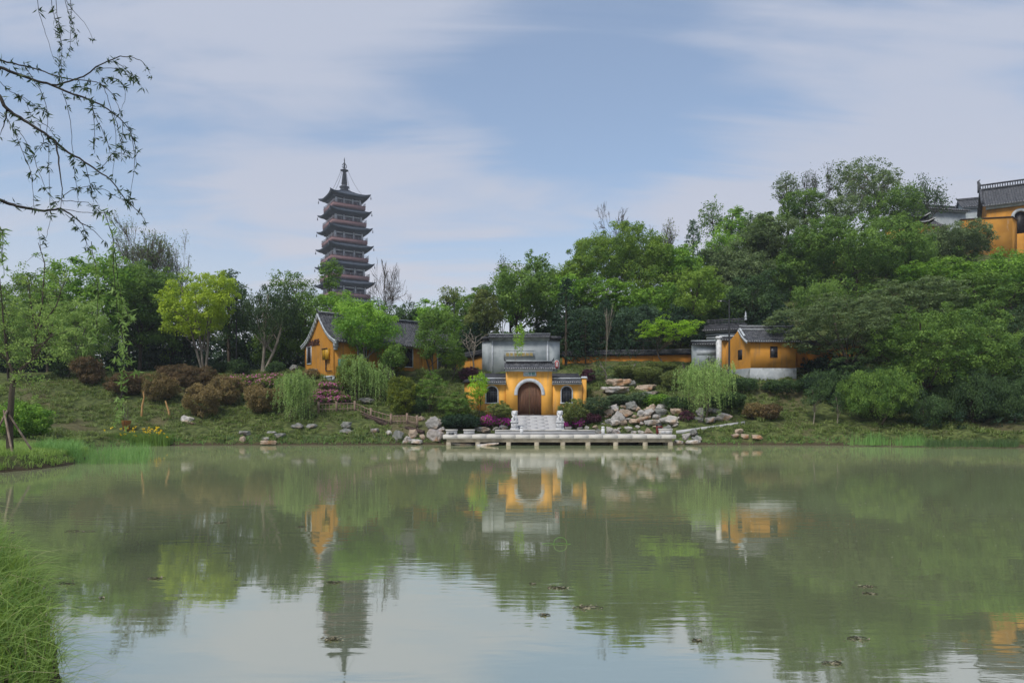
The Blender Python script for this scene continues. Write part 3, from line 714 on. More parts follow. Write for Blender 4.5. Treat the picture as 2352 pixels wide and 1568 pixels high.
g = Geo(); g.box(-.42, -.03, -.275, -.255, .08, .32); g.box(.03, .42, -.275, -.255, .08, .32); g.build('panel', M['marble'], t)
t = thing('litter_bin', 'dark red litter bin with black roof lid on the terrace', 'bin', (X(1514, 59.0), 59.0, TZ))
g = Geo(); g.box(-.24, .24, -.2, .2, .05, .72); g.build('body', M['red'], t)
g = Geo(); g.box(-.29, .29, -.25, .25, .78, .92, taper=.12); g.box(-.05, .05, -.05, .05, .92, 1.0); g.build('lid', M['iron'], t)
g = Geo(); g.box(-.22, -.16, -.16, .16, 0, .78); g.box(.16, .22, -.16, .16, 0, .78); g.build('frame', M['red'], t)
g = Geo(); g.box(-.2, .2, -.215, -.205, .45, .62); g.build('slot', M['void'], t)
t = thing('notice_plate', 'small black notice plate leaning on the front edge of the terrace', 'sign', (X(1036, 57.45), 57.55, TZ))
g = Geo(); g.box(-.22, .22, -.02, .02, 0, .22); g.build('plate', M['iron'], t)
g = Geo(); g.box(-.17, .17, -.024, -.021, .14, .155); g.box(-.17, .12, -.024, -.021, .10, .112); g.box(-.17, .15, -.024, -.021, .06, .072); g.build('text_lines', M['greystone'], t)

# --- guardian lions
def blob(parts, voxel, name, mat, parent):
    """overlapping ellipsoids fused into one skin"""
    g = Geo()
    for c, r, *rot in parts:
        a = np.linspace(0, np.pi, 9)
        k = Geo(); k.lathe([(max(1e-4, math.sin(t)), math.cos(t)) for t in a], sides=12)
        V = k.V[0] * np.array(r)
        if rot: V = V @ np.array(Matrix.Rotation(rot[0], 3, 'X')).T
        g.add(V + np.array(c), k.F[0])
    o = g.build(name, M[mat], parent, smooth=True)
    m = o.modifiers.new('fuse', 'REMESH'); m.mode = 'VOXEL'; m.voxel_size = voxel; m.use_smooth_shade = True
    return o
def lion(u, label, D=61.4, cub=False):
    x = X(u, D); z = TZ + .18
    t = thing('stone_lion', label, 'statue', (x, D, z), group='guardian lions beside the stairs')
    g = Geo(); g.box(-.46, .46, -.5, .5, 0, .20); g.box(-.40, .40, -.44, .44, .20, .32, taper=.05); g.box(-.32, .32, -.37, .37, .32, .80); g.box(-.37, .37, -.42, .42, .80, .92); g.box(-.33, .33, -.38, .38, .92, .98)
    p = g.build('pedestal', M['lionstone'], t)
    g = Geo()
    for s in (-1, 1): g.add([(0, -.386, .36), (s * .26, -.386, .76), (s * .12, -.386, .76), (0, -.386, .56)], [(0, 1, 2, 3)] if s > 0 else [(3, 2, 1, 0)])
    g.box(-.29, .29, -.385, -.372, .34, .37); g.box(-.29, .29, -.385, -.372, .755, .785)
    g.build('carved_panel', M['marble'], p)
    b = .98
    parts = [((0, .10, b + .20), (.24, .26, .24)), ((0, -.06, b + .40), (.20, .20, .30)), ((0, -.10, b + .66), (.19, .19, .18)), ((0, -.06, b + .72), (.25, .22, .20)),
             ((0, -.26, b + .62), (.12, .10, .08)), ((0, -.27, b + .54), (.10, .08, .035)), ((-.13, -.24, b + .22), (.065, .07, .24)), ((.13, -.24, b + .22), (.065, .07, .24)),
             ((-.13, -.32, b + .04), (.08, .11, .05)), ((.13, -.32, b + .04), (.08, .11, .05)), ((-.22, .02, b + .12), (.10, .2, .14)), ((.22, .02, b + .12), (.10, .2, .14)),
             ((-.17, -.13, b + .86), (.05, .04, .06)), ((.17, -.13, b + .86), (.05, .04, .06)), ((0, .34, b + .34), (.08, .08, .26)), ((0, 0, b + .02), (.30, .36, .03)),
             ((-.09, -.27, b + .72), (.045, .03, .03)), ((.09, -.27, b + .72), (.045, .03, .03)), ((0, -.34, b + .66), (.05, .04, .035))]
    rr = RNG(5)
    for k in range(26):
        a = rr.uniform(.35, 2 * math.pi - .35); h = rr.uniform(-.22, .2); parts.append(((.24 * math.sin(a), -.04 - .20 * math.cos(a), b + .68 + h), (.055, .055, .055)))
    lo = blob(parts, .028, 'body', 'lionstone', t)
    g = Geo(); g.lathe([(.0, 0), (.05, .0), (.05, .06), (.0, .08)], (0, -.36, b + (.06 if cub else .30)), 8); g.build('cub' if cub else 'bell', M['marble'], lo)
lion(1182, 'seated white marble lion on a pedestal between magenta azaleas and the stairs')
lion(1286, 'seated white marble lion on a pedestal between the stairs and the round bush', cub=True)

# --- grey spirit screen behind the gate
DS = 76.0
scr = thing('screen_wall', 'tall grey stone screen wall with gold characters above the gate roof', 'wall', (X(1190, DS), DS, 7.1), math.radians(-3.5))
def screen():
    a, b = X(1124, DS) - scr.location.x, X(1262, DS) - scr.location.x; z1 = Z(782, DS) - 7.1
    g = Geo(); g.box(a, b, 0, .55, -.3, z1); g.build('wall', M['screen'], scr)
    for x0, ang, L_, nm in ((a, 24, .95, 'end_panel'), (b, 24, 1.3, 'end_panel')):
        s = -1 if x0 == a else 1
        R = Matrix.Translation((x0 + s * .003, 0, 0)) @ Matrix.Rotation(math.radians(s * ang if s < 0 else -(-28)), 4, 'Z')
        g = Geo()
        R = Matrix.Translation((x0 + s * .003, .0, 0)) @ Matrix.Rotation(math.radians(28 if s > 0 else -24), 4, 'Z')
        g.box(min(0, s * L_), max(0, s * L_), 0, .5, -.3, z1 - .02, R=R)
        w = g.build(nm, M['screen'], scr)
        g = Geo(); g.box(min(-s * .05, s * L_), max(-s * .05, s * L_), -.2, .7, z1 - .02, z1 + .2, R=R); g.box(min(0, s * (L_ + .15)), max(0, s * (L_ + .15)), -.4, .9, z1 + .2, z1 + .5, R=R, taper=.2)
        g.build('coping', M['tile_dark'], w)
    for x in (a + .32, b - .22):
        g = Geo(); g.box(x - .09, x + .09, -.05, 0, -.3, z1); g.build('pilaster', M['trim'], scr)
    g = Geo(); g.box(a, b, -.14, .6, z1, z1 + .24); g.box(a, b, -.28, .7, z1 + .24, z1 + .36); g.build('cornice', M['greystone'], scr)
    tiled_roof(scr, a - .1, b + .1, [slope_pts(.27, z1 + .66, -.62, z1 + .38, .12), slope_pts(.27, z1 + .66, 1.1, z1 + .38, .12)], rib=.26, mat='tile', ends=False)
    ridge_bar(scr, a - .1, b + .1, .27, z1 + .64, h=.12, w=.2, mat='tile', cap='trim', tips=False)
    x0, x1 = X(1158, DS) - scr.location.x, X(1228, DS) - scr.location.x; za, zb_ = Z(823, DS) - 7.1, Z(806, DS) - 7.1
    g = Geo(); g.box(x0, x1, -.03, -.004, za, zb_); p = g.build('inscription_panel', M['screen'], scr)
    f = Geo(); f.box(x0 - .03, x1 + .03, -.05, -.004, za - .05, za); f.box(x0 - .03, x1 + .03, -.05, -.004, zb_, zb_ + .05); f.box(x0 - .05, x0, -.05, -.004, za, zb_); f.box(x1, x1 + .05, -.05, -.004, za, zb_)
    f.build('panel_frame', M['greystone'], p)
    text(p, '薩菩音世觀無南', .40, ((x0 + x1) / 2, -.04, (za + zb_) / 2), 'gold', spacing=1.2, bold=.004)
screen()

# --- ochre boundary walls with dark tile copings
def garden_wall(name, label, pts, h, mat='ochre_red', coping=.9, group='ochre boundary walls', base_mat=None, z_from_v=None):
    """pts: (x, y, ztop) along the wall"""
    P = np.array(pts, float); o = P[0].copy(); t = thing(name, label, 'wall', (o[0], o[1], o[2] - h), group=group)
    o[2] -= h
    w = Geo(); c = Geo(); r = Geo()
    for p, q in zip(P[:-1] - o, P[1:] - o):
        d = q - p; L_ = math.hypot(d[0], d[1]); nrm = np.array([-d[1], d[0], 0]) / L_
        for G_, off, zz0, zz1 in ((w, .18, -h - .6, 0), (c, .46, 0, .12)):
            V = [p + nrm * off, p - nrm * off, q - nrm * off, q + nrm * off]
            V = [v + (0, 0, zz0) for v in V] + [v + (0, 0, zz1) for v in V]
            G_.add(V, np.array([(0, 1, 2, 3), (7, 6, 5, 4), (0, 4, 5, 1), (1, 5, 6, 2), (2, 6, 7, 3), (3, 7, 4, 0)]))
        for s in (-1, 1):
            V = [p + nrm * s * .58 + (0, 0, .10), q + nrm * s * .58 + (0, 0, .10), q + (0, 0, .10 + coping * .5), p + (0, 0, .10 + coping * .5)]
            c.add(V, [(0, 1, 2, 3)] if s < 0 else [(3, 2, 1, 0)])
            m = int(L_ / .26)
            for k in range(m + 1):
                b = p + d * k / max(m, 1); c.tube([b + (0, 0, .12 + coping * .5), b + nrm * s * .6 + (0, 0, .12)], .045, 4)
        r.tube([p + (0, 0, .14 + coping * .5), q + (0, 0, .14 + coping * .5)], .11, 6)
    w.build('wall', M[mat], t); cc = c.build('coping', M['tile_dark'], t); r.build('ridge', M['tile'], cc)
    return t
def wpt(u, v, D): return tuple(WP(u, v, D))
garden_wall('boundary_wall', 'long ochre boundary wall with dark tile coping behind the cloud pines', [wpt(1292, 820, 80.5), wpt(1400, 817, 81), wpt(1500, 816, 80.5), wpt(1592, 814, 79.5)], 1.8)
garden_wall('boundary_wall', 'short ochre wall curving down to the left end of the grey screen', [wpt(1010, 826, 82), wpt(1060, 824, 80), wpt(1092, 820, 78.5), wpt(1122, 812, 77)], 2.6, 'ochre_shaded')
garden_wall('boundary_wall', 'ochre wall running back from the right house under the layered tree', [wpt(1831, 797, 73.5), wpt(1900, 795, 76), wpt(1990, 788, 79), wpt(2120, 780, 83)], 1.6)
garden_wall('boundary_wall', 'ochre wall half hidden in the trees high on the hill', [wpt(1880, 592, 108), wpt(1960, 590, 108), wpt(2075, 585, 108)], 2.4)

# --- house with the gable on the left
hs = thing('tea_house', 'ochre house with a curved tile roof and dark lettering on its gable', 'house', (X(769, 69.8), 69.8, 7.0), math.radians(40))
def tea_house():
    """local x runs along the ridge, local y across the gable"""
    W_, L_ = 7.4, 15.6; ze = Z(781, 69.8) - 7.0; zr = Z(722, 73) - 7.0
    S1 = slope_pts(W_ / 2, zr, -.62, ze - .1, .17, 12); S2 = slope_pts(W_ / 2, zr, W_ + .62, ze - .1, .17, 12)
    def hw_at(y): return np.interp(y, np.r_[S1[::-1, 0], S2[1:, 0]], np.r_[S1[::-1, 1], S2[1:, 1]]) - .14
    g = Geo(); ys = np.linspace(0, W_, 19)
    for xx, fl in ((0, False), (L_, True)):
        V = [(xx, y, -1.2) for y in ys] + [(xx, y, hw_at(y)) for y in ys]; n = len(ys)
        for k in range(n - 1): g.add([V[k], V[k + 1], V[n + k + 1], V[n + k]], [(3, 2, 1, 0)] if not fl else [(0, 1, 2, 3)])
    g.box(0.0, L_, 0.004, .3, -1.2, hw_at(.3)); g.box(0, L_, W_ - .3, W_ - .004, -1.2, hw_at(.3))
    g.build('wall', M['ochre_shaded'], hs)
    tiled_roof(hs, -.18, L_ + .18, [S1, S2], rib=.30, rr=.065, thick=.14)
    ridge_bar(hs, -.15, L_ + .15, W_ / 2, zr - .02, h=.24, w=.24, mat='tile')
    # grey bargeboards following the gable
    for S in (S1, S2):
        b = Geo()
        for xx0, xx1, dz0, dz1 in ((-.24, -.03, -.34, -.06), (-.30, -.18, -.10, .05)):
            for p, q in zip(S[:-1], S[1:]):
                V = [(xx0, p[0], p[1] + dz0), (xx1, p[0], p[1] + dz0), (xx1, q[0], q[1] + dz0), (xx0, q[0], q[1] + dz0), (xx0, p[0], p[1] + dz1), (xx1, p[0], p[1] + dz1), (xx1, q[0], q[1] + dz1), (xx0, q[0], q[1] + dz1)]
                b.add(V, np.array([(0, 1, 2, 3), (7, 6, 5, 4), (0, 4, 5, 1), (1, 5, 6, 2), (2, 6, 7, 3), (3, 7, 4, 0)]))
        b.build('bargeboard', M['trim'], hs)
    # corner bracket
    g = Geo(); g.box(-.2, .25, -.3, -.004, ze - .75, ze - .15); g.box(-.14, .2, -.22, -.004, ze - 1.0, ze - .75); g.build('eave_bracket', M['greystone'], hs)
    def win(x0, x1, z0, z1, side, mat='void', name='window'):
        f = Geo(); p = Geo(); w = .10
        def bx(G_, a, b, c, d, o0, o1):
            if side == 'gable': G_.box(-o1, -o0, a, b, c, d)
            else: G_.box(a, b, -o1, -o0, c, d)
        bx(f, x0 - w, x0, z0 - w, z1 + w, .0, .07); bx(f, x1, x1 + w, z0 - w, z1 + w, .0, .07); bx(f, x0, x1, z0 - w, z0, .0, .07); bx(f, x0, x1, z1, z1 + w, .0, .07)
        fo = f.build(name, M['trim'], hs); bx(p, x0, x1, z0, z1, .002, .02); po = p.build('pane', M[mat], fo)
        b = Geo(); m = max(2, int((x1 - x0) / .35))
        for k in range(1, m): xx = x0 + (x1 - x0) * k / m; bx(b, xx - .02, xx + .02, z0, z1, .022, .04)
        b.build('lattice', M['darkwood'], fo)
    win(5.75, 6.75, Z(832, 73) - 7.0, Z(794, 73) - 7.0, 'gable')
    win(2.6, 3.5, 1.2, 3.0, 'front', 'glass'); win(7.0, 9.2, .9, 2.9, 'front', 'glass'); win(12.6, 14.6, .2, 2.9, 'front', 'glass')
    text(hs, '观音山茶社', .72, (-.05, 5.35, Z(787, 73) - 7.0), 'brown_text', rz=-math.pi / 2, extrude=.04, spacing=.98, bold=.02)
    # mustard cabinet with pipes
    c = Geo(); c.box(-.34, -.004, 1.05, 2.25, Z(826, 71) - 7.0, Z(801, 71) - 7.0); cb = c.build('electric_cabinet', M['yellowbox'], hs)
    k = Geo(); k.box(-.36, -.342, 1.63, 1.66, Z(825, 71) - 7, Z(802, 71) - 7); k.box(-.40, -.342, 1.02, 2.28, Z(802, 71) - 7, Z(801, 71) - 6.95); k.build('cabinet_door_seam', M['darkwood'], cb)
    c = Geo(); c.tube([(-.1, 1.9, Z(826, 71) - 7), (-.12, 1.9, .3), (-.14, 1.75, .12), (-.14, .4, .1)], .06, 6); c.build('pipe', M['darkwood'], hs)
    c = Geo(); c.box(-.42, -.004, -.1, 3.4, -.55, -.42); c.box(-.30, -.004, -.1, 3.4, -.9, -.55); c.build('ledge', M['trim'], hs)
    c = Geo(); c.box(.35, 1.15, -.3, -.004, .1, 1.3); c.build('teal_cabinet', M['tealbox'], hs)
    r = Geo()
    for xx in np.arange(.3, L_, .42): r.box(xx - .05, xx + .05, -.5, -.01, ze - .12, ze - .02)
    r.build('eave_rafters', M['darkwood'], hs)  # row of exposed rafters under the front eave
    for xx in (5.0, 10.6, 15.2):
        p = Geo(); p.box(xx - .12, xx + .12, -.14, -.004, -.8, ze - .15); p.build('pilaster', M['ochre_shaded'], hs)
tea_house()

# --- corner house on the right
DR = 70.0
rh = thing('corner_house', 'small ochre house on a pale stone base beside the tall lamp post', 'house', (X(1724, DR), DR, Z(845, DR)), math.radians(3))
def corner_house():
    L_ = X(1830, DR) - X(1724, DR); W_ = 3.6; h = Z(783, DR) - rh.location.z; zr = Z(757, 71.5) - rh.location.z
    R = Matrix.Rotation(math.radians(17), 4, 'Z')
    S1 = slope_pts(W_ / 2, zr, -.42, h - .05, .1); S2 = slope_pts(W_ / 2, zr, W_ + .42, h - .05, .1)
    yl = np.linspace(0, W_, 9); hh = np.interp(yl, np.r_[S1[::-1, 0], S2[1:, 0]], np.r_[S1[::-1, 1], S2[1:, 1]]) - .12
    sk = -.36     # the side wall splays outwards
    g = Geo(); g.box(0, L_, 0, .25, 0, h - .04)
    def side(G_, z0, z1s, off):
        for k in range(8):
            a, b = yl[k], yl[k + 1]
            G_.add([(sk * a - off, a, z0), (sk * b - off, b, z0), (sk * b - off, b, z1s[k + 1]), (sk * a - off, a, z1s[k])], [(3, 2, 1, 0)])
    side(g, 0, hh, .003)
    g.box(L_ - .25, L_, .25, W_, 0, h - .04); g.box(sk * W_, L_, W_ - .2, W_, 0, h - .05)
    g.build('wall', M['ochre_shaded'], rh)
    b = Geo(); b.box(-.06, L_ + .06, -.06, .3, -2.2, -.003); side(b, -2.2, [-.003] * 9, .09); b.add([(-.06, -.06, -.003), (L_, -.06, -.003), (L_, .3, -.003), (sk * W_ - .09, W_, -.003)], [(0, 1, 2, 3)])
    b.build('stone_base', M['foundation'], rh)
    tiled_roof(rh, -.55, L_ + .45, [S1, S2], rib=.23, rr=.055)
    ridge_bar(rh, -.5, L_ + .4, W_ / 2, zr, h=.42, w=.22, mat='tile', cap='trim')
    c = Geo(); c.box(-.5, L_ + .4, W_ / 2 - .15, W_ / 2 - .111, zr + .02, zr + .1); c.build('ridge_course', M['trim'], rh)
    for S in (S1, S2):
        b = Geo()
        for p, q in zip(S[:-1], S[1:]):
            V = [(-.62, p[0], p[1] - .24), (-.52, p[0], p[1] - .24), (-.52, q[0], q[1] - .24), (-.62, q[0], q[1] - .24), (-.62, p[0], p[1] + .03), (-.52, p[0], p[1] + .03), (-.52, q[0], q[1] + .03), (-.62, q[0], q[1] + .03)]
            b.add(V, np.array([(0, 1, 2, 3), (7, 6, 5, 4), (0, 4, 5, 1), (1, 5, 6, 2), (2, 6, 7, 3), (3, 7, 4, 0)]))
        b.build('bargeboard', surf_board, rh)
        v = Geo(); v.tube(np.c_[np.full(5, -.42), S[:5, 0], S[:5, 1] + .16], .11, 6); v.build('gable_ridge', M['trim'], rh)
    x0, x1 = X(1769.6, DR) - rh.location.x, X(1787, DR) - rh.location.x; z0, z1 = Z(821, DR) - rh.location.z, Z(795, DR) - rh.location.z
    f = Geo(); f.box(x0, x0 + .06, -.05, .0, z0, z1); f.box(x1 - .06, x1, -.05, .0, z0, z1); f.box(x0 + .06, x1 - .06, -.05, 0, z1 - .06, z1); f.box(x0 + .06, x1 - .06, -.05, 0, z0, z0 + .06)
    fo = f.build('window', M['darkwood'], rh); p = Geo(); p.box(x0 + .06, x1 - .06, -.02, -.003, z0 + .06, z1 - .06); p.build('pane', M['glass'], fo)
    b = Geo()
    for k in range(1, 4): xx = x0 + (x1 - x0) * k / 4; b.box(xx - .012, xx + .012, -.04, -.022, z0, z1)
    b.box(x0, x1, -.042, -.021, (z0 + z1) / 2 - .015, (z0 + z1) / 2 + .015); b.build('grille', M['darkwood'], fo)
    f = Geo(); q = lambda y, o: (sk * y - o, y)
    for a, b2, nm in ((1.15, 1.75, 'window'),):
        z0, z1 = .95, 2.0
        V = [(*q(a, .02), z0), (*q(b2, .02), z0), (*q(b2, .02), z1), (*q(a, .02), z1), (*q(a, -.1), z0), (*q(b2, -.1), z0), (*q(b2, -.1), z1), (*q(a, -.1), z1)]
        f.add(V, np.array([(3, 2, 1, 0), (4, 5, 6, 7), (0, 1, 5, 4), (1, 2, 6, 5), (2, 3, 7, 6), (3, 0, 4, 7)])); f.build(nm, M['void'], rh)
surf_board = M['trim']
corner_house()
# recessed porch wall and white pier left of the corner house
t = thing('porch_wall', 'ochre porch wall with a white end pier behind the tall lamp post', 'wall', (X(1675, 73.5), 73.5, Z(850, 73.5)))
g = Geo(); o = t.location; g.box(X(1657, 73.5) - o.x, X(1712, 73.5) - o.x, 0, .4, -.8, Z(782, 73.5) - o.z); g.build('wall', M['ochre_shaded'], t)
g = Geo(); g.box(X(1647, 73.5) - o.x, X(1657, 73.5) - o.x - .004, -.06, .45, -.8, Z(778, 73.5) - o.z); g.box(X(1645, 73.5) - o.x, X(1659, 73.5) - o.x, -.12, .5, Z(778, 73.5) - o.z, Z(772, 73.5) - o.z, taper=.05); g.build('pier', M['lionstone'], t)
tiled_roof(t, X(1656, 73.5) - o.x, X(1712, 73.5) - o.x, [slope_pts(.2, Z(773, 73.5) - o.z, -.45, Z(781, 73.5) - o.z, .1), slope_pts(.2, Z(773, 73.5) - o.z, .9, Z(781, 73.5) - o.z, .1)], mat='tile_dark', name='coping')
g = Geo(); g.box(X(1654, 73.5) - o.x, X(1712, 73.5) - o.x, .1, .3, Z(773, 73.5) - o.z, Z(769.5, 73.5) - o.z); g.build('ridge', M['trim'], t)
t = thing('grey_garden_wall', 'pale grey wall with tile coping beside the white end pier', 'wall', (X(1618, 75), 75, Z(835, 75))); o = t.location
g = Geo(); g.box(X(1590, 75) - o.x, X(1646, 75) - o.x, 0, .4, -.8, Z(792, 75) - o.z); g.build('wall', M['screen'], t)
g = Geo(); g.box(X(1600, 75) - o.x, X(1646, 75) - o.x, -.03, -.004, Z(815, 75) - o.z, Z(800, 75) - o.z); g.build('sunk_panel', M['trim'], t)
tiled_roof(t, X(1588, 75) - o.x, X(1647, 75) - o.x, [slope_pts(.2, Z(783.5, 75) - o.z, -.4, Z(791, 75) - o.z, .1), slope_pts(.2, Z(783.5, 75) - o.z, .8, Z(791, 75) - o.z, .1)], mat='tile_dark', name='coping')
g = Geo(); g.box(X(1588, 75) - o.x, X(1647, 75) - o.x, .1, .3, Z(783.5, 75) - o.z, Z(781, 75) - o.z); g.build('ridge', M['trim'], t)
# gate tower roof behind
DG = 78.0
t = thing('gate_tower', 'small tower with openwork roof ridge and pinnacle rising behind the corner house', 'tower', (X(1690, DG), DG, Z(850, DG)), math.radians(-22)); o = t.location
def tower():
    k = F / DG; L_ = 4.0; z = lambda v: Z(v, DG) - o.z
    g = Geo(); g.box(-3.2, .8, 0, 2.6, -1, z(770)); g.build('wall', M['screen'], t)
    g = Geo(); g.add([(.805, 0, z(772)), (.805, 2.6, z(772)), (.805, 1.3, z(742))], [(0, 1, 2)]); g.box(.80, .95, -.0, 2.6, -1, z(772)); g.build('gable', M['ochre'], t)
    for q in range(3):
        g = Geo(); g.box(-3.25 - q * .06, .85 + q * .06, -.08 - q * .1, .0, z(776) + q * .34, z(776) + .2 + q * .34); g.build('cornice', M['greystone'], t)
    tiled_roof(t, -3.6, 1.15, [slope_pts(1.3, z(741), -.6, z(757), .1), slope_pts(1.3, z(741), 3.2, z(757), .1)], mat='tile_dark')
    g = Geo(); g.box(-3.3, 1.0, 1.2, 1.4, z(741), z(739)); g.box(-3.3, 1.0, 1.2, 1.4, z(730), z(728))
    for x in np.arange(-3.3, 1.0, .16): g.box(x - .03, x + .03, 1.24, 1.36, z(739), z(730))
    r = g.build('ridge', M['tile'], t)
    g = Geo(); g.lathe([(.16, 0), (.12, .3), (.2, .38), (.06, .5), (.1, .62), (.02, .95), (0, 1.0)], (1.0, 1.3, z(732)), 8); g.build('pinnacle', M['trim'], r)
tower()

# --- temple on the hill
DH = 118.0
ht = thing('hill_temple', 'large ochre temple hall with a grey tile roof on the hilltop', 'temple', (X(2266, DH), DH, 28.0), math.radians(-30))
def hall():
    z = lambda v, D=DH: Z(v, D) - 28.0; L_ = 17.0; W_ = 9.5; ze = z(475); zr = z(424, DH + 1)
    S1 = slope_pts(W_ / 2, zr, -.9, ze, .14, 10); S2 = slope_pts(W_ / 2, zr, W_ + .9, ze, .14, 10)
    cx = 4.7; zs = z(493, 115.0)
    g = Geo(); pierced(g, 0, L_, -6, ze - .5, 0, .5, [(cx, .78, zs - 3.0, zs)]); g.box(0, .5, .5, W_, -6, ze - .3); g.box(0, L_, W_ - .4, W_, -6, ze - .3)
    for xx, s in ((0, -1), (L_, 1)):
        yy = np.linspace(0, W_, 11); hh = np.interp(yy, np.r_[S1[::-1, 0], S2[1:, 0]], np.r_[S1[::-1, 1], S2[1:, 1]]) - .2
        for k in range(10): g.add([(xx + s * .004, yy[k], ze - 1), (xx + s * .004, yy[k + 1], ze - 1), (xx + s * .004, yy[k + 1], hh[k + 1]), (xx + s * .004, yy[k], hh[k])], [(3, 2, 1, 0) if s < 0 else (0, 1, 2, 3)])
    g.build('wall', M['ochre_shaded'], ht)
    w = Geo(); arch_ring(w, cx, .78, .48, zs, -.06, .4, legs=.5); wo = w.build('window', M['trim'], ht)
    p = Geo(); p.box(cx - .78, cx + .78, .4, .45, zs - 3, zs + .8); p.build('pane', M['void'], wo)
    c = Geo(); c.box(-.1, L_, -.35, .1, ze - .55, ze - .12); c.box(-.1, L_, -.7, .1, ze - .12, ze - .02); c.build('cornice', M['trim'], ht)
    tiled_roof(ht, -.6, L_, [S1, S2], rib=.36, rr=.07, mat='tile', thick=.15)
    g = Geo(); g.box(-.6, L_, W_ / 2 - .2, W_ / 2 + .2, zr, zr + .28); g.box(-.6, L_, W_ / 2 - .2, W_ / 2 + .2, zr + .85, zr + 1.05)
    for x in np.arange(-.5, L_, .36): g.box(x - .07, x + .07, W_ / 2 - .12, W_ / 2 + .12, zr + .28, zr + .85)
    r = g.build('ridge', M['tile'], ht)
    g = Geo(); g.box(-.95, -.45, W_ / 2 - .25, W_ / 2 + .25, zr - .3, zr + 1.2); g.tube([(-.7, W_ / 2, zr + 1.1), (-.85, W_ / 2, zr + 1.7), (-.55, W_ / 2, zr + 2.0)], [.28, .2, .06], 6); g.build('ridge_finial', M['tile'], r)
    for S in (S1, S2):
        v = Geo(); v.tube(np.c_[np.full(len(S) - 2, -.5), S[:-2, 0], S[:-2, 1] + .2], .22, 6); v.tube([(-.5, S[-3, 0], S[-3, 1] + .2), (-.5, S[-3, 0] - .05, S[-3, 1] + .9)], .16, 5); v.build('gable_ridge', M['tile'], ht)
hall()
t = thing('retaining_wall', 'weathered ochre retaining wall stepping out below the temple hall', 'wall', (X(2325, 108), 108, Z(590, 108))); o = t.location
g = Geo(); zt = Z(499, 108) - o.z
R1 = Matrix.Rotation(math.radians(-12), 4, 'Z'); g.box(-7.2, 0, 0, .5, -2, zt, R=R1)
R2 = Matrix.Rotation(math.radians(42), 4, 'Z'); g.box(0.004, 3.0, 0, .5, -2, zt, R=R2)
def stained():
    m, nt, N, L, b = new_mat('ochre_weathered')
    n1 = noise_(N, L, .55, 5, .65, stretch=(1, 1, .35)); n2 = noise_(N, L, .3, 2)
    col = mixrgb(N, L, rng_(N, L, n2, .4, .6), (.34, .165, .030), (.42, .21, .04))
    col = mixrgb(N, L, rng_(N, L, n1, .52, .64, 0, .7), col, (.40, .30, .21))
    L.new(col, b.inputs['Base Color']); b.inputs['Roughness'].default_value = .9; b.inputs['Specular IOR Level'].default_value = .1
    return m
g.build('wall', stained(), t)
g = Geo(); g.box(-7.3, .1, -.12, .62, zt, zt + .14, R=R1); g.box(.1, 3.1, -.12, .62, zt, zt + .14, R=R2); g.build('coping', M['darkwood'], t)
def low_hall(u0, u1, vr, ve, D, rz, label, wallmat='ochre_shaded', depth=6):
    x0, x1 = X(u0, D), X(u1, D); t = thing('temple_hall', label, 'hall', (x0, D, 27.5), rz, group='lower halls of the hilltop temple'); L_ = (x1 - x0) / math.cos(rz)
    ze, zr = Z(ve, D) - 27.5, Z(vr, D) - 27.5
    g = Geo(); g.box(.4, L_ - .4, 0, depth, -5, ze - .1); g.add([(.396, 0, ze - .1), (.396, depth, ze - .1), (.396, depth / 2, zr - .2)], [(2, 1, 0)]); g.build('wall', M[wallmat], t)
    tiled_roof(t, 0, L_, [slope_pts(depth / 2, zr, -.8, ze, .14), slope_pts(depth / 2, zr, depth + .8, ze, .14)], rib=.4, rr=.08, mat='tile')
    ridge_bar(t, 0, L_, depth / 2, zr - .05, h=.4, w=.3, mat='tile', cap='tile', tips=True)
    c = Geo(); c.box(.3, L_ - .3, -.5, .05, ze - .3, ze - .08); c.build('eave_board', M['trim'], t)
low_hall(2092, 2200, 486, 512, 122, math.radians(18), 'low tiled hall left of the big temple, nearest the bluish pines', 'ochre')
low_hall(2118, 2236, 462, 480, 132, math.radians(10), 'grey gabled hall roof behind the low hall on the hill', 'screen')
low_hall(2208, 2262, 452, 478, 138, math.radians(-20), 'narrow tiled roof tucked against the big temple roof on the hill', 'screen')
t = thing('pavilion', 'little dark pavilion with two tiers of upturned white eaves on the hill', 'pavilion', (X(2104, 112), 112, Z(560, 112))); o = t.location
def pav():
    def tier(z0, r, rise):
        g = Geo(); w = Geo(); n = 7
        for k in range(4):
            a0, a1 = k * math.pi / 2 + .6, (k + 1) * math.pi / 2 + .6; P = np.zeros((n, 5, 3))
            for i in range(n):
                f = i / (n - 1); e = (2 * f - 1) ** 4
                p = np.array([math.cos(a0), math.sin(a0)]) * (1 - f) + np.array([math.cos(a1), math.sin(a1)]) * f
                for j in range(5):
                    q = j / 4; rad = r * (1 - q * .8) * (1 + .18 * e * (1 - q)); P[i, j] = (p[0] * rad, p[1] * rad, z0 + rise * q ** 1.5 + .5 * e * (1 - q) ** 2)
            g.grid(P); g.grid(P - np.array([0, 0, .12]), flip=True)
            w.tube(P[:, 0] + np.array([0, 0, .03]), .07, 5)
        ro = g.build('roof', M['tile_dark'], t); w.build('eave_edge', M['lionstone'], ro)
    g = Geo(); g.box(-1.1, 1.1, -1.1, 1.1, 0, Z(512, 112) - o.z, R=Matrix.Rotation(.2, 4, 'Z')); g.build('body', M['ochre_shaded'], t)
    tier(Z(517, 112) - o.z, 2.5, 1.2); tier(Z(503, 112) - o.z, 1.9, 1.4)
pav()

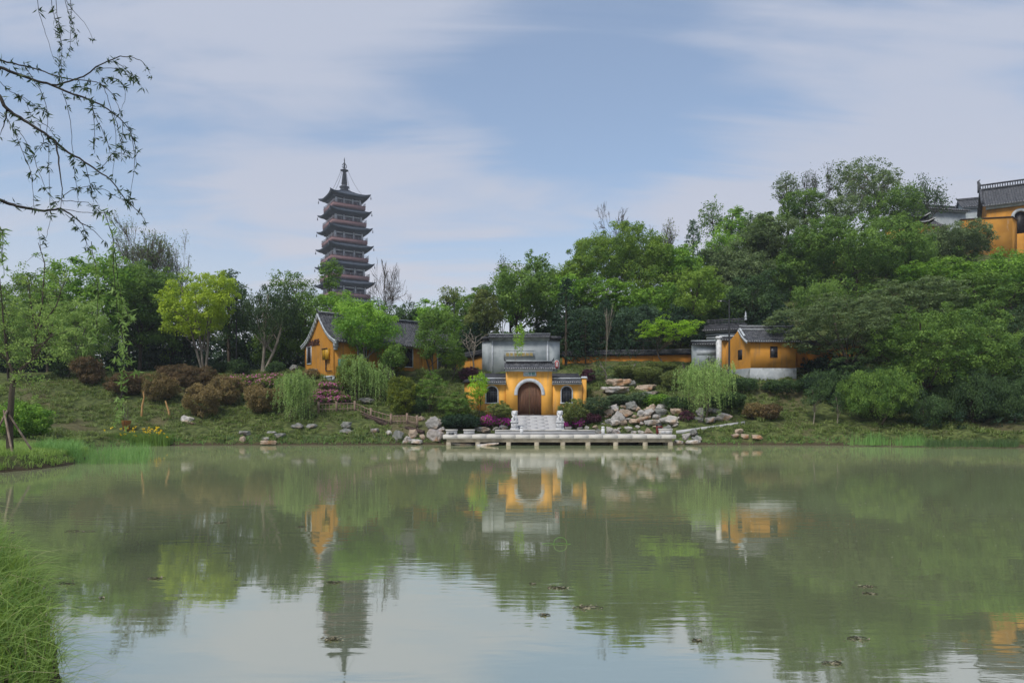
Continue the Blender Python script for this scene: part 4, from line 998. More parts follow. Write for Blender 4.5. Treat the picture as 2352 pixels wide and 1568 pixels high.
# --- the pagoda
DP = 300.0
pg = thing('pagoda', 'tall dark square pagoda with red balcony bands and a spire on the horizon', 'pagoda', (X(791, DP), DP + 0, 20.0), math.radians(31.5))
def pagoda():
    zf = lambda v: Z(v, DP) - 20.0; C45 = math.cos(math.pi / 4)
    def eave(z, hw_out, hw_in, zin, name='roof', apex=False):
        """four sides, corners swept up; z = eave height at mid-side"""
        g = Geo(); n, m = 13, 6
        for k in range(4):
            R = np.array(Matrix.Rotation(k * math.pi / 2, 3, 'Z')); P = np.zeros((n, m, 3)); Q = np.zeros((n, m, 3))
            for i in range(n):
                f = 2 * i / (n - 1) - 1; e = abs(f) ** 3.5
                for j in range(m):
                    q = j / (m - 1); hw = hw_out + (hw_in - hw_out) * q + .35 * e * (1 - q)
                    zz = z + (zin - z) * (q ** 1.55) + .95 * e * (1 - q) ** 2
                    P[i, j] = (f * hw, -hw, zz); Q[i, j] = (f * hw * (1 - .02), -hw * (1 - .02), z - .45 + (z - .9 - z + .45) * q + .95 * e * (1 - q) ** 2) if True else 0
            P = P @ R.T; Q = Q @ R.T
            g.grid(P); g.grid(Q, flip=True)
            g.grid(np.stack([P[:, 0], Q[:, 0]], 1), flip=True)
            g.tube(P[0] + np.array([0, 0, .12]), .22, 5)
        b = g; g.mi = 1
        for k in range(4):
            a = math.pi / 4 + k * math.pi / 2; r = (hw_out + .35) / C45
            b.tube([(r * math.cos(a), r * math.sin(a), z + .3), (r * math.cos(a), r * math.sin(a), z - .9)], [.1, .28], 5)
        for k in range(4): pass
        o = g.build(name, [M['pg_dark'], M['pg_wood']], pg)
        return o
    # v of each eave at mid-front, half widths from the measured ends
    ev = [458.5, 496.8, 535, 575.5, 616, 657.5]; pitch = 41.0
    while len(ev) < 9: ev.append(ev[-1] + pitch)
    k_ = DP / F
    for i, v in enumerate(ev):
        z = zf(v); half = (8.55 + i * .32)          # eave half width
        body = half - 3.2 + .02 * i
        top = i == 0
        eave(z, half, .8 if top else body + .3, zf(437) if top else z + 2.0)
        zb = (zf(ev[i + 1]) + 1.9) if i < 8 else -3
        # bracket zone
        g = Geo(); g.box(-body - .9, body + .9, -body - .9, body + .9, z - 1.1, z - .3, taper=-.3); g.build('bracket_course', M['pg_wood'], pg)
        g = Geo(); g.box(-body, body, -body, body, zb, z - 1.05); wallo = g.build('storey_wall', M['pg_wood'], pg)
        h1 = z - 1.1; bz = zb + 1.55       # balcony floor
        def piece(nm, mat, *bx):
            if i < 6: q_ = Geo(); q_.box(*bx[:6], R=bx[6]); q_.build(nm, M[mat], wallo)
            else: rest[nm].box(*bx[:6], R=bx[6])
        rest = {'column': Geo(), 'window': Geo(), 'lintel': Geo()}
        for k in range(4):
            R = Matrix.Rotation(k * math.pi / 2, 4, 'Z')
            for f in (-.97, -.36, .36, .97): piece('column', 'pg_white', f * body - .28, f * body + .28, -body - .32, -body - .01, bz, h1, R)
            for f in (-.67, 0, .67):
                wd = .22 * body if f else .28 * body
                piece('lintel', 'pg_white', f * body - wd, f * body + wd, -body - .16, -body - .01, h1 - .75, h1 - .25, R)
                piece('window', 'void', f * body - wd * .72, f * body + wd * .72, -body - .10, -body - .01, bz + .1, h1 - 1.0, R)
        if i >= 6:
            for nm, mt in (('column', 'pg_white'), ('lintel', 'pg_white'), ('window', 'void')): tag(rest[nm].build(nm + '_row', M[mt], wallo), kind='stuff')
        bw = body + 1.75
        g = Geo(); g.box(-bw, bw, -bw, bw, bz - 1.55, bz, taper=-.05); g.box(-bw - .12, bw + .12, -bw - .12, bw + .12, bz - .02, bz + .12); bo = g.build('balcony', M['pg_red'], pg)
        r = Geo()
        for k in range(4):
            R = Matrix.Rotation(k * math.pi / 2, 4, 'Z')
            r.box(-bw, bw, -bw, -bw + .12, bz + .95, bz + 1.1, R=R); r.box(-bw, bw, -bw + .01, -bw + .11, bz + .5, bz + .6, R=R)
            for f in np.linspace(-1, 1, 9): r.box(f * (bw - .1) - .1, f * (bw - .1) + .1, -bw, -bw + .15, bz, bz + (1.5 if abs(f) > .99 else 1.15), R=R)
        r.build('railing', M['pg_rail'], bo)
    sp = Geo(); z0 = zf(437)
    V = lambda v: zf(v)
    prof = [(1.9, z0 - .4), (1.7, V(433)), (2.2, V(431)), (2.0, V(429)), (1.2, V(427)), (1.1, V(424))]
    vs = np.linspace(424, 396, 11)
    for q, v in enumerate(vs): r = 1.35 - .06 * q; prof += [(r * .6, V(v)), (r, V(v - .5)), (r, V(v - 1.3)), (r * .6, V(v - 1.9))]
    prof += [(.5, V(394)), (1.7, V(392.5)), (1.8, V(391.5)), (.5, V(390.5)), (.4, V(386)), (.3, V(378)), (.5, V(376)), (.2, V(373)), (.25, V(368)), (.05, V(362)), (0, V(361.5))]
    s = sp.lathe(prof, sides=12).build('spire', M['pg_wood'], pg)
    rg = Geo(); a = np.linspace(0, 2 * np.pi, 17); zc = V(382); rg.tube(np.c_[1.0 * np.cos(a), 0 * a, zc + 1.0 * np.sin(a)], .16, 5, cap=False); rg.tube(np.c_[0 * a, 1.0 * np.cos(a), zc + 1.0 * np.sin(a)], .16, 5, cap=False); rg.build('spire_ring', M['pg_wood'], s)
    ch = Geo()
    for k in range(4):
        an = math.pi / 4 + k * math.pi / 2; r1 = 7.6 / C45 * .86; p = np.array([1.6 * math.cos(an), 1.6 * math.sin(an), V(392)]); q = np.array([r1 * math.cos(an), r1 * math.sin(an), zf(455)])
        t_ = np.linspace(0, 1, 9)[:, None]; P = p + (q - p) * t_; P[:, 2] -= 1.4 * np.sin(np.pi * t_[:, 0]); ch.tube(P, .07, 4)
    ch.build('stay_chain', M['pg_wood'], s)
    g = Geo(); g.box(-14, 14, -14, 14, -3, 3.5); g.build('podium', M['pg_white'], pg)
pagoda()

# --- lamp posts
def lamp(u, vb, vt, D, label, arms=True):
    x = X(u, D); zb = H(x, D) if vb is None else Z(vb, D); zt = Z(vt, D); t = thing('lamp_post', label, 'lamp post', (x, D, zb), group='dark lamp posts'); h = zt - zb
    g = Geo(); g.tube([(0, 0, -.3), (0, 0, h * .5), (0, 0, h)], [.11, .09, .06], 8); g.lathe([(.2, -.3), (.2, .25), (.12, .35), (.1, .5)], sides=8); g.build('pole', M['iron'], t)
    if arms:
        g = Geo(); g.tube([(0, 0, h - .5), (-.35, -.05, h - .18), (-.9, -.1, h - .15)], .035, 5); g.tube([(0, 0, h - 1.1), (-.35, 0, h - 1.1)], .03, 5); g.build('arm', M['iron'], t)
        g = Geo(); g.box(-1.25, -.55, -.2, .02, h - .22, h - .10); g.build('lamp_head', M['iron'], t)
        g = Geo(); g.box(-.98, -.85, -.22, -.2, h - .2, h - .14); g.build('lens', M['white'], t)
    else:
        g = Geo(); g.lathe([(.05, h), (.2, h + .08), (.24, h + .5), (.1, h + .62), (.02, h + .8)], sides=8); g.build('lamp_head', M['iron'], t)
lamp(1675, 852, 688, 69.4, 'slim black lamp post with side arm in front of the porch wall')
lamp(543, None, 690, 77.0, 'black lamp post rising behind the yellow-green camphor tree', False)
lamp(1043, 850, 692, 76.5, 'black lamp post with small heads poking out between trees right of the tea house', True)

# red oval sign by the gate roof
t = thing('oval_sign', 'small dark red sign with pale characters by the gate roof', 'sign', (X(1279, 70.5), 70.5, Z(858, 70.5)))
g = Geo(); g.tube([(0, 0.03, -.5), (0, .03, .6)], .03, 6); g.build('post', M['iron'], t)
g = Geo(); h0, h1 = Z(847, 70.5) - t.location.z, Z(827, 70.5) - t.location.z; a = np.linspace(0, 2 * np.pi, 25)[:-1]
pol = [(.25 * np.sign(np.cos(q)) * abs(np.cos(q)) ** .6, (h0 + h1) / 2 + (h1 - h0) / 2 * np.sign(np.sin(q)) * abs(np.sin(q)) ** .6) for q in a]
g.prism(pol, -.03, .02); sg = g.build('board', M['white'], t)
g = Geo(); g.prism([(x * .84, (h0 + h1) / 2 + (z - (h0 + h1) / 2) * .92) for x, z in pol], -.036, -.031); g.build('face', M['signred'], sg)
text(sg, '莲花', .26, (0, -.045, (h0 + h1) / 2), 'white', vertical=True, extrude=.004)
# ------------------------------------------------------------------ plants
def lobes_for(r, rx, ry, rz, n, spread=.62, size=(.38, .6)):
    """one core ellipsoid and n side lobes: an uneven crown"""
    out = [(0, 0, -.05 * rz, rx * .72, ry * .72, rz * .74)]
    for k in range(n):
        a = 2 * math.pi * (k + r.uniform(-.3, .3)) / n * 1.618 * 2; h = r.uniform(-.75, .80); q = math.sqrt(max(.05, 1 - h * h)) * spread * r.uniform(.85, 1.15)
        s = r.uniform(*size)
        out.append((rx * q * math.cos(a), ry * q * math.sin(a), rz * h * .66, rx * s, ry * s, rz * s * r.uniform(.7, 1)))
    return out
def clumps_for(r, lobes, cr, dens=1.0, inner=.25, rag=.16):
    """clump centres over the lobes' surfaces, with outward directions"""
    C, Nn = [], []
    for i, (x, y, z, a, b, c) in enumerate(lobes):
        area = 4 * math.pi * (((a * b) ** 1.6 + (a * c) ** 1.6 + (b * c) ** 1.6) / 3) ** (1 / 1.6)
        n = max(3, int(dens * area / (cr * cr) * .46)); d = r.normal(size=(n, 3)); d /= np.linalg.norm(d, axis=1)[:, None]
        rad = np.where(r.random(n) < inner, r.uniform(.35, .8, n), r.uniform(.82, 1.06, n) + (r.random(n) < rag) * r.uniform(.05, .22, n))[:, None]
        P = np.array((x, y, z)) + d * np.array((a, b, c)) * rad; keep = np.ones(n, bool)
        for j, L_ in enumerate(lobes):
            if j != i: keep &= (((P - np.array(L_[:3])) / np.array(L_[3:])) ** 2).sum(1) > .50
        keep |= r.random(n) < .12
        C.append(P[keep]); Nn.append(d[keep])
    return np.concatenate(C), np.concatenate(Nn)
def foliage(r, C, Nn, cr, style, leaf, cover, zspan):
    n = len(C); flat = {'round': .8, 'layer': .38, 'droop': .75, 'airy': .8, 'spray': .30, 'tuft': .9}.get(style, .8)
    asp = .55 if style not in ('droop', 'pine') else .30
    la = leaf * leaf * asp * .5
    per = max(3, int(cover * 5.4 * cr * cr * (.6 + .4 * flat) / la / 2.2)); k = n * per
    ci = np.repeat(np.arange(n), per); d = r.normal(size=(k, 3)); d += Nn[ci] * .7 + np.array([0, 0, .35]); d /= np.linalg.norm(d, axis=1)[:, None]
    sz = np.repeat(r.uniform(.5, 1.45, n), per)[:, None]
    P = C[ci] + d * cr * sz * (r.random(k) ** .45)[:, None] * np.array([1, 1, flat])
    if style == 'droop': P[:, 2] -= cr * sz[:, 0] * r.random(k) * 1.1
    if style in ('layer', 'spray'): P[:, 2] -= .12 * ((P[:, :2] - C[ci][:, :2]) ** 2).sum(1) / cr
    N = d * .55 + r.normal(size=(k, 3)) * .45 + np.array([0, 0, .35 if style != 'droop' else 0])
    if style in ('layer', 'spray'): N += np.array([0, 0, .9])
    T = r.normal(size=(k, 3)); 
    if style == 'droop': T = T * .35 + np.array([0, 0, -1.0]); N[:, 2] *= .3
    tint = np.clip(np.repeat(r.normal(.42, .27, n), per) + r.normal(0, .20, k) + .12 * (d[:, 2]), 0, 1)
    return P, N, T, leaf * r.uniform(.7, 1.3, k), leaf * asp * r.uniform(.7, 1.3, k), tint
def limb(g, a, b, r0, r1, r, sag=.12, n=5, sides=5):
    a = np.asarray(a, float); b = np.asarray(b, float); t = np.linspace(0, 1, n)[:, None]; L_ = np.linalg.norm(b - a)
    P = a + (b - a) * t; P += r.normal(size=3) * L_ * .06 * np.sin(np.pi * t); P[:, 2] += sag * L_ * np.sin(np.pi * t[:, 0]) * .5
    g.tube(P, np.linspace(r0, r1, n), sides, cap=False)
    return P
def tree(name, label, u, vt, vb, hw, D, mat, style='round', leaf=.30, cr=None, cover=1.0, dens=1.0, lob=7, trunk=None, stems=1, base_u=None, seed=0,
         cat='tree', group=None, tr=None, lean=0, spread=.62, size=(.38, .6), ry=None, nlimb=22, base_v=None, squash=1.0, inner=.25):
    r = RNG(seed + int(u * 7 + vt)); x = X(u, D); bx = X(base_u if base_u is not None else u + lean, D)
    bz = H(bx, D) - .08 if base_v is None else Z(base_v, D)
    zt, zb = Z(vt, D), Z(vb, D); zb = max(zb, bz + .15); rx = hw / F * D; rz = max((zt - zb) / 2, .3); ry = (ry or .9) * rx; ry = min(ry, 4.5 + rx * .35)
    cz = (zt + zb) / 2 - bz; cx = x - bx
    t = thing(name, label, cat, (bx, D, bz), group=group)
    cr = cr or max(.28, min(.95, .23 * min(rx, rz) + .12)); cr = min(cr, rz * .6, rx * .6)
    rxe, rze = max(rx - cr * .8, rx * .5), max(rz - cr * .75, rz * .5)
    lobes = lobes_for(r, rxe, ry, rze, lob, spread, size)
    C, Nn = clumps_for(r, lobes, cr, dens, inner); C = C + np.array([cx, 0, cz])
    C[:, 2] = np.maximum(C[:, 2], .12)
    a = foliage(r, C, Nn, cr, style, leaf, cover, rz)
    g = Geo(); g.cards(*a); g.build('crown', M[mat], t)
    h = zt - bz; tr = tr or max(.05, .017 * h); g = Geo()
    tops = []
    for s in range(stems):
        off = np.array([(s - (stems - 1) / 2) * rx * .45 / max(1, stems - 1) * 1.3 if stems > 1 else 0, r.uniform(-.2, .2) * rx, 0])
        top = np.array([cx, 0, cz + rze * .45]) + off * 1.4
        P = limb(g, (r.uniform(-.1, .1) * (stems > 1), 0, -.25), top, tr * (1 if stems == 1 else .7), tr * .28, r, 0, 8, 7); tops.append(P)
    far = np.argsort(-np.linalg.norm((C - (cx, 0, cz)) / (rx, rx, rz), axis=1) + r.random(len(C)) * .8)[:nlimb]
    for q in far:
        P = tops[r.integers(len(tops))]; c = C[q]; zz = max(P[0][2] + (cz - rz) * .9, c[2] - np.linalg.norm(c[:2] - P[-1][:2]) * .9 - .3)
        j = int(np.argmin(np.abs(P[:, 2] - zz))); j = min(max(j, 2), len(P) - 2)
        limb(g, P[j], c, tr * .34 * (1 - j / 12), tr * .07, r, .14, 5, 4)
    g.build('trunk', M[trunk or 'bark'], t, smooth=True)
    return t
def bare_tree(name, label, u, vt, hw, D, mat='bark', seed=0, upright=.6, depth=5, leafmat_=None, base_u=None, leaf=.22, nleaf=0, fork=.25, tr=None, first=.3, group=None, base_v=None, droop=0.0, lf=3):
    r = RNG(seed + int(u)); bx = X(base_u or u, D); bz = H(bx, D) - .1 if base_v is None else Z(base_v, D); h = Z(vt, D) - bz; x = X(u, D) - bx; rx = hw / F * D
    t = thing(name, label, 'tree', (bx, D, bz), group=group); g = Geo(); tips = []
    def grow(p, d, L_, rad, k):
        n = 4; P = [p]; dd = d.copy()
        for i in range(n):
            dd = dd + r.normal(size=3) * .10 + np.array([0, 0, (upright - .35) * .14 - droop * .1 * k]); dd /= np.linalg.norm(dd); P.append(P[-1] + dd * L_ / n)
        g.tube(P, np.maximum(np.linspace(rad, rad * .62, n + 1), D * .00032), 5 if k < 2 else 3, cap=False)
        if k >= depth: tips.append((P[-1], dd)); tips.append((P[2], dd)); return
        m = 2 if k > 1 else lf
        for i in range(m + (r.random() < .45)):
            ax = r.normal(size=3); ax -= ax @ dd * dd; ax /= np.linalg.norm(ax); w = fork * r.uniform(.7, 1.9)
            q = dd * math.cos(w) + ax * math.sin(w); q[0] += (r.random() - .5) * .1
            s = P[-1] if i == 0 else P[r.integers(2, n + 1)]
            grow(s, q / np.linalg.norm(q), L_ * r.uniform(.62, .86), rad * .60, k + 1)
    grow(np.zeros(3), np.array([x / max(h, 1) * .8, 0, 1.0]), h * first, tr or .014 * h, 0)
    V = np.concatenate(g.V); zmax = V[:, 2].max(); sx = rx / max(1e-3, np.percentile(np.abs(V[:, 0] - x), 97))
    S = np.array([min(sx, 3.2), min(sx, 2.4), h / zmax])
    g.V = [v * S for v in g.V]; g.build('trunk', M[mat], t, smooth=True)
    if nleaf:
        Tp = np.array([p for p, d in tips]) * S; ci = r.integers(len(Tp), size=nleaf); P = Tp[ci] + r.normal(size=(nleaf, 3)) * leaf * 1.5
        c = Geo(); c.cards(P, r.normal(size=(nleaf, 3)), r.normal(size=(nleaf, 3)), leaf * r.uniform(.7, 1.3, nleaf), leaf * .5, np.clip(r.normal(.4, .25, nleaf), 0, 1)); c.build('crown', M[leafmat_ or 'dark'], t)
    return t
def willow(label, u, vt, vb, hw, D, mat='willow', seed=0, leaf=.16, n=150, base_u=None, group='young weeping willows', tr=.10, hang=(.5, 1.0)):
    r = RNG(seed + int(u)); bx = X(base_u or u, D); bz = H(bx, D) - .05; zt, zb = Z(vt, D), Z(vb, D); rx = hw / F * D; h = zt - bz; cx = X(u, D) - bx
    t = thing('weeping_willow', label, 'willow', (bx, D, bz), group=group); g = Geo(); c = Geo()
    top = limb(g, (0, 0, -.2), (cx * .7, 0, h * .62), tr, tr * .45, r, 0, 7, 7); PP, NN, TT, LL, tt = [], [], [], [], []
    zb -= bz
    for b in range(11):
        a = b * 2.4 + r.uniform(-.3, .3); e = np.array([cx + math.cos(a) * rx * r.uniform(.45, .95), math.sin(a) * rx * .8, h * r.uniform(.72, .98)])
        B = limb(g, top[r.integers(4, 7)], e, tr * .35, tr * .08, r, .5, 7, 4)
        for k in range(n // 11):
            s = r.uniform(.15, 1.0); q = B[0] + (B[-1] - B[0]) * s; q = np.array([np.interp(s * 6, range(7), B[:, i]) for i in range(3)]) + r.normal(size=3) * rx * (.16, .16, .10)
            L_ = max(.3, (q[2] - zb) * r.uniform(*hang) * (1.0 if r.random() < .35 else .55)); o = np.array([math.cos(a), math.sin(a), 0]) * r.uniform(.0, .30) + r.normal(size=3) * (.10, .10, 0)
            m = 6; s_ = np.linspace(0, 1, m)[:, None]; S = q + o * np.sqrt(s_) * min(L_, 1.4) + np.array([0, 0, -1.0]) * s_ ** 1.25 * L_ + np.array([0, 0, .12]) * np.sin(s_ * np.pi)
            if k % 2 == 0: g.tube(S, .008, 3, cap=False)
            w = max(4, int(L_ / leaf * 3.0)); f = r.random(w) * (m - 1); P = np.stack([np.interp(f, range(m), S[:, i]) for i in range(3)], 1) + r.normal(size=(w, 3)) * .035
            PP.append(P); tt.append(np.clip(r.normal(.5, .2) + r.normal(0, .15, w), 0, 1)); TT.append(r.normal(size=(w, 3)) * .5 + (0, 0, -1)); NN.append(r.normal(size=(w, 3)) + (0, 0, .2))
    C = np.concatenate(PP)[::37]; C = C[C[:, 2] > zb + (h - zb) * r.uniform(.2, .9, len(C))] + r.normal(size=3) * .02; a = foliage(r, C, r.normal(size=C.shape) + (0, 0, .6), .30, 'droop', leaf * .9, .30, 1); c.cards(*a)
    P = np.concatenate(PP); c.cards(P, np.concatenate(NN), np.concatenate(TT), leaf * r.uniform(.7, 1.3, len(P)), leaf * .32, np.concatenate(tt))
    c.build('crown', M[mat], t); g.build('trunk', M['bark'], t, smooth=True)
    return t
def bush(name, label, u, vb, hw, hh, mat, style='round', leaf=.14, D=None, cr=None, lob=5, cover=1.1, flower=None, nf=0, cat='shrub', group=None, seed=0, stemv=0, size=(.45, .62), dens=1.0, ryf=1.0, flo=.07, zofs=0):
    """hw, hh: half width and full height in frame units; vb: v of its foot"""
    r = RNG(seed + int(u * 3 + vb)); p = on_ground(u, vb) if D is None else np.array([X(u, D), D, H(X(u, D), D)]); D = p[1]; k = D / F
    rx = hw * k; h = hh * k; z0 = stemv * k; rz = (h - z0) / 2
    t = thing(name, label, cat, (p[0], p[1], p[2] - .05 + zofs), group=group); cr = cr or max(.12, min(.45, .26 * min(rx, rz) + .04))
    L_ = lobes_for(r, max(rx - cr * .6, rx * .6), max(rx - cr * .6, rx * .6) * ryf, max(rz - cr * .6, rz * .6), lob, .36, (.58, .72))
    C, Nn = clumps_for(r, L_, cr, dens * 1.5, .12, .03); C = C + (0, 0, z0 + rz); C[:, 2] = np.maximum(C[:, 2], .03)
    a = foliage(r, C, Nn, cr, style, leaf, cover, rz); g = Geo(); g.cards(*a); g.build('foliage', M[mat], t)
    if flower:
        m = nf; i = r.integers(len(C), size=m); d = Nn[i] + r.normal(size=(m, 3)) * .5 + (0, -.25, .5); d /= np.linalg.norm(d, axis=1)[:, None]
        P = C[i] + d * cr * r.uniform(.9, 1.25, (m, 1)); f = Geo()
        for q in range(3): f.cards(P + r.normal(size=(m, 3)) * .02, d + r.normal(size=(m, 3)) * .4, r.normal(size=(m, 3)), flo * 1.6, flo * 1.3, r.uniform(0, 1, m))
        f.build('blossom', M[flower], t)
    g = Geo()
    for q in range(7 if z0 < .1 else 4):
        c = C[r.integers(len(C))]; limb(g, (r.uniform(-.08, .08), r.uniform(-.08, .08), -.1), c * (1, 1, .9), .035 if z0 < .1 else .06, .012, r, .05, 4, 4)
    g.build('stems', M['bark'], t)
    return t
def cloud_pine(label, u, vt, vb, hw, D=None, pads=6, seed=0, mat='pine', foot=None, group='cloud-pruned pines'):
    r = RNG(seed + int(u)); D = D or on_ground(u, foot or vb)[1]; x = X(u, D); bz = H(x, D) - .05; k = D / F; rx = hw * k; zt, zb = Z(vt, D) - bz, Z(vb, D) - bz
    t = thing('cloud_pine', label, 'pine', (x, D, bz), group=group); g = Geo(); w = Geo()
    P0 = limb(w, (0, 0, -.2), (rx * .25 * r.choice([-1, 1]), 0, zt * .8), .13, .05, r, 0, 7, 6); C, Nn, pc = [], [], []
    for q in range(pads):
        f = q / max(1, pads - 1); z = zb + (zt - zb) * (f * .86 + .06); wd = rx * (1.0 - .62 * f) * r.uniform(.75, 1.05); a = r.uniform(0, 6.28) if q < pads - 1 else 0
        off = (1 - f) * rx * .55; c = np.array([math.cos(a + q * 2.4) * off + P0[-1][0] * f, math.sin(a + q * 2.4) * off * .7, z]); pr = max(.35, wd * .62); m = max(6, int(pr * pr * 26))
        d = r.normal(size=(m, 3)); d /= np.linalg.norm(d, axis=1)[:, None]; C.append(c + d * np.array([pr, pr * .8, pr * .26]) * r.uniform(.5, 1, (m, 1))); Nn.append(d)
        limb(w, P0[min(6, 2 + int(f * 4))], c - (0, 0, pr * .15), .06, .02, r, .1, 5, 5)
    C = np.concatenate(C); Nn = np.concatenate(Nn); Nn[:, 2] = np.abs(Nn[:, 2])
    a = foliage(r, C, Nn, .20, 'layer', .13, 1.0, 1); g.cards(*a); g.build('crown', M[mat], t); w.build('trunk', M['bark_grey'], t, smooth=True)
    return t
def conifer(name, label, u, vt, vb, hw, D, mat, seed=0, leaf=.26, dens=1.0, loose=.5, group=None):
    r = RNG(seed + int(u)); x = X(u, D); bz = H(x, D) - .1; k = D / F; rx = hw * k; zt = Z(vt, D) - bz; zb = max(.3, Z(vb, D) - bz); t = thing(name, label, 'conifer', (x, D, bz), group=group)
    w = Geo(); w.tube([(0, 0, -.2), (0, 0, zt * .5), (0, 0, zt * .97)], [.018 * zt, .012 * zt, .02], 6); n = int((zt - zb) * rx * 14 * dens); f = r.random(n) ** .8; a = r.uniform(0, 6.28, n)
    prof = rx * (1 - f) ** .75 * (1 - .35 * np.exp(-((f) / .08)))+ .15; rr = prof * np.sqrt(r.uniform(.15, 1.1, n)) * (1 + loose * .5 * np.sin(a * 3 + f * 25))
    C = np.stack([np.cos(a) * rr, np.sin(a) * rr, zb + (zt - zb) * f - rr * .12], 1); N = np.stack([np.cos(a), np.sin(a), np.full(n, .4)], 1)
    for q in range(16): i = r.integers(n); w.tube([(0, 0, min(zt * .95, C[i][2] + .2)), C[i]], [.05, .02], 3, cap=False)
    b = foliage(r, C, N, .38, 'droop' if loose > .6 else 'round', leaf, .55, 1); g = Geo(); g.cards(*b); g.build('crown', M[mat], t); w.build('trunk', M['bark'], t)
    return t

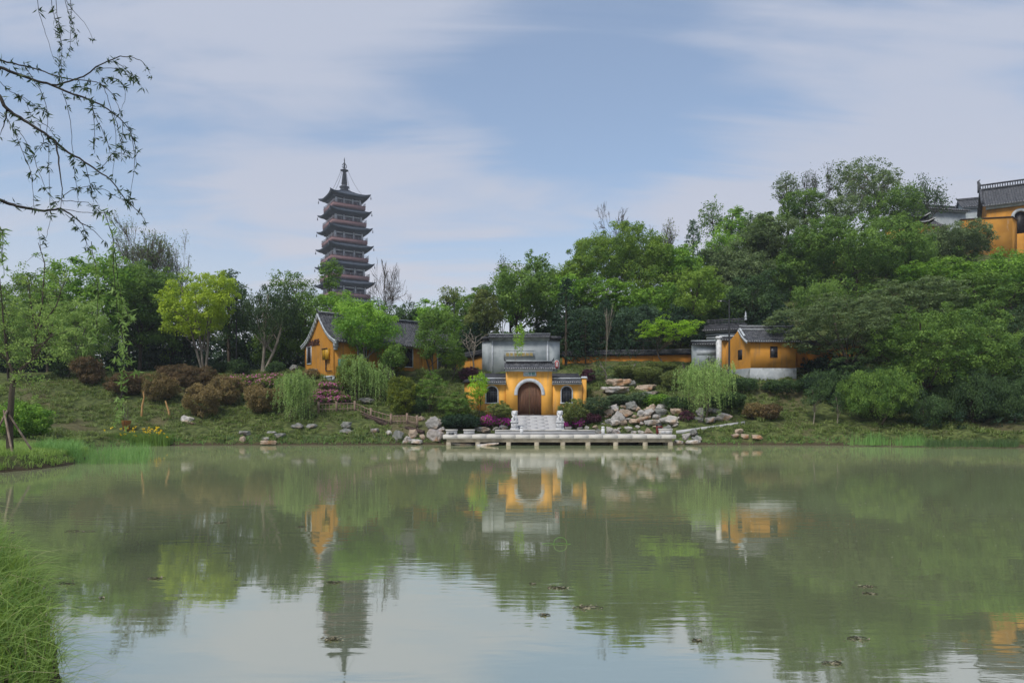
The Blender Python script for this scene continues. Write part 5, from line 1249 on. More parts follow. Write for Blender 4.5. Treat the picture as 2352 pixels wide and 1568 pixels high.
# ---- trees: (name, label, u, v top, v bottom, half width, distance, leaf, options)
BG = 'trees on the terrace behind the shrubs'; HG = 'trees on the wooded hill'; FG = 'dark understorey trees'
TREES = [
 ('broadleaf_tree', 'dark tree standing at the edge of the photo behind the staked sapling', -25, 612, 830, 85, 84, 'dark', dict(group=BG)),
 ('broadleaf_tree', 'dark tree with a ragged top left of the bright green rounded tree', 70, 584, 800, 74, 86, 'mid', dict(group=BG, cover=.75, lob=9)),
 ('broadleaf_tree', 'thin gappy dark tree just left of the bright rounded tree', 140, 606, 800, 45, 88, 'dark', dict(group=BG, cover=.5)),
 ('broadleaf_tree', 'bright mid-green rounded tree, tallest full crown on the left bank', 215, 566, 800, 98, 80, 'fresh', dict(group=BG, leaf=.34, lob=10)),
 ('broadleaf_tree', 'dense dark tree between the bright rounded tree and the yellow-green camphor', 320, 584, 830, 78, 83, 'mid', dict(group=BG, lob=9)),
 ('broadleaf_tree', 'dark tree filling the gap left of the yellow-green camphor', 385, 574, 840, 64, 87, 'mid', dict(group=BG)),
 ('broadleaf_tree', 'dark green tree peeping over the right shoulder of the yellow-green camphor', 528, 592, 800, 50, 84, 'dark', dict(group=BG, cover=.7)),
 ('camphor_tree', 'yellow-green camphor tree with several stems behind the russet bushes', 463, 592, 800, 90, 76, 'lime', dict(group=BG, leaf=.22, stems=4, base_u=470, tr=.22, trunk='bark_grey', lob=11, spread=.7, cr=.62, size=(.32, .5))),
 ('weeping_tree', 'dark drooping tree with pale leaning trunks right of the black lamp post', 618, 622, 795, 78, 77, 'darkwillow', dict(group=BG, style='droop', stems=3, base_u=602, trunk='bark_pale', tr=.26, lob=8, spread=.8, size=(.25, .42), cover=.8)),
 ('broadleaf_tree', 'loose tree with sky showing through, left of the pagoda', 668, 606, 760, 62, 88, 'mid', dict(group=BG, cover=.42, lob=9, leaf=.26, trunk='bark_grey', nlimb=34)),
 ('broadleaf_tree', 'green tree directly behind the gable of the tea house', 700, 640, 850, 62, 82, 'mid', dict(group=BG)),
 ('broadleaf_tree', 'slim tree overlapping the lower left of the pagoda', 764, 580, 672, 31, 88, 'mid', dict(group=BG, leaf=.26, tr=.12, cover=.8)),
 ('broadleaf_tree', 'green tree just under the pagoda behind the tea house roof', 790, 636, 800, 70, 86, 'fresh', dict(group=BG, lob=6)),
 ('broadleaf_tree', 'bushy green tree covering the middle of the tea house roof', 838, 672, 822, 80, 70.5, 'fresh', dict(leaf=.2, stems=4, base_u=840, trunk='bark_grey', tr=.12, lob=10, base_v=868)),
 ('broadleaf_tree', 'light green feathery tree covering the right end of the tea house', 1000, 690, 856, 62, 71.5, 'mid', dict(leaf=.2, style='airy', stems=2, lob=9, cover=.75, base_v=880)),
 ('broadleaf_tree', 'dark green tree behind the right end of the tea house roof', 925, 676, 800, 50, 86, 'dark', dict(group=BG)),
 ('broadleaf_tree', 'small airy tree standing against the pink sky right of the bare trees', 1028, 648, 710, 30, 90, 'olive', dict(group=BG, cover=.4, leaf=.24, tr=.08)),
 ('broadleaf_tree', 'green tree between the small airy tree and the olive-yellow one', 1068, 672, 800, 42, 88, 'mid', dict(group=BG)),
 ('broadleaf_tree', 'olive-yellow tree behind the left end of the grey screen wall', 1110, 650, 785, 50, 83, 'olive', dict(group=BG, leaf=.24, cr=.6, lob=8, base_v=800)),
 ('broadleaf_tree', 'dark tree in the hollow below the olive-yellow one', 1085, 722, 830, 45, 82, 'deep', dict(group=FG)),
 ('broadleaf_tree', 'large mid-green tree right of the olive-yellow one, above the screen wall', 1205, 588, 765, 78, 84, 'mid', dict(group=HG, lob=10)),
 ('broadleaf_tree', 'pointed green tree top left of the camphor mound', 1232, 566, 700, 40, 90, 'mid', dict(group=HG)),
 ('camphor_tree', 'broad yellow-green camphor mound on the skyline left of the hill', 1420, 522, 665, 112, 97, 'camph', dict(group=HG, lob=14, cr=.95, leaf=.28, spread=.72)),
 ('camphor_tree', 'small rounded camphor at the foot of the big mound', 1312, 566, 690, 58, 93, 'camph', dict(group=HG, lob=7, cr=.9, leaf=.28)),
 ('camphor_tree', 'pale gappy camphor right under the bare tree on the skyline', 1478, 572, 690, 55, 92, 'camph', dict(group=HG, cover=.6, lob=8, cr=.7)),
 ('broadleaf_tree', 'vivid green tree in the middle of the wooded slope', 1395, 622, 745, 82, 88, 'fresh', dict(group=HG, lob=10, style='layer')),
 ('broadleaf_tree', 'emerald green tree left of the vivid green tree', 1300, 622, 720, 45, 88, 'fresh', dict(group=HG)),
 ('broadleaf_tree', 'bluish green tree below the vivid green one', 1335, 690, 812, 72, 84, 'blue', dict(group=HG, style='layer', lob=9)),
 ('broadleaf_tree', 'bluish green tree left of the flat-topped chartreuse tree', 1455, 688, 812, 68, 84, 'blue', dict(group=HG, lob=9)),
 ('broadleaf_tree', 'dark tree filling the hollow above the ochre boundary wall', 1560, 690, 815, 75, 83, 'deep', dict(group=FG)),
 ('camphor_tree', 'yellow-green camphor tree with billowing crown above the lamp post', 1608, 598, 745, 64, 82, 'camph', dict(group=HG, lob=11, cr=.62, leaf=.22, size=(.32, .5))),
 ('broadleaf_tree', 'dark rounded tree right of the billowing camphor', 1720, 606, 760, 62, 84, 'dark', dict(group=HG, lob=9)),
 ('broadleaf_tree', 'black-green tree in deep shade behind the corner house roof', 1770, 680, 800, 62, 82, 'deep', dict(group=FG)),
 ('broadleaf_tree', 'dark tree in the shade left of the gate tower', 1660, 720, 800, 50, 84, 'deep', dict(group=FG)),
 ('broadleaf_tree', 'bright tree behind the dark blue-green pine', 1560, 545, 670, 62, 97, 'fresh', dict(group=HG)),
 ('broadleaf_tree', 'open-branched tree standing alone against the sky on the shoulder of the hill', 1632, 446, 560, 32, 108, 'mid', dict(group=HG, cover=.32, leaf=.3, lob=8, nlimb=36, tr=.16)),
 ('broadleaf_tree', 'leafy tree beside the open-branched one on the hill shoulder', 1684, 448, 590, 38, 106, 'fresh', dict(group=HG, lob=7)),
 ('broadleaf_tree', 'small skyline tree with tufted top in the dip of the hill crest', 1738, 478, 570, 40, 106, 'mid', dict(group=HG, cover=.8)),
 ('broadleaf_tree', 'greyish green tree in the middle of the hill', 1668, 548, 660, 70, 98, 'sage', dict(group=HG, lob=9)),
 ('broadleaf_tree', 'wide sage green tree under the hill crest', 1790, 478, 620, 92, 100, 'sage', dict(group=HG, lob=12, style='layer')),
 ('broadleaf_tree', 'loose tufted tree rising left of the bare leaning one on the crest', 1805, 386, 470, 34, 116, 'sage', dict(group=HG, cover=.4, lob=9, leaf=.3, nlimb=34)),
 ('broadleaf_tree', 'dark green tree below the loose tufted one on the crest', 1842, 420, 540, 56, 112, 'mid', dict(group=HG)),
 ('broadleaf_tree', 'biggest tree on the hilltop, grey-green with bare gaps showing sky', 1984, 342, 492, 84, 114, 'sage', dict(group=HG, cover=.55, lob=13, spread=.8, size=(.24, .4), nlimb=46, leaf=.34, trunk='bark_grey')),
 ('broadleaf_tree', 'dark tree right beneath the biggest hilltop tree', 2050, 430, 540, 66, 110, 'mid', dict(group=HG, lob=9)),
 ('broadleaf_tree', 'grey-green tree left beneath the biggest hilltop tree', 1925, 440, 540, 56, 110, 'sage', dict(group=HG, cover=.8)),
 ('weeping_tree', 'huge drooping green tree in the middle of the right-hand hill', 1965, 472, 655, 140, 94, 'mid', dict(group=HG, style='round', lob=24, cr=.85, spread=.86, size=(.24, .4), dens=.85, cover=.85)),
 ('broadleaf_tree', 'green tree between the drooping tree and the hill temple hall', 2085, 530, 650, 60, 96, 'mid', dict(group=HG, style='droop')),
 ('pine_tree', 'bluish pine with open layered boughs below the temple hall', 2176, 508, 640, 84, 100, 'sage', dict(group=HG, cover=.9, lob=14, leaf=.26, cr=.7)),
 ('broadleaf_tree', 'fresh green tree under the weathered retaining wall', 2150, 585, 690, 95, 88, 'fresh', dict(group=HG, style='layer', lob=12)),
 ('broadleaf_tree', 'bright green tree at the right edge below the retaining wall', 2330, 560, 700, 78, 84, 'fresh', dict(group=HG, lob=11)),
 ('broadleaf_tree', 'green tree filling the slope right of the layered tree', 2230, 610, 760, 85, 82, 'mid', dict(group=HG, style='layer', lob=10)),
 ('broadleaf_tree', 'dark tree behind the top of the layered tree', 1880, 618, 740, 62, 86, 'mid', dict(group=HG, style='droop')),
 ('zelkova_tree', 'wide layered green tree overhanging the corner house roof', 1925, 648, 845, 140, 69.5, 'sage', dict(style='spray', leaf=.24, lob=17, cr=.75, spread=.85, size=(.28, .44), base_u=1990, cover=.95, tr=.24)),
 ('zelkova_tree', 'flat-layered tree above and right of the overhanging one', 2090, 622, 800, 110, 74, 'sage', dict(style='spray', leaf=.24, lob=13, cr=.8, spread=.8)),
 ('broadleaf_tree', 'great rounded green tree standing closest to the water on the right', 2165, 662, 930, 140, 63.5, 'mid', dict(style='round', leaf=.20, lob=26, cr=.62, spread=.84, dens=.85, size=(.22, .38), stems=2, base_u=2120, tr=.22)),
 ('broadleaf_tree', 'lower drooping tree left of the great rounded one', 1985, 790, 945, 88, 65, 'dark', dict(style='layer', leaf=.2, lob=13, cr=.6, base_u=2000)),
 ('broadleaf_tree', 'dark tree at the right edge beside the great rounded one', 2318, 700, 950, 75, 66, 'dark', dict(lob=12, leaf=.22)),
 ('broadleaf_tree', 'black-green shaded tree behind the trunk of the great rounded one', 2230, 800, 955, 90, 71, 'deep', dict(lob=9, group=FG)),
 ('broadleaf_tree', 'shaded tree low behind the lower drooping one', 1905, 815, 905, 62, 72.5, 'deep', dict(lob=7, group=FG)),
 ('broadleaf_tree', 'narrow low tree whose boughs sweep down to the reeds on the right', 2125, 880, 1000, 62, 60.3, 'dark', dict(style='droop', leaf=.17, lob=6, tr=.07, trunk='bark_grey')),
 ('sapling_tree', 'thin sapling with pale trunk on the slope by the layered tree', 1868, 870, 945, 30, 62, 'dark', dict(style='airy', leaf=.14, lob=5, cover=.6, tr=.06, trunk='bark_pale')),
 ('sapling_tree', 'thin sapling with banded trunk left of the reeds', 1922, 890, 955, 24, 61.3, 'dark', dict(style='airy', leaf=.14, lob=5, cover=.5, tr=.06, trunk='bark_pale')),
 ('ginkgo_tree', 'flat-topped chartreuse tree with spreading sprays in front of the dark trees', 1532, 706, 800, 70, 77, 'chart', dict(style='spray', leaf=.2, lob=9, spread=.95, size=(.22, .34), cr=.55, tr=.10, cover=.9, base_v=838)),
 ('broadleaf_tree', 'dark leafy shrub tree left of the gate garden', 985, 842, 950, 42, 65, 'mid', dict(style='layer', leaf=.16, lob=8, stems=3, cr=.4)),
 ('broadleaf_tree', 'round grey-green shrub tree left of the gate, above the dark hedge', 1045, 890, 972, 46, 63.2, 'mid', dict(style='layer', leaf=.15, lob=9, stems=3, cr=.38)),
 ('osmanthus_tree', 'round lime-tipped tree between the tea house and the screen wall', 1038, 785, 858, 34, 73, 'camph', dict(leaf=.15, lob=8, cr=.4, base_v=868)),
 ('sapling_tree', 'upright lime-green young tree in front of the left gate wing', 1098, 838, 938, 30, 64.6, 'chart', dict(leaf=.16, lob=7, cr=.34, cover=.75, tr=.05, size=(.3, .45))),
 ('sapling_tree', 'small umbrella-shaped tree with slim pale trunk beside the magenta azaleas', 1138, 918, 958, 31, 62.6, 'olive', dict(leaf=.13, lob=7, cr=.28, tr=.045, trunk='bark_pale', style='layer')),
 ('sapling_tree', 'feathery bright green young tree in front of the grey screen wall', 1192, 738, 826, 17, 72, 'chart', dict(leaf=.12, lob=5, cr=.3, cover=.42, tr=.04, trunk='bark_pale', base_v=850)),
 ('broadleaf_tree', 'deep green tree under the camphor mound, left half', 1372, 652, 800, 80, 90, 'mid', dict(group=HG, lob=10)),
 ('broadleaf_tree', 'deep green tree under the camphor mound, right half', 1490, 640, 790, 78, 90, 'fresh', dict(group=HG, lob=10)),
 ('camphor_tree', 'bright camphor filling the right foot of the mound', 1530, 585, 720, 60, 93, 'camph', dict(group=HG, lob=9, cr=.7)),
 ('broadleaf_tree', 'dark tree in the gap between the screen wall tree and the camphor mound', 1270, 690, 830, 58, 86, 'dark', dict(group=HG)),
 ('broadleaf_tree', 'dark green tree behind the pinnacle of the gate tower', 1740, 640, 800, 70, 88, 'dark', dict(group=HG)),
 ('broadleaf_tree', 'greyish tree low in the middle of the hill', 1700, 570, 700, 78, 95, 'sage', dict(group=HG, lob=10)),
 ('broadleaf_tree', 'green tree above the black-green shade on the hill', 1815, 575, 700, 70, 95, 'mid', dict(group=HG, lob=10)),
 ('broadleaf_tree', 'olive green tree on the upper hill, left of the wide sage one', 1735, 520, 620, 62, 102, 'sage', dict(group=HG, lob=8)),
 ('broadleaf_tree', 'mid green tree closing the gap below the retaining wall corner', 2270, 590, 720, 74, 90, 'mid', dict(group=HG, lob=10)),
 ('broadleaf_tree', 'dense dark tree low behind the layered trees', 2040, 700, 850, 90, 78, 'dark', dict(group=HG, lob=10)),
 ('broadleaf_tree', 'full green tree left of the bright rounded one, behind the staked tree', 110, 622, 830, 70, 82, 'mid', dict(group=BG, lob=9)),
 ('broadleaf_tree', 'green tree right of the bright rounded one', 296, 578, 760, 66, 86, 'mid', dict(group=BG, cover=.8)),
 ('broadleaf_tree', 'dense green tree between the drooping tree and the gappy one', 640, 690, 850, 70, 85, 'mid', dict(group=BG, lob=9)),
 ('broadleaf_tree', 'green tree right of the tea house roof end, behind the feathery tree', 1000, 690, 830, 60, 84, 'fresh', dict(group=BG, lob=9)),
 ('broadleaf_tree', 'grey-green tree hiding the left end of the retaining wall', 2205, 508, 640, 42, 103, 'sage', dict(group=HG, lob=9)),
 ('broadleaf_tree', 'grey-green tree between the little pavilion and the retaining wall', 2148, 520, 640, 50, 103, 'sage', dict(group=HG, lob=9)),
 ('broadleaf_tree', 'tree in front of the middle of the tea house wall, over the clipped yews', 900, 782, 856, 36, 69.5, 'mid', dict(leaf=.18, lob=9, stems=2, tr=.1, base_v=880, trunk='bark_grey')),
 ('broadleaf_tree', 'drooping tree over the water reeds, right of the banded sapling', 2020, 825, 1000, 84, 61.5, 'mid', dict(style='droop', leaf=.19, lob=10, cr=.5)),
 ('broadleaf_tree', 'drooping dark tree near the water at the right', 2240, 830, 1006, 92, 60.5, 'dark', dict(style='droop', leaf=.2, lob=11, cr=.55)),
 ('broadleaf_tree', 'dark tree bending toward the water at the right edge', 2335, 850, 1005, 60, 59.5, 'dark', dict(style='droop', leaf=.2, lob=9, cr=.5)),
 ('broadleaf_tree', 'dark green tree low on the right slope behind the thin saplings', 1900, 840, 945, 60, 66.5, 'dark', dict(style='droop', leaf=.2, lob=9, cr=.5)),
 ('broadleaf_tree', 'green tree on the skyline right of the leafless trees', 975, 662, 800, 46, 90, 'fresh', dict(group=BG, lob=8)),
 ('broadleaf_tree', 'pale green tree between the feathery tree and the black lamp post', 1052, 650, 800, 44, 91, 'camph', dict(group=BG, lob=8, cover=.8)),
 ('broadleaf_tree', 'tree filling the low skyline left of the dark gnarled tree', 1105, 640, 790, 46, 92, 'mid', dict(group=BG, lob=8)),
 ('broadleaf_tree', 'mid green tree right of the gnarled dark tree, on the shoulder of the hill', 1175, 605, 760, 48, 92, 'fresh', dict(group=HG, lob=8)),
 ('broadleaf_tree', 'green tree between the screen wall tree and the small rounded camphor', 1268, 600, 740, 48, 95, 'mid', dict(group=HG, lob=8)),
 ('broadleaf_tree', 'light green tree low behind the ochre wall, left of the pale sapling', 1330, 745, 836, 60, 83, 'dark', dict(group=HG, lob=8)),
 ('broadleaf_tree', 'full green tree behind the dark blue-green pine, on its right', 1655, 520, 650, 58, 101, 'fresh', dict(group=HG, lob=9)),
 ('broadleaf_tree', 'full green tree under the tufted skyline tree', 1752, 500, 610, 56, 104, 'mid', dict(group=HG, lob=9)),
 ('broadleaf_tree', 'full green tree left of the dark blue-green pine', 1535, 556, 690, 56, 95, 'fresh', dict(group=HG, lob=9)),
 ('broadleaf_tree', 'full green tree low behind the billowing camphor', 1660, 640, 780, 62, 88, 'mid', dict(group=HG, lob=9)),
 ('broadleaf_tree', 'green tree right above the left half of the ochre boundary wall', 1420, 735, 815, 62, 85, 'mid', dict(group=HG, lob=9)),
]
for i, (nm, lb, u, vt, vb, hw, D, mt, op) in enumerate(TREES): tree(nm, lb, u, vt, vb, hw, D, mt, seed=i * 17 + 3, **op)

# thin dark understorey left: a row of trees with visible trunks against the shade
for i, (u, vt, hw, D, lb) in enumerate([(30, 700, 60, 90, 'shaded tree deep behind the staked sapling'), (150, 690, 62, 92, 'shaded tree deep behind the round dark green bush'), (262, 692, 60, 91, 'shaded tree deep behind the first russet bush'),
        (350, 700, 58, 92, 'shaded tree deep behind the joined russet bushes'), (440, 690, 60, 92, 'shaded tree deep behind the camphor stems'), (545, 700, 60, 91, 'shaded tree deep behind the clipped round bushes'),
        (650, 690, 62, 90, 'shaded tree deep behind the azalea bed'), (740, 700, 50, 93, 'shaded tree deep behind the tea house gable')]):
    tree('broadleaf_tree', lb, u, vt, 838, hw, D, 'dark', seed=900 + i, group='shaded trees at the back of the left terrace', lob=8, cr=1.1, cover=.9, leaf=.36, tr=.2)

# bare and twiggy trees
bare_tree('bare_tree', 'leafless tree with fan of branches right of the pagoda foot', 868, 592, 44, 92, seed=4, base_u=878, depth=6, fork=.42, tr=.26, upright=.5)
bare_tree('bare_tree', 'leafless tree with long curved limbs reaching right toward the pink sky', 918, 600, 58, 91, seed=9, base_u=885, depth=6, fork=.46, tr=.26, upright=.45)
bare_tree('bare_tree', 'leafless round-headed tree on the skyline above the camphor mound', 1437, 462, 62, 112, seed=2, depth=7, fork=.42, tr=.3)
bare_tree('bare_tree', 'sparse twiggy tree with few leaves right of the leafless round-headed one', 1537, 500, 40, 110, seed=5, depth=6, leafmat_='olive', nleaf=1100, leaf=.26)
bare_tree('bare_tree', 'bare leaning tree with few dark leaves on the crest beside the biggest tree', 1878, 374, 36, 114, seed=7, depth=6, leafmat_='dark', nleaf=700, leaf=.3)
bare_tree('bare_tree', 'dark open tree with two leafy heads left of the temple roofs', 2132, 396, 42, 126, seed=11, depth=5, leafmat_='dark', nleaf=3600, leaf=.40)
bare_tree('bare_tree', 'gnarled dark tree with small leaves on the skyline above the olive-yellow one', 1150, 588, 32, 97, seed=3, depth=6, leafmat_='dark', nleaf=1500, leaf=.24)
bare_tree('bare_tree', 'tall twiggy tree with sparse leaves behind the left bank', 345, 512, 66, 93, 'bark_grey', seed=6, depth=7, leafmat_='sage', nleaf=4600, leaf=.24, fork=.22)
bare_tree('bare_tree', 'smaller twiggy tree with sparse leaves right of the tall one', 418, 528, 30, 94, 'bark_grey', seed=8, depth=6, leafmat_='sage', nleaf=1100, leaf=.24, fork=.2)
bare_tree('bare_tree', 'small bare tree with pale upswept branches left of the grey screen wall', 1088, 752, 28, 73.5, 'bark_pale', seed=3, depth=3, fork=.5, first=.42, base_v=848)
bare_tree('bare_tree', 'slender pale-trunked sapling before the dark trees above the cloud pines', 1391, 698, 15, 75.5, 'bark_pale', seed=5, depth=4, fork=.14, first=.4)

conifer('pine_tree', 'dark blue-green pine standing among the bright hill trees', 1592, 508, 660, 34, 98, 'blue', 1, group=HG)
conifer('juniper_tree', 'black-green juniper at the right end of the grey screen wall', 1300, 640, 832, 46, 78.5, 'deep', 2, loose=.3)
conifer('cedar_tree', 'dark feathery cedar behind the slender pale sapling', 1392, 688, 826, 58, 81.5, 'deep', 3, loose=.7)
conifer('cedar_tree', 'dark feathery cedar right of the one behind the pale sapling', 1478, 700, 828, 55, 81.5, 'deep', 4, loose=.7)
conifer('cedar_tree', 'dark cedar tucked against the ochre boundary wall by the chartreuse tree', 1345, 730, 832, 40, 79.5, 'deep', 5, loose=.5)

willow('pale green weeping willow among the stones below the azaleas', 678, 850, 985, 54, 63.5, 'willow', 1, n=240, base_u=660)
willow('light green weeping willow hanging over the wooden fence', 818, 812, 925, 44, 67.3, 'willow', 2, n=210)
willow('light green weeping willow right of the one over the fence', 868, 830, 935, 32, 66.8, 'willow', 4, n=150)
willow('light green weeping willow at the right end of the rockery', 1614, 828, 955, 72, 62.5, 'willow', 3, n=340, base_u=1620)

# ---- shrubs on the left bank
RG = 'russet bushes on the left bank'; CG = 'clipped round bushes on the terrace'
for i, (nm, lb, u, vb, hw, hh, mt, op) in enumerate([
 ('russet_bush', 'rust red dome bush, leftmost of the russet bushes', 206, 882, 40, 64, 'rust', dict(group=RG)),
 ('russet_bush', 'dark brownish dome bush right of the rust red one', 292, 908, 46, 60, 'rust', dict(group=RG)),
 ('russet_bush', 'olive brown bush in front of the joined russet bushes', 368, 925, 42, 70, 'brown', dict(group=RG)),
 ('russet_bush', 'reddish bush at the back of the joined russet row', 402, 880, 46, 50, 'rust', dict(group=RG)),
 ('russet_bush', 'wide russet bush in the middle of the joined row', 452, 898, 50, 58, 'rust', dict(group=RG)),
 ('russet_bush', 'golden brown loose dome bush standing alone in front of the row', 464, 958, 44, 80, 'brown', dict(group=RG, style='airy')),
 ('russet_bush', 'brown bush at the right end of the joined row', 522, 930, 44, 68, 'brown', dict(group=RG)),
 ('russet_bush', 'dark olive bush left of the pale weeping willow', 598, 952, 40, 72, 'brown', dict(group=RG)),
 ('russet_bush', 'small brownish bush behind the pale weeping willow', 652, 925, 30, 48, 'brown', dict(group=RG)),
 ('round_bush', 'dark green clipped ball at the left end of the terrace', 138, 868, 22, 38, 'dark', dict(group=CG)),
 ('round_bush', 'dark clipped ball nearest the camphor stems', 508, 856, 24, 30, 'dark', dict(group=CG)),
 ('round_bush', 'wide dark clipped ball beside the pale leaning trunks', 549, 860, 27, 34, 'dark', dict(group=CG)),
 ('round_bush', 'dark clipped ball between the pale trunks and the tea house', 632, 858, 24, 30, 'dark', dict(group=CG)),
 ('green_bush', 'leafy dark green bush behind the staked trunk', 52, 1015, 62, 78, 'fresh', dict(D=50)),
 ('dark_bush', 'small dark bush under the tea house window', 712, 872, 22, 26, 'brown', dict()),
 ('yew_cone', 'tall yellow-tipped clipped yew behind the weeping willow', 812, 908, 42, 92, 'yew', dict(group='clipped yews')),
 ('yew_cone', 'dark clipped yew in front of the tea house windows', 905, 868, 34, 66, 'yew', dict(group='clipped yews')),
 ('yew_cone', 'large clipped yew with golden top above the wooden fence', 924, 950, 42, 94, 'yew', dict(group='clipped yews')),
 ('dark_bush', 'dark low bush between the golden yew and the shrub tree', 965, 950, 26, 44, 'dark', dict()),
 ('dark_hedge', 'dark hedge bush under the grey-green shrub tree', 1060, 985, 50, 34, 'deep', dict(lob=7)),
 ('green_bush', 'reddish green bush left of the lion by the gate wall', 1155, 965, 26, 46, 'olive', dict()),
 ('green_bush', 'round reddish green bush right of the right-hand lion', 1315, 980, 36, 64, 'olive', dict()),
 ('azalea_bush', 'magenta azalea bush under the umbrella-shaped tree', 1122, 979, 24, 24, 'azal', dict(flower='magenta', nf=520, group='magenta azaleas')),
 ('azalea_bush', 'magenta azalea bush touching the left lion pedestal', 1158, 978, 20, 20, 'azal', dict(flower='magenta', nf=420, group='magenta azaleas')),
 ('azalea_bush', 'small magenta azalea bush right of the stairs', 1328, 980, 16, 22, 'azal', dict(flower='magenta', nf=300, group='magenta azaleas')),
 ('azalea_bush', 'tiny magenta azalea bush between the right lion and the rocks', 1300, 984, 11, 14, 'azal', dict(flower='magenta', nf=130, group='magenta azaleas')),
 ('purple_bush', 'dark purple-leaved bush beside the small magenta azalea', 1358, 975, 24, 26, 'purple', dict()),
 ('purple_maple', 'dark purple round bush right of the bare pale tree', 1132, 862, 17, 34, 'purple', dict(D=72, stemv=6)),
 ('purple_maple', 'dark purple bush at the foot of the bare pale tree', 1078, 866, 28, 38, 'purple', dict(D=72.5)),
 ('purple_maple', 'purple bush behind the right gate wing beside the oval sign', 1322, 862, 14, 28, 'purple', dict(D=72.5)),
 ('purple_maple', 'rounded purple bush between the gate wing and the cloud pines', 1352, 862, 20, 34, 'purple', dict(D=73)),
 ('low_hedge', 'low yellow-green hedge on top of the bank behind the right gate wing', 1308, 862, 24, 20, 'chart', dict(D=71.6)),
 ('green_bush', 'grey-green pine bush right of the gate corner', 1368, 958, 36, 56, 'pine', dict(style='layer')),
 ('green_bush', 'low olive bush above the rockery', 1420, 932, 36, 32, 'pine', dict(style='layer')),
 ('green_bush', 'low spreading grey-green juniper over the top stones', 1462, 930, 40, 30, 'pine', dict(style='layer')),
 ('green_bush', 'bright green low bush behind the pale square rock', 1508, 932, 36, 30, 'fresh', dict()),
 ('green_bush', 'dark green bush between the bright low bush and the right willow', 1552, 945, 34, 36, 'dark', dict()),
 ('green_bush', 'dark bush low behind the right weeping willow', 1668, 940, 44, 40, 'dark', dict()),
 ('purple_bush', 'dark purple ball bush among the rocks', 1577, 968, 19, 32, 'purple', dict()),
 ('round_bush', 'small dark green ball bush low in the rockery', 1476, 988, 12, 20, 'dark', dict(D=60.6)),
 ('russet_bush', 'dark russet bush on the right slope, left half of the pair', 1732, 964, 28, 40, 'brown', dict(group='pair of russet bushes on the right slope')),
 ('russet_bush', 'dark russet bush on the right slope, right half of the pair', 1766, 964, 32, 42, 'rust', dict(group='pair of russet bushes on the right slope')),
 ('green_bush', 'olive bush on the slope above the top slabs', 1440, 868, 36, 34, 'olive', dict(style='layer')),
 ('green_bush', 'olive bush in the middle of the slope under the ochre wall', 1488, 880, 42, 44, 'olive', dict(style='layer')),
 ('green_bush', 'brownish olive bush left of the right weeping willow', 1548, 892, 40, 48, 'olive', dict(style='layer')),
 ('green_bush', 'grey-green bush just under the ochre boundary wall', 1520, 850, 36, 24, 'olive', dict(style='layer')),
 ('dark_bush', 'dark scrub at the foot of the pale stone base', 1705, 900, 40, 34, 'dark', dict(style='airy', cover=.6)),
 ('dark_bush', 'dark scrub below the right end of the corner house', 1800, 905, 50, 36, 'dark', dict(style='airy', cover=.6)),
 ('dark_bush', 'dark scrub under the lower drooping tree', 1868, 905, 40, 50, 'deep', dict()),
 ('red_bush', 'dull red climbing shrub in the corner of the porch wall', 1696, 858, 10, 38, 'purple', dict(D=72.6, leaf=.1)),
]): bush(nm, lb, u, vb, hw, hh, mt, seed=i * 7, **op)
# azalea bed on the slope and beside the gable: low mounds touching each other
k = 0
for (u0, u1, v0, v1, n, sz) in ((508, 640, 868, 888, 9, 26), (728, 792, 880, 925, 7, 20)):
    r = RNG(int(u0))
    names = ['far left', 'second', 'third', 'fourth', 'fifth', 'sixth', 'seventh', 'eighth', 'last']
    for q in range(n):
        u = u0 + (u1 - u0) * (q + .5) / n; v = v1 - (q % 3) * (v1 - v0) / 3
        bush('azalea_bush', ('pink-flecked azalea mound, %s from the russet end of the terrace bed' if u0 < 700 else 'pink azalea mound, %s from the pale willow on the slope below the tea house') % names[q] if q < n - 1 else
             ('pink-flecked azalea mound at the tea house end of the terrace bed' if u0 < 700 else 'pink azalea mound closest to the clipped yew'), u, v, sz, 18, 'azal', flower='pink', nf=90 if u0 < 700 else 105, flo=.09, leaf=.12, lob=4,
             cat='azalea', group='terrace azalea bed' if u0 < 700 else 'azaleas below the tea house', seed=q)
cloud_pine('tiered cloud pine with pale trunks left of the slope, by the top slabs', 1392, 826, 878, 52, 72.5, 7, 1)
cloud_pine('broad dark pine in front of the porch wall by the lamp post', 1636, 814, 850, 34, 71.5, 5, 2)
cloud_pine('flat grey-green pine right of the tiered one', 1452, 830, 862, 34, 75, 5, 3)
cloud_pine('small flat pine between the chartreuse tree and the right willow', 1575, 830, 856, 28, 75, 4, 4)
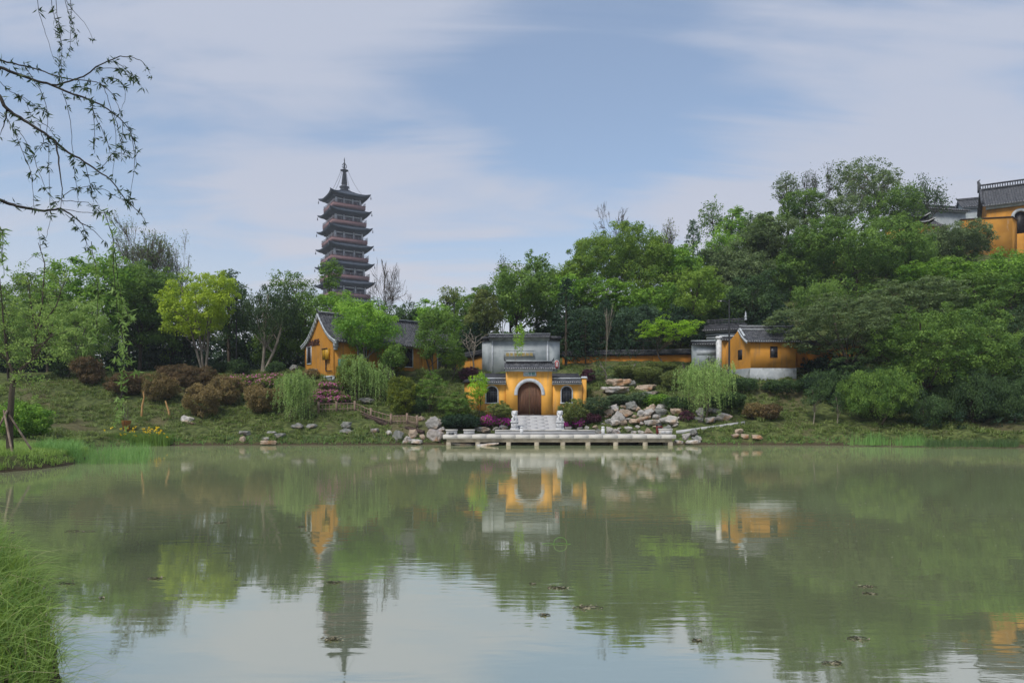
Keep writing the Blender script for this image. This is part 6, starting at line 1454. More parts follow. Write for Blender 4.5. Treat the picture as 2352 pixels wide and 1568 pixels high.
# ------------------------------------------------------------------ rocks
_ico = {}
def ico(n):
    if n not in _ico:
        import bmesh
        bm = bmesh.new(); bmesh.ops.create_icosphere(bm, subdivisions=n, radius=1.0); bm.verts.ensure_lookup_table()
        _ico[n] = (np.array([v.co[:] for v in bm.verts]), np.array([[v.index for v in f.verts] for f in bm.faces])); bm.free()
    return _ico[n]
def rock(label, u, vb, hw, hh, mat='mix', kind='lump', group=None, D=None, z=None, cat='rock', seed=0):
    r = RNG(seed + int(u * 11 + vb * 5)); p = on_ground(u, vb) if D is None else np.array([X(u, D), D, H(X(u, D), D) if z is None else z]); k = p[1] / F
    V, Fc = ico(4); V = V.copy(); off = Vector(r.uniform(-50, 50, 3)); sx, sz = hw * k, hh * k; sy = sx * r.uniform(.6, .9)
    for q in range(15 if kind != 'flat' else 9):       # chip planes off
        n = r.normal(size=3); n /= np.linalg.norm(n); h = r.uniform(.48, .86); d = V @ n - h; V -= np.outer(np.maximum(d, 0), n) * .92
    if kind == 'flat': V[:, 2] = np.clip(V[:, 2], -.5, .42)
    for i in range(len(V)):
        w = Vector(V[i]) * 1.5 + off; a = mnoise.noise(w) * .26 + mnoise.noise(w * 2.4) * .17 + abs(mnoise.noise(w * 4.5)) * -.22 + abs(mnoise.noise(w * 10)) * -.08
        if kind == 'hole': a -= max(0, abs(mnoise.noise(w * 1.8 + Vector((9, 0, 0)))) - .22) * .9
        V[i] *= 1 + a
    V = V - (0, 0, V[:, 2].min()); V[:, 2] *= 1 / V[:, 2].max(); V[:, :2] /= np.abs(V[:, 0]).max()
    a = r.uniform(-.12, .12); V = V * (sx, sy, sz * 1.12); V[:, 2] -= sz * .12; V[:, 2] += V[:, 0] * a
    g = Geo(); g.add(V, Fc); o = g.build('rock', M['rock_' + mat], loc=tuple(p))
    tag(o, label, cat, group)
    return o
RK = 'rocks of the rockery above the terrace'; RL = 'rocks along the left shore'; RS = 'slabs on the slope above the rockery'; RE = 'stones at the right end of the terrace'
def z6(x, y): return 1323 + x * .164, 900.4 + y * .164
for i, (lb, x, y, w, h, mt, kd) in enumerate([
 ('grey pointed rock at the upper left corner of the rockery', 520, 285, 75, 105, 'pale', 'lump'), ('tan sloping rock at the far left edge of the rockery', 400, 270, 75, 70, 'tan', 'lump'),
 ('pinkish rock with a dark hollow under the grey pointed one', 465, 335, 66, 90, 'tan', 'hole'), ('square tan block in the top row of the rockery', 672, 232, 56, 56, 'tan', 'lump'),
 ('tall grey block in the top row, right of the square tan one', 790, 250, 88, 110, 'grey', 'lump'), ('tan ledge under the square block', 690, 335, 100, 85, 'tan', 'flat'),
 ('big pale rock in the lower left of the rockery', 600, 450, 110, 165, 'pale', 'hole'), ('small tan rock behind the twin white rocks', 862, 255, 50, 55, 'tan', 'lump'),
 ('large pink rock in the middle of the top row', 1050, 300, 88, 122, 'tan', 'hole'), ('left one of the twin white rocks in mid rockery', 900, 335, 72, 82, 'pale', 'lump'),
 ('right one of the twin white rocks in mid rockery', 1010, 335, 82, 92, 'pale', 'lump'), ('large pale flat-topped rock, highest at the right of the rockery', 1240, 240, 108, 75, 'pale', 'flat'),
 ('grey shaded rock under the flat-topped one', 1205, 335, 92, 100, 'grey', 'lump'), ('long striped tan rock right of the flat-topped one', 1380, 320, 92, 88, 'tan', 'flat'),
 ('brown rock above the striped tan one', 1482, 280, 60, 66, 'tan', 'lump'), ('small round grey rock in the heart of the rockery', 1130, 372, 56, 60, 'pale', 'lump'),
 ('flat tan slab under the twin white rocks', 965, 385, 100, 48, 'tan', 'flat'), ('broad white and tan boulder lowest at the right of the rockery', 1315, 440, 128, 100, 'pale', 'lump'),
 ('flat tan slab in the lower middle of the rockery', 850, 430, 100, 52, 'tan', 'flat'), ('long pale slab right of the lower tan slab', 1060, 455, 122, 58, 'pale', 'flat'),
 ('upright orange-tan stone beside the big pale rock', 665, 470, 58, 84, 'tan', 'lump'), ('rounded white boulder with a dark foot at the lower left', 540, 470, 80, 90, 'pale', 'lump'),
 ('small holed grey stone at the lower left edge', 442, 450, 42, 66, 'grey', 'hole'), ('small grey pointed stone behind the terrace near the azalea', 145, 522, 36, 52, 'pale', 'lump'),
 ('small orange stone right of the small pointed grey one', 275, 522, 45, 56, 'tan', 'lump'), ('low pale stone nearest the magenta azalea right of the stairs', 42, 524, 46, 32, 'pale', 'flat'),
 ('white holed stone right of the right bollard', 460, 575, 56, 88, 'pale', 'hole'), ('grey stone just behind the right bollard', 325, 582, 68, 56, 'grey', 'lump'),
 ('grey and tan stone right of the white holed one', 572, 585, 58, 66, 'mix', 'lump'), ('rounded white stone left of the small green ball bush', 732, 545, 64, 66, 'pale', 'lump'),
 ('low pale stone in front of the rounded white one', 795, 585, 48, 36, 'pale', 'flat'), ('white stone left of the pink square one', 905, 588, 56, 48, 'pale', 'lump'),
 ('pink square stone behind the terrace, left of the red bin', 1015, 590, 60, 82, 'tan', 'lump'), ('rough grey stone behind the carved white box', 1290, 545, 70, 80, 'grey', 'hole'),
 ('white eroded stone left of the right willow trunk', 1740, 345, 56, 118, 'pale', 'hole'), ('grey stone at the foot of the white eroded one', 1730, 415, 74, 66, 'grey', 'lump'),
 ('brown stone right of the willow trunk, at the top', 1865, 280, 56, 58, 'grey', 'lump'), ('tan weathered stone at the upper right end', 1970, 285, 74, 60, 'grey', 'lump'),
 ('low tan stone right of the willow trunk', 1890, 410, 82, 60, 'mix', 'flat'), ('long grey-tan boulder, rightmost of the rockery', 2050, 385, 108, 92, 'mix', 'lump')]):
    u, v = z6(x, y); rock(lb, u, v + 2, w * .164 * 1.18, h * .164 * 1.22, mt, kd, RK, seed=i)
for i, (lb, x, y, w, h, mt, kd, D) in enumerate([
 ('dark brown holed stone standing at the right end of the terrace', 1640, 600, 66, 88, 'grey', 'hole', 59.6), ('white pyramid stone at the right end of the terrace', 1550, 660, 68, 92, 'pale', 'lump', 58.9),
 ('rough grey stone behind the shore slabs right of the terrace', 1695, 690, 74, 92, 'grey', 'lump', 59.2), ('long pale shore slab right of the terrace', 1640, 712, 110, 48, 'pale', 'flat', 58.3),
 ('pale shore slab under the right end of the terrace', 1430, 712, 72, 44, 'pale', 'flat', 58.3)]):
    u, v = z6(x, y); rock(lb, u, v, w * .164, h * .164, mt, kd, RE, D=D, z=max(.02, Z(v, D) - .02), seed=50 + i)
WEDGE = ['under the tan sloping rock at the far left', 'between the grey pointed rock and the square block', 'under the tan ledge', 'left of the tall grey block foot', 'between the tan ledge and the big pale rock', 'against the right side of the big pale rock', 'right of the upright orange-tan stone', 'below the flat lower-middle slab', 'above the long pale slab', 'left of the small round grey rock',
 'under the left end of the flat-topped rock', 'right of the long pale slab', 'beneath the flat-topped rock, on its right', 'under the long striped tan rock', 'on top of the twin white rocks', 'at the foot of the long pale slab', 'at the foot of the rounded white boulder', 'beside the small holed grey stone', 'above the rough grey stone by the white box', 'right of the broad white and tan boulder', 'on the left shoulder of the square tan block', 'just above the left twin white rock']
for i, (x, y, w) in enumerate([(420, 350, 34), (560, 330, 36), (760, 300, 34), (820, 350, 40), (740, 400, 38), (600, 520, 34), (700, 520, 30), (860, 500, 36), (930, 450, 40), (1090, 410, 40), (1160, 300, 36), (1180, 480, 34), (1300, 350, 38), (1440, 370, 36), (1010, 250, 34), (1110, 500, 36), (480, 520, 30), (380, 460, 32), (1230, 510, 30), (1390, 470, 38), (640, 250, 30), (900, 290, 36)]):
    u, v = z6(x, y); rock('small stone ' + WEDGE[i], u, v + 2, w * .19, w * .17, ('tan', 'pale', 'mix')[i % 3], 'lump', 'small stones wedged between the rockery rocks', seed=300 + i)
def z4(x, y): return 551 + x * .246, 643 + y * .246
for i, (lb, x, y, w, h, mt, kd) in enumerate([
 ('big white standing boulder at the left end of the terrace', 1815, 1390, 84, 118, 'pale', 'lump'), ('many-coloured boulder leaning below the big white one', 1822, 1508, 84, 118, 'mix', 'lump'),
 ('rounded grey boulder on the shore left of the tan pyramid', 1480, 1505, 62, 98, 'grey', 'lump'), ('tan pyramid boulder on the shore', 1610, 1478, 52, 84, 'tan', 'lump'),
 ('small white stone left of the rounded grey boulder', 1395, 1452, 36, 44, 'pale', 'lump'), ('pink and white stone below the tan pyramid', 1562, 1518, 60, 62, 'mix', 'lump'),
 ('flat white stone at the waterline below the tan pyramid', 1655, 1524, 66, 36, 'pale', 'flat'), ('small tan stone left of the many-coloured boulder', 1702, 1490, 32, 52, 'tan', 'lump'),
 ('square tan block at the end of the wooden fence', 1682, 1315, 52, 46, 'tan', 'lump'), ('wide rounded stone right of the pale willow trunk', 536, 1392, 66, 58, 'grey', 'lump'),
 ('low brown stone right of the wide rounded one', 672, 1384, 56, 40, 'grey', 'flat'), ('upper stone of the stacked pair on the grass', 996, 1385, 60, 64, 'grey', 'lump'),
 ('lower stone of the stacked pair on the grass', 1004, 1440, 76, 56, 'grey', 'lump'), ('low greyish stone near the bent stick', 1250, 1424, 50, 38, 'mix', 'flat'),
 ('flat-topped grey shore stone left of the twin slabs', 45, 1448, 58, 42, 'grey', 'flat'), ('reddish stone beneath the flat-topped shore stone', 22, 1512, 34, 56, 'tan', 'lump'),
 ('left one of the twin grey slabs', 300, 1446, 50, 40, 'grey', 'lump'), ('right one of the twin grey slabs', 372, 1468, 62, 40, 'grey', 'flat'),
 ('small pale stone on a brown shore stone', 245, 1506, 50, 34, 'pale', 'lump'), ('brown shore stone at the waterline', 272, 1530, 84, 34, 'tan', 'flat'),
 ('tall grey stone left of the tea house window', 495, 850, 48, 62, 'grey', 'lump'), ('layered grey stone against the tea house ledge', 690, 880, 46, 54, 'grey', 'flat'),
 ('wide mossy stone behind the weeping willows', 1180, 1165, 92, 66, 'grey', 'lump')]):
    u, v = z4(x, y); rock(lb, u, v, w * .246, h * .246, mt, kd, RL, seed=80 + i)
for i, (lb, u, v, w, h, mt, kd, gp) in enumerate([
 ('grey stone on the grass below the golden brown bush', 429, 969, 17, 15, 'pale', 'lump', RL), ('low pale stone at the foot of the grey one below the golden brown bush', 438, 975, 14, 6, 'tan', 'flat', RL),
 ('tan striped slab, left of the top slabs', 1416, 886, 34, 16, 'tan', 'flat', RS), ('dark grey block right of the tan striped slab', 1454, 886, 11, 13, 'grey', 'lump', RS),
 ('long pale slab under the tan striped one', 1418, 903, 40, 15, 'pale', 'flat', RS), ('smooth sandy slab right of the dark block', 1486, 897, 28, 14, 'tan', 'flat', RS), ('low grey slab, rightmost of the top slabs', 1492, 907, 26, 8, 'grey', 'flat', RS),
 ('upper tan rock of the shore pile on the right slope', 1695, 996, 13, 11, 'tan', 'lump', 'tan rocks on the right shore'), ('left lower tan rock of the shore pile on the right slope', 1687, 1006, 12, 11, 'tan', 'lump', 'tan rocks on the right shore'),
 ('right lower pinkish rock of the shore pile on the right slope', 1710, 1008, 12, 10, 'tan', 'flat', 'tan rocks on the right shore'), ('flat pinkish rock lying apart right of the shore pile', 1736, 1009, 14, 9, 'tan', 'flat', 'tan rocks on the right shore'),
 ('flat grey rock behind the terrace, right of the benches', 1108, 992, 20, 12, 'pale', 'flat', RL), ('small pale rock under the magenta azaleas', 1140, 990, 10, 10, 'pale', 'lump', RL), ('white rock touching the left lion pedestal', 1158, 988, 12, 12, 'pale', 'lump', RL),
 ('low brownish rock behind the left bench', 1014, 990, 10, 10, 'mix', 'lump', RL), ('small white rock right of the right lion pedestal', 1306, 989, 9, 8, 'pale', 'flat', RK)]):
    rock(lb, u, v, w, h, mt, kd, gp, seed=130 + i)
rock('flat mossy stone at the waterline under the left end of the terrace', 1060, 1019, 30, 6, 'pale', 'flat', RL, D=58.4, z=.0)
rock('flat pale stone at the waterline between the first terrace piers', 1118, 1019, 28, 6, 'pale', 'flat', RL, D=57.2, z=-.02)

# ------------------------------------------------------------------ grasses and reeds
def blades(r, P, Hh, Wd, bend, seg=4, lean=None):
    """curved tapering blades; P (n, 3)"""
    n = len(P); a = r.uniform(0, 2 * np.pi, n); d = np.stack([np.cos(a), np.sin(a), np.zeros(n)], 1)
    if lean is not None: d = d + np.array(lean); d /= np.linalg.norm(d, axis=1)[:, None] + 1e-9
    Hh = Hh * r.uniform(.55, 1.2, n); b = bend * r.uniform(.3, 1.3, n); s = np.cross(d, (0, 0, 1.0)) + r.normal(size=(n, 3)) * .2; s /= np.linalg.norm(s, axis=1)[:, None]
    t = np.linspace(0, 1, seg + 1); V = np.zeros((n, seg + 1, 2, 3))
    for i, q in enumerate(t):
        c = P + d * (b * Hh * q ** 2)[:, None] + np.array([0, 0, 1.0]) * (Hh * (q - .5 * b * q ** 3))[:, None]; w = (Wd * (1 - q) ** .7 * .5 + .0008)
        V[:, i, 0] = c - s * w; V[:, i, 1] = c + s * w
    base = np.arange(n)[:, None, None] * (seg + 1) * 2; i = np.arange(seg)[None, :, None] * 2; q = np.array([0, 1, 3, 2])[None, None]
    return V.reshape(-1, 3), (base + i + q).reshape(-1, 4), np.repeat(np.clip(r.normal(.5, .22, n), 0, 1), seg)
def patch(name, label, P, h, w, bend, mat, seg=3, per=1, seed=0, kind='stuff', lean=None, jitter=.05, parent=None):
    r = RNG(seed); P = np.repeat(P, per, 0) + r.normal(size=(len(P) * per, 3)) * (jitter, jitter, 0)
    g = Geo(); v, f, t = blades(r, P, h if np.isscalar(h) else np.repeat(h, per), w, bend, seg, lean); g.add(v, f, t); o = g.build(name, M[mat], parent)
    if parent is None: tag(o, label, name.replace('_', ' '), kind=kind)
    return o
def land_pts(r, n, x0, x1, y0, y1, sdmin=.1, sdmax=99, mask=None):
    x = r.uniform(x0, x1, n); y = r.uniform(y0, y1, n); s = pond_sd(x, y); k = (s > sdmin) & (s < sdmax)
    if mask is not None: k &= mask(x, y)
    x, y = x[k], y[k]; return np.stack([x, y, gh(x, y)], 1)
r = RNG(77)
def slope_mask(x, y):
    u = CX + x / y * F
    built = (x > X(1150, 66)) & (x < X(1345, 66)) & (y > 60.5) & (y < 76) | (np.abs(x - 4) < 10.2) & (y < 60.5)
    d = _noise2(x, y, 1.15, 11) + _noise2(x, y, .55, 12) * .6
    return ~built & (d > -.16) & (_noise2(x, y, 4.2, 21) < .27)
def tufts(name, label, step, x0, x1, y0, y1, n, h, w, bend, mat, seed, keep=.9, rad=.16):
    q = RNG(seed); X_, Y_ = np.meshgrid(np.arange(x0, x1, step), np.arange(y0, y1, step * .8)); x = (X_ + q.uniform(-.4, .4, X_.shape) * step).ravel(); y = (Y_ + q.uniform(-.4, .4, X_.shape) * step).ravel()
    k = (pond_sd(x, y) > .25) & slope_mask(x, y) & (q.random(len(x)) < keep); x, y = x[k], y[k]; P = np.stack([x, y, gh(x, y) + hum(x, y) - .03], 1); m = len(P)
    s = q.uniform(.6, 1.35, m); tt = np.clip(q.normal(.5, .26, m), 0, 1); a = q.uniform(0, 2 * np.pi, (m, n)); rr_ = np.sqrt(q.random((m, n))) * rad * 1.6
    Q = P[:, None] + np.stack([np.cos(a) * rr_, np.sin(a) * rr_, a * 0], -1) * s[:, None, None]; v, f, t = blades(q, Q.reshape(-1, 3), h * np.repeat(s, n), w, bend, 3)
    g = Geo(); g.add(v, f, np.clip(np.repeat(np.repeat(tt, n), 3) + (t - .5) * .5, 0, 1)); tag(g.build(name, M[mat]), label, name.replace('_', ' '), kind='stuff')
tufts('slope_grass', 'hummocky tufts of grey-green grass covering both slopes', .62, -52, 56, 49, 79, 16, .46, .075, 1.25, 'grassy', 1)
tufts('dry_grass', 'paler dry tufts mixed into the grass of the slopes', 1.0, -52, 56, 49, 79, 14, .40, .06, 1.35, 'lawn', 2, .5)
tufts('low_grass', 'shorter green grass between the tufts of the slopes', .5, -52, 56, 49, 79, 7, .26, .06, 1.0, 'mid', 3, .6)
P = land_pts(r, 9000, -34, 45, 56, 61, .0, .75, lambda x, y: np.abs(x - 4) > 10); patch('shore_grass', 'short green fringe of grass along the waterline', P, .28, .03, .8, 'reed', 2, 4, 3)
P = land_pts(r, 900, -25, -7, 57, 60, .0, .9); patch('pale_shore_plants', 'pale silvery plants at the left waterline', P[:, :] , .34, .05, .9, 'sage', 3, 5, 4, jitter=.08)
# left promontory
P = land_pts(r, 9000, -36, -21, 24, 45, .0, 8); patch('bank_grass', 'lush green grass on the point of the left bank', P, .42, .022, .9, 'near', 3, 5, 5, jitter=.06)
def zone(u0, u1, v0, v1, n, z0=0.0, seed=0):
    rr = RNG(seed); u = rr.uniform(u0, u1, n); v = rr.uniform(v0, v1, n); D = CAMZ * F / (v - HV); return np.stack([X(u, D), D, np.full(n, z0)], 1)
def gz_(u, w, v0, v1, n, s): Q = zone(0, 1, v0, v1, n, 0, s); Q[:, 0] = (RNG(s).normal(u, w, n) - CX) / F * Q[:, 1]; return Q
patch('reed_clump', 'tall bright green reeds on the left, beyond the staked tree', zone(88, 178, 1046, 1062, 900, 0, 1), 1.25, .03, .55, 'reed', 4, 4, 6, jitter=.1)
patch('water_reeds', 'blue-green reeds standing in the shallow water on the left', zone(160, 345, 1033, 1066, 620, -.1, 2), 1.0, .018, .4, 'reed', 4, 3, 7, jitter=.15)
patch('right_reeds', 'bright reeds at the waterline below the great rounded tree', np.r_[gz_(2012, 20, 1022, 1026, 120, 3), gz_(2100, 20, 1023, 1027, 120, 4), gz_(1900, 60, 1020, 1022, 50, 5)] + (0, .3, .1), RNG(1).uniform(.5, 1.3, 290), .03, .3, 'reed', 4, 4, 8, jitter=.08)
patch('dark_reeds', 'thin dark reeds along the shaded right shore', zone(2135, 2350, 1027, 1031, 420, 0, 6) + (0, .6, .1), .7, .025, .3, 'dark', 3, 4, 9, jitter=.1)
# yellow flag irises: three clumps
for i, (u0, u1, lb) in enumerate([(243, 292, 'clump of yellow flag irises with few blooms nearest the reeds'), (288, 338, 'middle clump of yellow flag irises above the shallow water'), (338, 392, 'densest clump of yellow flag irises at the right')]):
    D = 57.5; t = thing('iris_clump', lb, 'irises', (X((u0 + u1) / 2, D), D, 0), group='yellow flag irises'); rr = RNG(200 + i); n = 300
    Pp = np.stack([rr.uniform(X(u0, D), X(u1, D), n) - t.location.x, rr.uniform(-1.0, .8, n), np.full(n, .0)], 1)
    patch('leaves', '', Pp, 1.15, .045, .22, 'mid', 3, 3, 20 + i, parent=t, jitter=.06)
    m = (5, 15, 22)[i]; f = Geo(); c = np.stack([rr.uniform(X(u0, D), X(u1, D), m) - t.location.x, rr.uniform(-.8, .2, m), rr.uniform(.75, 1.6, m)], 1)
    for q in range(5): f.cards(c + rr.normal(size=(m, 3)) * .04, rr.normal(size=(m, 3)), rr.normal(size=(m, 3)), .15, .11, rr.uniform(0, 1, m))
    f.build('blossom', M['yellow_petal'], t)
# foreground bank, bottom left
rf = RNG(31); P = land_pts(rf, 30000, -16, -2.2, 2.5, 15.5, -.02, 4.0); P = P[(P[:, 0] > -1.15 * P[:, 1] * .75 - .9)]
patch('foreground_grass', 'long arching bright grass on the near bank at the bottom left', P, .62, .013, 1.15, 'near', 6, 2, 12, jitter=.05, lean=(.35, -.1, 0))
patch('foreground_underlayer', 'shorter grass between the long blades of the near bank', P[::3], .36, .014, .9, 'fresh', 4, 2, 13, jitter=.05)
P = zone(80, 135, 1440, 1568, 40, 0, 9); patch('foreground_sprigs', 'thin sprigs of grass leaning out over the water', P, .40, .008, 1.3, 'near', 6, 1, 14, lean=(1.0, -.1, 0))

P = land_pts(r, 1100, -14, -2.4, 3, 14, -.05, 1.4); patch('foreground_dead_blades', 'dry straw-coloured blades among the near grass', P, .55, .012, 1.3, 'straw', 5, 2, 15, lean=(.6, -.1, 0))
P = land_pts(r, 260, -14, -2.6, 3, 15, .0, 1.2); patch('foreground_seed_stalks', 'taller thin stalks standing above the near grass', P, .95, .010, .6, 'reed', 5, 2, 16, lean=(.4, 0, 0))

# woodland undergrowth
r = RNG(5)
def undergrowth(name, label, n, x0, x1, y0, y1, hmin, hmax, mat, leaf=.42, cr=.85, mask=None):
    P = land_pts(r, n, x0, x1, y0, y1, .5, 999, mask); C = []; Nn = []
    for p in P:
        h = r.uniform(hmin, hmax); k = max(3, int(h * 2.2)); d = r.normal(size=(k, 3)); d[:, 2] = np.abs(d[:, 2]); d /= np.linalg.norm(d, axis=1)[:, None]
        C.append(p + d * (h * .55, h * .4, h)); Nn.append(d)
    C = np.concatenate(C); Nn = np.concatenate(Nn); a = foliage(r, C, Nn, cr, 'round', leaf, .62, 1); g = Geo(); g.cards(*a); tag(g.build(name, M[mat], None), label, name.replace('_', ' '), kind='stuff')
vis = lambda x, y: np.abs(x) < y * 1.0
nohall = lambda x, y: vis(x, y) & ~((x > 66) & (x < 98) & (y > 96)) & ~((x > 56) & (y > 108))
undergrowth('woodland_undergrowth', 'dark undergrowth filling the wood behind the left terrace', 330, -75, -22, 86, 104, 1.5, 4.5, 'deep')
undergrowth('hill_undergrowth', 'dark green undergrowth between the trees of the hill', 760, -22, 104, 84, 112, 1.5, 4.0, 'mid', mask=nohall)
undergrowth('crest_undergrowth', 'mid green thicket along the crest of the hill', 260, 22, 74, 108, 124, 2.0, 4.5, 'mid', mask=nohall)
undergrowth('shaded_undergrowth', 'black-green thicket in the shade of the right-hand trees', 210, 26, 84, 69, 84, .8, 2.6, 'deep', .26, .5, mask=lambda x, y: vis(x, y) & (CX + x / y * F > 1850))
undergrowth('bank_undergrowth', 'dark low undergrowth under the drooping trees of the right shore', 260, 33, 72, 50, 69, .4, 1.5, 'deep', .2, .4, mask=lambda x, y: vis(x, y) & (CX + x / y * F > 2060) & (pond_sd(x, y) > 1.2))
undergrowth('far_treeline', 'far line of trees closing the view behind the left bank', 240, -150, 30, 118, 190, 4, 9, 'dark', .7, 1.7)

# ------------------------------------------------------------------ fence, steps, kerb
def fence():
    pts = [(732, 945), (773, 945), (815, 944), (852, 960), (898, 973), (935, 973), (958, 978)]
    W_ = [on_ground(u, v) for u, v in pts]; o = W_[0]; t = thing('wooden_fence', 'low weathered wooden rail fence following the steps down to the shore', 'fence', tuple(o))
    for p in W_:
        q = p - o; g = Geo(); g.box(q[0] - .10, q[0] + .10, q[1] - .10, q[1] + .10, q[2] - .3, q[2] + .95, taper=.01); g.build('post', M['fencewood'], t)
    for p, q in zip(W_[:-1], W_[1:]):
        a, b = p - o, q - o; g = Geo()
        for h in (.22, .72): g.tube([a + (0, 0, h), (a + b) / 2 + (0, 0, h), b + (0, 0, h)], .045, 5)
        for k in range(1, 5): c = a + (b - a) * k / 5; g.tube([c + (0, 0, .0), c + (0, 0, .78)], .035, 4)
        g.build('rail_panel', M['fencewood'], t)
fence()
def steps(label, a, b, n, w):
    A, B = on_ground(*a), on_ground(*b); t = thing('garden_steps', label, 'steps', tuple(A), group='dark timber steps'); d = (B - A) / n
    for k in range(n):
        p = d * k; g = Geo(); g.box(p[0] - .02, p[0] + abs(d[0]) + .10, p[1] - w / 2, p[1] + w / 2, p[2] - .25, p[2] + .10); g.build('step', M['stepwood'], t)
steps('upper flight of dark timber steps beside the wooden fence', (835, 953), (890, 974), 10, 1.1)
steps('lower flight of dark timber steps by the big white boulder', (932, 981), (972, 992), 7, 1.0)
pts = np.array([on_ground(u, v) for u, v in ((1553, 993), (1600, 987), (1650, 980), (1709, 972))]); g = Geo()
for a, b in zip(pts[:-1], pts[1:]):
    n = np.array([-(b - a)[1], (b - a)[0], 0]); n /= np.linalg.norm(n); V = [a - n * .12, b - n * .12, b + n * .12, a + n * .12]; g.add([v - (0, 0, .2) for v in V] + [v + (0, 0, .16) for v in V], np.array([(0, 3, 2, 1), (4, 5, 6, 7), (0, 1, 5, 4), (1, 2, 6, 5), (2, 3, 7, 6), (3, 0, 4, 7)]))
tag(g.build('path_kerb', M['marble']), 'pale kerb of the path climbing right from the terrace', kind='structure')

# trunks, sticks, pot on the left slope
def stick(name, label, cat, pts, rad, mat, group=None):
    P = np.array([tuple(on_ground(u, v)) if k == 0 else (0, 0, 0) for k, (u, v) in enumerate(pts)]); D = P[0][1]
    W_ = np.array([WP(u, v, D) for u, v in pts]); W_[0] = P[0] - (0, 0, .1); o = P[0]; g = Geo(); g.tube(W_ - o, np.linspace(rad, rad * .55, len(W_)), 6); ob = g.build(name, M[mat], None, smooth=True, loc=tuple(o)); return tag(ob, label, cat, group)
M['cut_bark'] = surf('cut_bark', (.34, .19, .07), (.48, .30, .13), 4, .9, .4, 12, c3=(.25, .22, .19), s3=3)
stick('pruned_stem', 'bent pale pruned stem left of the golden brown bush', 'pruned stem', [(325, 960), (327, 930), (331, 912), (329, 898)], .10, 'cut_bark', 'pruned stems')
stick('pruned_stem', 'crooked orange pruned stem leaning right, beside the grey stone', 'pruned stem', [(389, 962), (388, 945), (383, 930), (380, 920)], .11, 'cut_bark', 'pruned stems')
stick('driftwood_stick', 'thin bent white stick lying on the left shore', 'stick', [(861, 1003), (855, 992), (850, 980), (848, 976)], .035, 'bark_pale')
p = on_ground(290, 988); t = thing('plant_pot', 'orange wicker pot on the slope behind the irises', 'pot', tuple(p))
g = Geo(); g.lathe([(0, 0), (.24, 0), (.40, .85), (.43, .88), (.37, .86), (.3, .6), (0, .55)], sides=14); g.build('pot', M['orangepot'], t, smooth=True)
rr = RNG(4); g = Geo()
for k in range(9): a = rr.normal(size=2) * .22; g.tube([(a[0] * .3, a[1] * .3, .5), (a[0], a[1], 1.3), (a[0] * 1.6, a[1] * 1.6, 1.9 + rr.uniform(0, .5))], [.018, .012, .006], 4)
g.build('stems', M['bark_grey'], t)

# ------------------------------------------------------------------ staked sapling on the left point
def staked():
    D = 34.0; b = WP(23, 1022, D); b[2] = H(b[0], D) - .1; t = thing('staked_tree', 'light green young tree held by wooden stakes on the left point', 'tree', tuple(b)); g = Geo(); r = RNG(8)
    q = lambda u, v, y=0: WP(u, v, D) - b + (0, y, 0)
    g.tube([(0, 0, -.2), q(22, 990), q(24, 946), q(28, 890), q(34, 868)], [.17, .15, .14, .12, .11], 8)
    br = [[q(34, 868), q(20, 830), q(14, 800), q(8, 740), q(0, 640)], [q(34, 868), q(50, 845), q(64, 820, .4), q(68, 760, .5), q(78, 690, .6), q(84, 600, .6), q(72, 552, .5)], [q(64, 820, .4), q(90, 790, .3), q(112, 768, .2), q(122, 745)],
          [q(64, 820, .4), q(88, 800, -.5), q(124, 792, -.8), q(150, 770, -.8)], [q(20, 830), q(-10, 780, -.6), q(-40, 700, -.8)], [q(28, 890), q(60, 856, -.6), q(120, 820, -1)], [q(68, 760, .5), q(40, 700, 1), q(30, 620, 1)], [q(68, 760, .5), q(110, 700, .6), q(130, 640, .6)]]
    C, Nn = [], []
    for k, Pp in enumerate(br):
        Pp = np.array(Pp); g.tube(Pp, np.linspace(.085 if k < 2 else .05, .015, len(Pp)), 5, cap=False)
        for i in range(26 if k < 2 else 15):
            s = r.uniform(.25, 1) * (len(Pp) - 1); c = np.array([np.interp(s, range(len(Pp)), Pp[:, j]) for j in range(3)]); e = c + r.normal(size=3) * (.62, .6, .55)
            limb(g, c, e, .016, .005, r, .1, 3, 3); C.append(e); Nn.append(r.normal(size=3))
    C = np.array(C); Nn = np.array(Nn); a = foliage(r, C, Nn, .34, 'airy', .105, .42, 1); c = Geo(); c.cards(*a); c.build('crown', M['sapling'], t); g.build('trunk', M['bark'], t, smooth=True)
    for lb, (u0, v0), (u1, v1), y0 in (('long pale stake leaning left against the young tree trunk', (57, 1036), (14, 942), -.8), ('darker stake crossing behind the long pale one', (66, 1026), (26, 952), .5), ('short stake leaving the photo at the left edge', (-12, 975), (22, 942), -.6)):
        a_ = WP(u0, v0, D); a_[1] += y0; a_[2] = H(a_[0], a_[1]) - .1; e = WP(u1, v1, D); e[1] -= .16; gg = Geo(); gg.tube([(0, 0, 0), e - a_], [.055, .045], 7); tag(gg.build('support_stake', M['stake'], None, loc=tuple(a_)), lb, 'stake', 'stakes holding the young tree')
staked()
tree('broadleaf_tree', 'light yellow-green tree with leaning grey trunks behind the staked one', 172, 652, 858, 78, 74.5, 'sapling', seed=5, leaf=.2, style='airy', stems=2, base_u=152, trunk='bark_grey', cover=.62, lob=12, tr=.14, cr=.5)
tree('broadleaf_tree', 'small-leaved light green tree low at the left edge', 20, 660, 870, 62, 72, 'sapling', seed=6, leaf=.2, style='airy', cover=.7, lob=9, tr=.12, cr=.5)

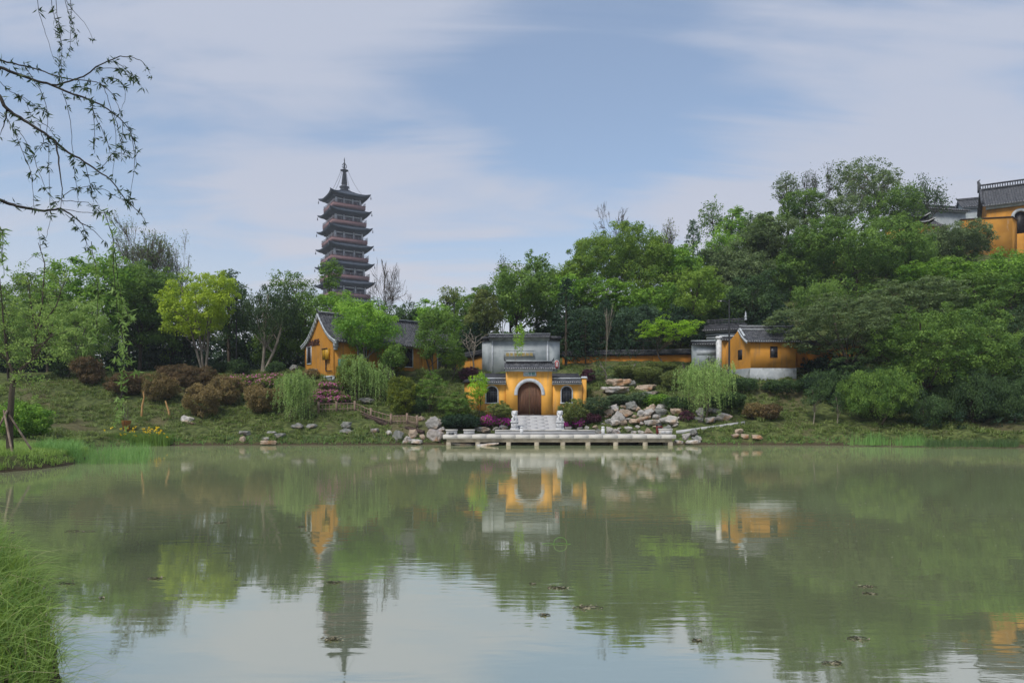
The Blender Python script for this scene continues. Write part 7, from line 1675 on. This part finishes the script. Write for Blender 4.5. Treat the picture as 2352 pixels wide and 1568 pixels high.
# ------------------------------------------------------------------ near willow, its boughs hanging in at the top left
def near_willow():
    r = RNG(12); base = np.array([-10.2, 8.8, 0]); base[2] = H(base[0], base[1]) - .1; t = thing('weeping_willow', 'near weeping willow whose thin leafy boughs hang in at the top left', 'willow', tuple(base)); g = Geo(); c = Geo()
    q = lambda x, y, D: WP(x * .375, y * .375, D) - base
    lines = [('t', 9.0, [(0, 370), (60, 385), (150, 405), (280, 440), (350, 470), (430, 487), (520, 490), (620, 515), (680, 560), (710, 620), (740, 690)]), ('T', 9.2, [(0, 415), (60, 437), (150, 470), (230, 500), (320, 520), (420, 570), (520, 600), (620, 645), (690, 690), (750, 740), (800, 810), (830, 900), (835, 1000)]),
     ('t', 9.2, [(320, 520), (400, 505), (470, 485), (530, 460), (590, 410), (660, 375), (740, 345), (800, 348), (860, 370), (890, 400), (920, 455)]), ('s', 9.3, [(590, 425), (680, 415), (760, 430), (820, 470), (865, 525)]),
     ('T', 8.6, [(0, 585), (42, 675), (100, 710), (170, 750), (250, 800), (330, 860), (420, 935), (520, 990), (600, 1050), (680, 1100), (730, 1170), (790, 1240), (850, 1300), (890, 1345)]), ('t', 8.6, [(42, 675), (30, 740), (0, 830)]),
     ('s', 8.4, [(0, 690), (50, 730), (100, 830), (140, 940), (190, 1040), (200, 1150), (207, 1270)]), ('t', 8.6, [(340, 860), (355, 960), (370, 1080), (380, 1190), (372, 1275)]),
     ('T', 8.8, [(0, 1225), (60, 1250), (130, 1272), (240, 1290), (330, 1288), (372, 1275), (430, 1310), (480, 1355), (530, 1380), (570, 1410), (640, 1480)]), ('s', 8.8, [(380, 1215), (430, 1165), (500, 1143), (570, 1145), (640, 1160), (700, 1200), (780, 1235)]),
     ('s', 8.8, [(372, 1275), (440, 1290), (540, 1305), (620, 1300), (670, 1300)]), ('s', 8.8, [(380, 1230), (460, 1232), (540, 1240), (600, 1290)]), ('s', 9.6, [(220, -60), (240, 90), (270, 180), (300, 270), (330, 365)]),
     ('s', 9.5, [(310, -60), (325, 80), (350, 160), (375, 230), (365, 330), (362, 440)]), ('s', 9.5, [(340, -60), (350, 100), (370, 170), (378, 260), (375, 380), (376, 520)]), ('s', 9.7, [(385, -60), (410, 50), (450, 150), (470, 250)]),
     ('s', 9.7, [(380, -40), (440, 60), (500, 120), (540, 170), (565, 235)]), ('s', 9.4, [(435, -60), (437, 140), (432, 260), (425, 320)]), ('s', 8.9, [(150, 405), (200, 480), (240, 540), (275, 610), (290, 700), (290, 850), (300, 1000), (305, 1180), (315, 1330), (290, 1420), (275, 1480)]),
     ('s', 9.0, [(380, 560), (410, 630), (430, 740), (445, 880), (455, 1020), (470, 1180), (480, 1240)]), ('s', 9.1, [(620, 515), (650, 560), (670, 640), (720, 830), (700, 960), (690, 1080)]), ('s', 9.0, [(560, 620), (575, 700), (620, 780), (660, 870), (680, 970)]),
     ('s', 8.6, [(100, 580), (160, 620), (190, 720)]), ('s', 8.7, [(0, 500), (60, 560), (150, 600), (220, 650), (280, 690)]), ('s', 9.2, [(620, 480), (720, 480), (760, 530), (772, 600), (745, 670)]), ('s', 9.2, [(800, 810), (830, 950), (820, 1060), (795, 1220)]),
     ('s', 8.8, [(500, 1370), (520, 1420), (540, 1530)]), ('s', 8.8, [(400, 1310), (460, 1370), (510, 1440), (550, 1520)]), ('s', 9.0, [(560, 600), (580, 760), (575, 880), (580, 940)]), ('s', 8.5, [(100, 790), (160, 860), (210, 980), (250, 1080), (300, 1200), (340, 1240)]),
     ('s', 8.8, [(515, 990), (545, 1090), (560, 1180), (575, 1240)]), ('s', 9.2, [(690, 690), (720, 760), (735, 850), (770, 930), (790, 960)]), ('s', 9.2, [(750, 740), (755, 820), (740, 900), (745, 960)]), ('s', 9.3, [(660, 375), (740, 390), (790, 450), (800, 480)]),
     ('s', 8.6, [(250, 800), (270, 870), (220, 930), (200, 970)]), ('s', 8.7, [(170, 750), (250, 740), (300, 780), (330, 830)]), ('s', 9.0, [(420, 570), (480, 530), (540, 540)]), ('s', 9.0, [(600, 1050), (650, 1000), (690, 930), (770, 950)]),
     # strands hanging down to the bank
     ('s', 7.6, [(640, 1300), (690, 1450), (705, 1560), (725, 1740), (750, 1880), (755, 2020), (752, 2180), (748, 2270), (745, 2420), (752, 2540), (765, 2600)]), ('s', 7.8, [(560, 1480), (590, 1660), (605, 1800), (590, 1960), (580, 2060), (520, 2140)]),
     ('s', 7.7, [(690, 1500), (700, 1720), (715, 1880), (735, 2010), (760, 2120)]), ('s', 7.7, [(752, 2130), (720, 2190), (690, 2240)]), ('s', 7.7, [(752, 2140), (790, 2200), (830, 2270)]), ('s', 7.6, [(750, 1860), (785, 1930), (800, 1960)]), ('s', 7.6, [(748, 2400), (720, 2500), (700, 2580)]),
     ('s', 7.8, [(605, 1810), (630, 1900), (640, 1960)]), ('s', 7.9, [(0, 1400), (10, 1560), (25, 1680)]), ('s', 7.9, [(-5, 1380), (20, 1430), (15, 1600)]), ('s', 8.2, [(590, 1960), (600, 2080), (610, 2180)])]
    dens = {'t': .62, 'T': .55, 's': .60}; PP = []
    for i, (kd, D, pts) in enumerate(lines):
        low = D < 8.1; n = len(pts); Q = np.array([q(x, y, D + .5 * math.sin(i * 1.7) * k / n) for k, (x, y) in enumerate(pts)])
        s = np.linspace(0, n - 1, (n - 1) * 3 + 1); Q = np.stack([np.interp(s, range(n), Q[:, j]) for j in range(3)], 1); Q[1:-1] = (Q[:-2] + 2 * Q[1:-1] + Q[2:]) / 4; Q[1:-1] += r.normal(size=Q[1:-1].shape) * .004
        R0 = {'T': .024, 't': .012, 's': .0045}[kd]
        if pts[0][0] <= 0 and kd != 's': Q = np.r_[[np.array([.4, .2, max(3.0, Q[0][2] - 1.2)])], [(np.array([.4, .2, Q[0][2] - .9]) + Q[0]) / 2 + (0, 0, .2)], Q]; n += 0
        g.tube(Q, np.linspace(R0, .0025, len(Q)), 5 if kd != 's' else 4, cap=False)
        L_ = np.r_[0, np.cumsum(np.linalg.norm(np.diff(Q, axis=0), axis=1))]; st = (.0 if kd == 's' else .8) + (1.5 if pts[0][0] <= 0 and kd != 's' else 0); step = .10 if not low else .085; d = st + r.uniform(0, .1)
        while d < L_[-1]:
            if r.random() < dens[kd] + (.30 if low else 0) * (1) - (.28 if kd == 's' and pts[0][1] < 0 and d < .9 else 0):
                p = np.array([np.interp(d, L_, Q[:, j]) for j in range(3)]); k = r.integers(6, 12); a0 = r.uniform(0, 6.28); out = np.array([math.cos(a0), math.sin(a0) * .8, -.25]); PP.append((p, out, k, low))
            d += step * r.uniform(.5, 1.6)
        PP.append((Q[-1], np.array([0, 0, -1.0]), 6, low))
    for lowq, mt, nm in ((False, 'willow_dark', 'crown'), (True, 'willow_light', 'hanging_leaves')):
        c = Geo(); P_, N_, T_, L2 = [], [], [], []
        for p, out, k, low in PP:
            if low != lowq: continue
            for j in range(k):
                tdir = out + r.normal(size=3) * .75 + np.array([0, 0, -.35]); tdir /= np.linalg.norm(tdir); l_ = r.uniform(.05, .115); P_.append(p + tdir * l_ * .5 + r.normal(size=3) * .012); T_.append(tdir); N_.append(r.normal(size=3)); L2.append(l_)
        P_, N_, T_, L2 = map(np.array, (P_, N_, T_, L2)); c.cards(P_, N_, T_, L2, L2 * .20, np.clip(r.normal(.5, .25, len(P_)), 0, 1)); c.build(nm, M[mt], t)
    g.tube([(0, 0, -.3), (-.1, 0, 2), (.1, .1, 4), (.4, .2, 6.5), (.6, .3, 8.5)], [.34, .27, .22, .16, .08], 9)
    for k in range(14): a = k * 2.4; e = np.array([-.6 + 1.9 * math.cos(a) - .6, 2.0 * math.sin(a), 8.6 + r.uniform(-1, 1.2)]); limb(g, (.3, .2, 6 + r.uniform(-1, 1)), e, .09, .02, r, .3, 6, 5)
    g.build('trunk', M['bark_near'], t, smooth=True)
M['willow_dark'] = leafmat('leaf_willow_near', (.020, .045, .018), (.055, .105, .035), .25)
M['willow_light'] = leafmat('leaf_willow_hanging', (.11, .20, .05), (.24, .36, .11), .35)
M['bark_near'] = surf('bark_near', (.018, .016, .016), (.045, .04, .036), 6, .85, .4, 30)
near_willow()

# ------------------------------------------------------------------ things afloat
def wz(u, v): D = CAMZ * F / (v - HV); return np.array([X(u, D), D, .004])
def floating(label, u, v, w, n=40, mat='litter', group='floating leaf litter', dark=True):
    p = wz(u, v); k = p[1] / F; r = RNG(int(u + v)); W_ = w * k; P = np.stack([r.normal(0, .42, n) * W_, r.normal(0, .16, n) * W_ * 1.6, r.uniform(0, .014, n)], 1)
    g = Geo(); g.cards(P, r.normal(size=(n, 3)) * .35 + (0, 0, 1), r.normal(size=(n, 3)) * (1, .4, .1), r.uniform(.5, 1.4, n) * .05, .024, r.uniform(0, 1, n))
    t = thing('leaf_raft', label, 'floating leaves', tuple(p), group=group); g.build('leaves', M[mat], t)
    s = Geo()
    for q in range(4): a = r.uniform(-1, 1, 2) * W_ * .7; s.tube([(a[0] - W_ * .4, a[1] * .4, .004), (a[0], a[1] * .4 + .02, .012), (a[0] + W_ * .5, a[1] * .4 - .01, .004)], .005, 4)
    s.build('twigs', M['twig'], t)
for lb, u, v, w, n in [('raft of pale leaves, right of the loop of weed and nearer', 1283, 1350, 24, 60), ('longer raft of leaves below the one near the loop of weed', 1345, 1395, 34, 70), ('faint raft of leaves at the edge of the tree reflection', 1248, 1412, 14, 26), ('small raft of leaves over the left tree reflection', 358, 1328, 20, 44),
     ('leaf raft in the middle of the pagoda reflection', 767, 1338, 16, 34), ('leaf raft low in the pagoda reflection', 760, 1468, 24, 50), ('leaf raft at the bright edge in the lower right', 1602, 1471, 13, 30), ('upper one of two twig rafts on the right', 1988, 1347, 24, 34),
     ('lower one of two twig rafts on the right', 1995, 1363, 20, 20), ('thin dark twig raft low on the right', 1967, 1467, 26, 22), ('dark raft near the bottom right', 1910, 1523, 20, 26), ('dark speck of leaves left of the leaf raft near the weed', 1224, 1341, 8, 12),
     ('pale streak of twigs near the left grasses', 180, 1220, 34, 30), ('single white leaf floating at the lower left', 233, 1373, 8, 8), ('twigs beside the near grass', 150, 1340, 24, 10), ('thin dark streak above the left tree reflection', 505, 1201, 20, 14), ('tiny raft under the house reflection', 690, 1210, 14, 12)]: floating(lb, u, v, w, n)
p = wz(1287, 1249); t = thing('floating_weed', 'thin green stem of weed arching out of the water in mid pond', 'water weed', tuple(p)); k = p[1] / F
a = np.linspace(0, np.pi, 15); g = Geo(); g.tube(np.c_[-np.cos(a) * 15 * k, 0 * a, np.sin(a) ** .8 * 15 * k], .008, 5); g.tube([(-15 * k, 0, .0), (-28 * k, 0, .02), (-42 * k, .02, .0)], .006, 4); g.tube([(-18 * k, -.02, .0), (0, 0, .015), (24 * k, 0, .0)], .006, 4); g.build('stem', M['reed'], t)
r = RNG(9)
def scum(name, label, x0, x1, n, w0, w1, s0, s1):
    x = r.uniform(x0, x1, n * 3); y = r.uniform(20, 60, n * 3); sd = pond_sd(x, y); k = (sd < -w0) & (sd > -w1) & (r.random(n * 3) < np.exp((sd + w0) / max(.5, (w1 - w0) * .3))); x, y = x[k][:n], y[k][:n]; m = len(x)
    g = Geo(); g.cards(np.stack([x, y, np.full(m, .006)], 1), np.stack([r.normal(0, .03, m), r.normal(0, .03, m), np.ones(m)], 1), r.normal(size=(m, 3)) * (1, .5, 0), r.uniform(s0, s1, m), r.uniform(s0, s1, m) * .6, r.uniform(0, 1, m))
    tag(g.build(name, M['scum'], None), label, name.replace('_', ' '), kind='stuff')
M['scum'] = leafmat('scum', (.16, .20, .11), (.42, .44, .34), .1)
scum('algae_scum', 'pale scum of algae and petals along the right-hand shore', 6, 48, 15000, .15, 5, .04, .13)
scum('shore_debris', 'thin line of floating debris along the left shore', -32, 6, 1800, .1, 1.2, .04, .14)
x = r.uniform(5, 26, 700); y = r.uniform(12, 46, 700); kk = pond_sd(x, y) < -1; g = Geo(); m = kk.sum(); g.cards(np.stack([x[kk], y[kk], np.full(m, .006)], 1), np.tile((0, 0, 1.0), (m, 1)), r.normal(size=(m, 3)) * (1, 1, 0), r.uniform(.015, .05, m), .03, r.uniform(.5, 1, m))
tag(g.build('floating_petals', M['scum'], None), 'scattered petals floating on the right half of the pond', 'petals', kind='stuff')

# ------------------------------------------------------------------ air
def haze():
    g = Geo(); g.box(-810, 810, -210, 910, -4.5, 135); m = bpy.data.materials.new('haze'); m.use_nodes = True; N = m.node_tree.nodes; L = m.node_tree.links; N.clear()
    out = N.new('ShaderNodeOutputMaterial'); v = N.new('ShaderNodeVolumePrincipled'); v.inputs['Color'].default_value = (.80, .88, 1.0, 1); v.inputs['Density'].default_value = .00033; v.inputs['Anisotropy'].default_value = .2
    L.new(v.outputs[0], out.inputs['Volume']); m.cycles.homogeneous_volume = True
    tag(g.build('haze', m), 'faint bluish haze in the air', kind='stuff')
haze()
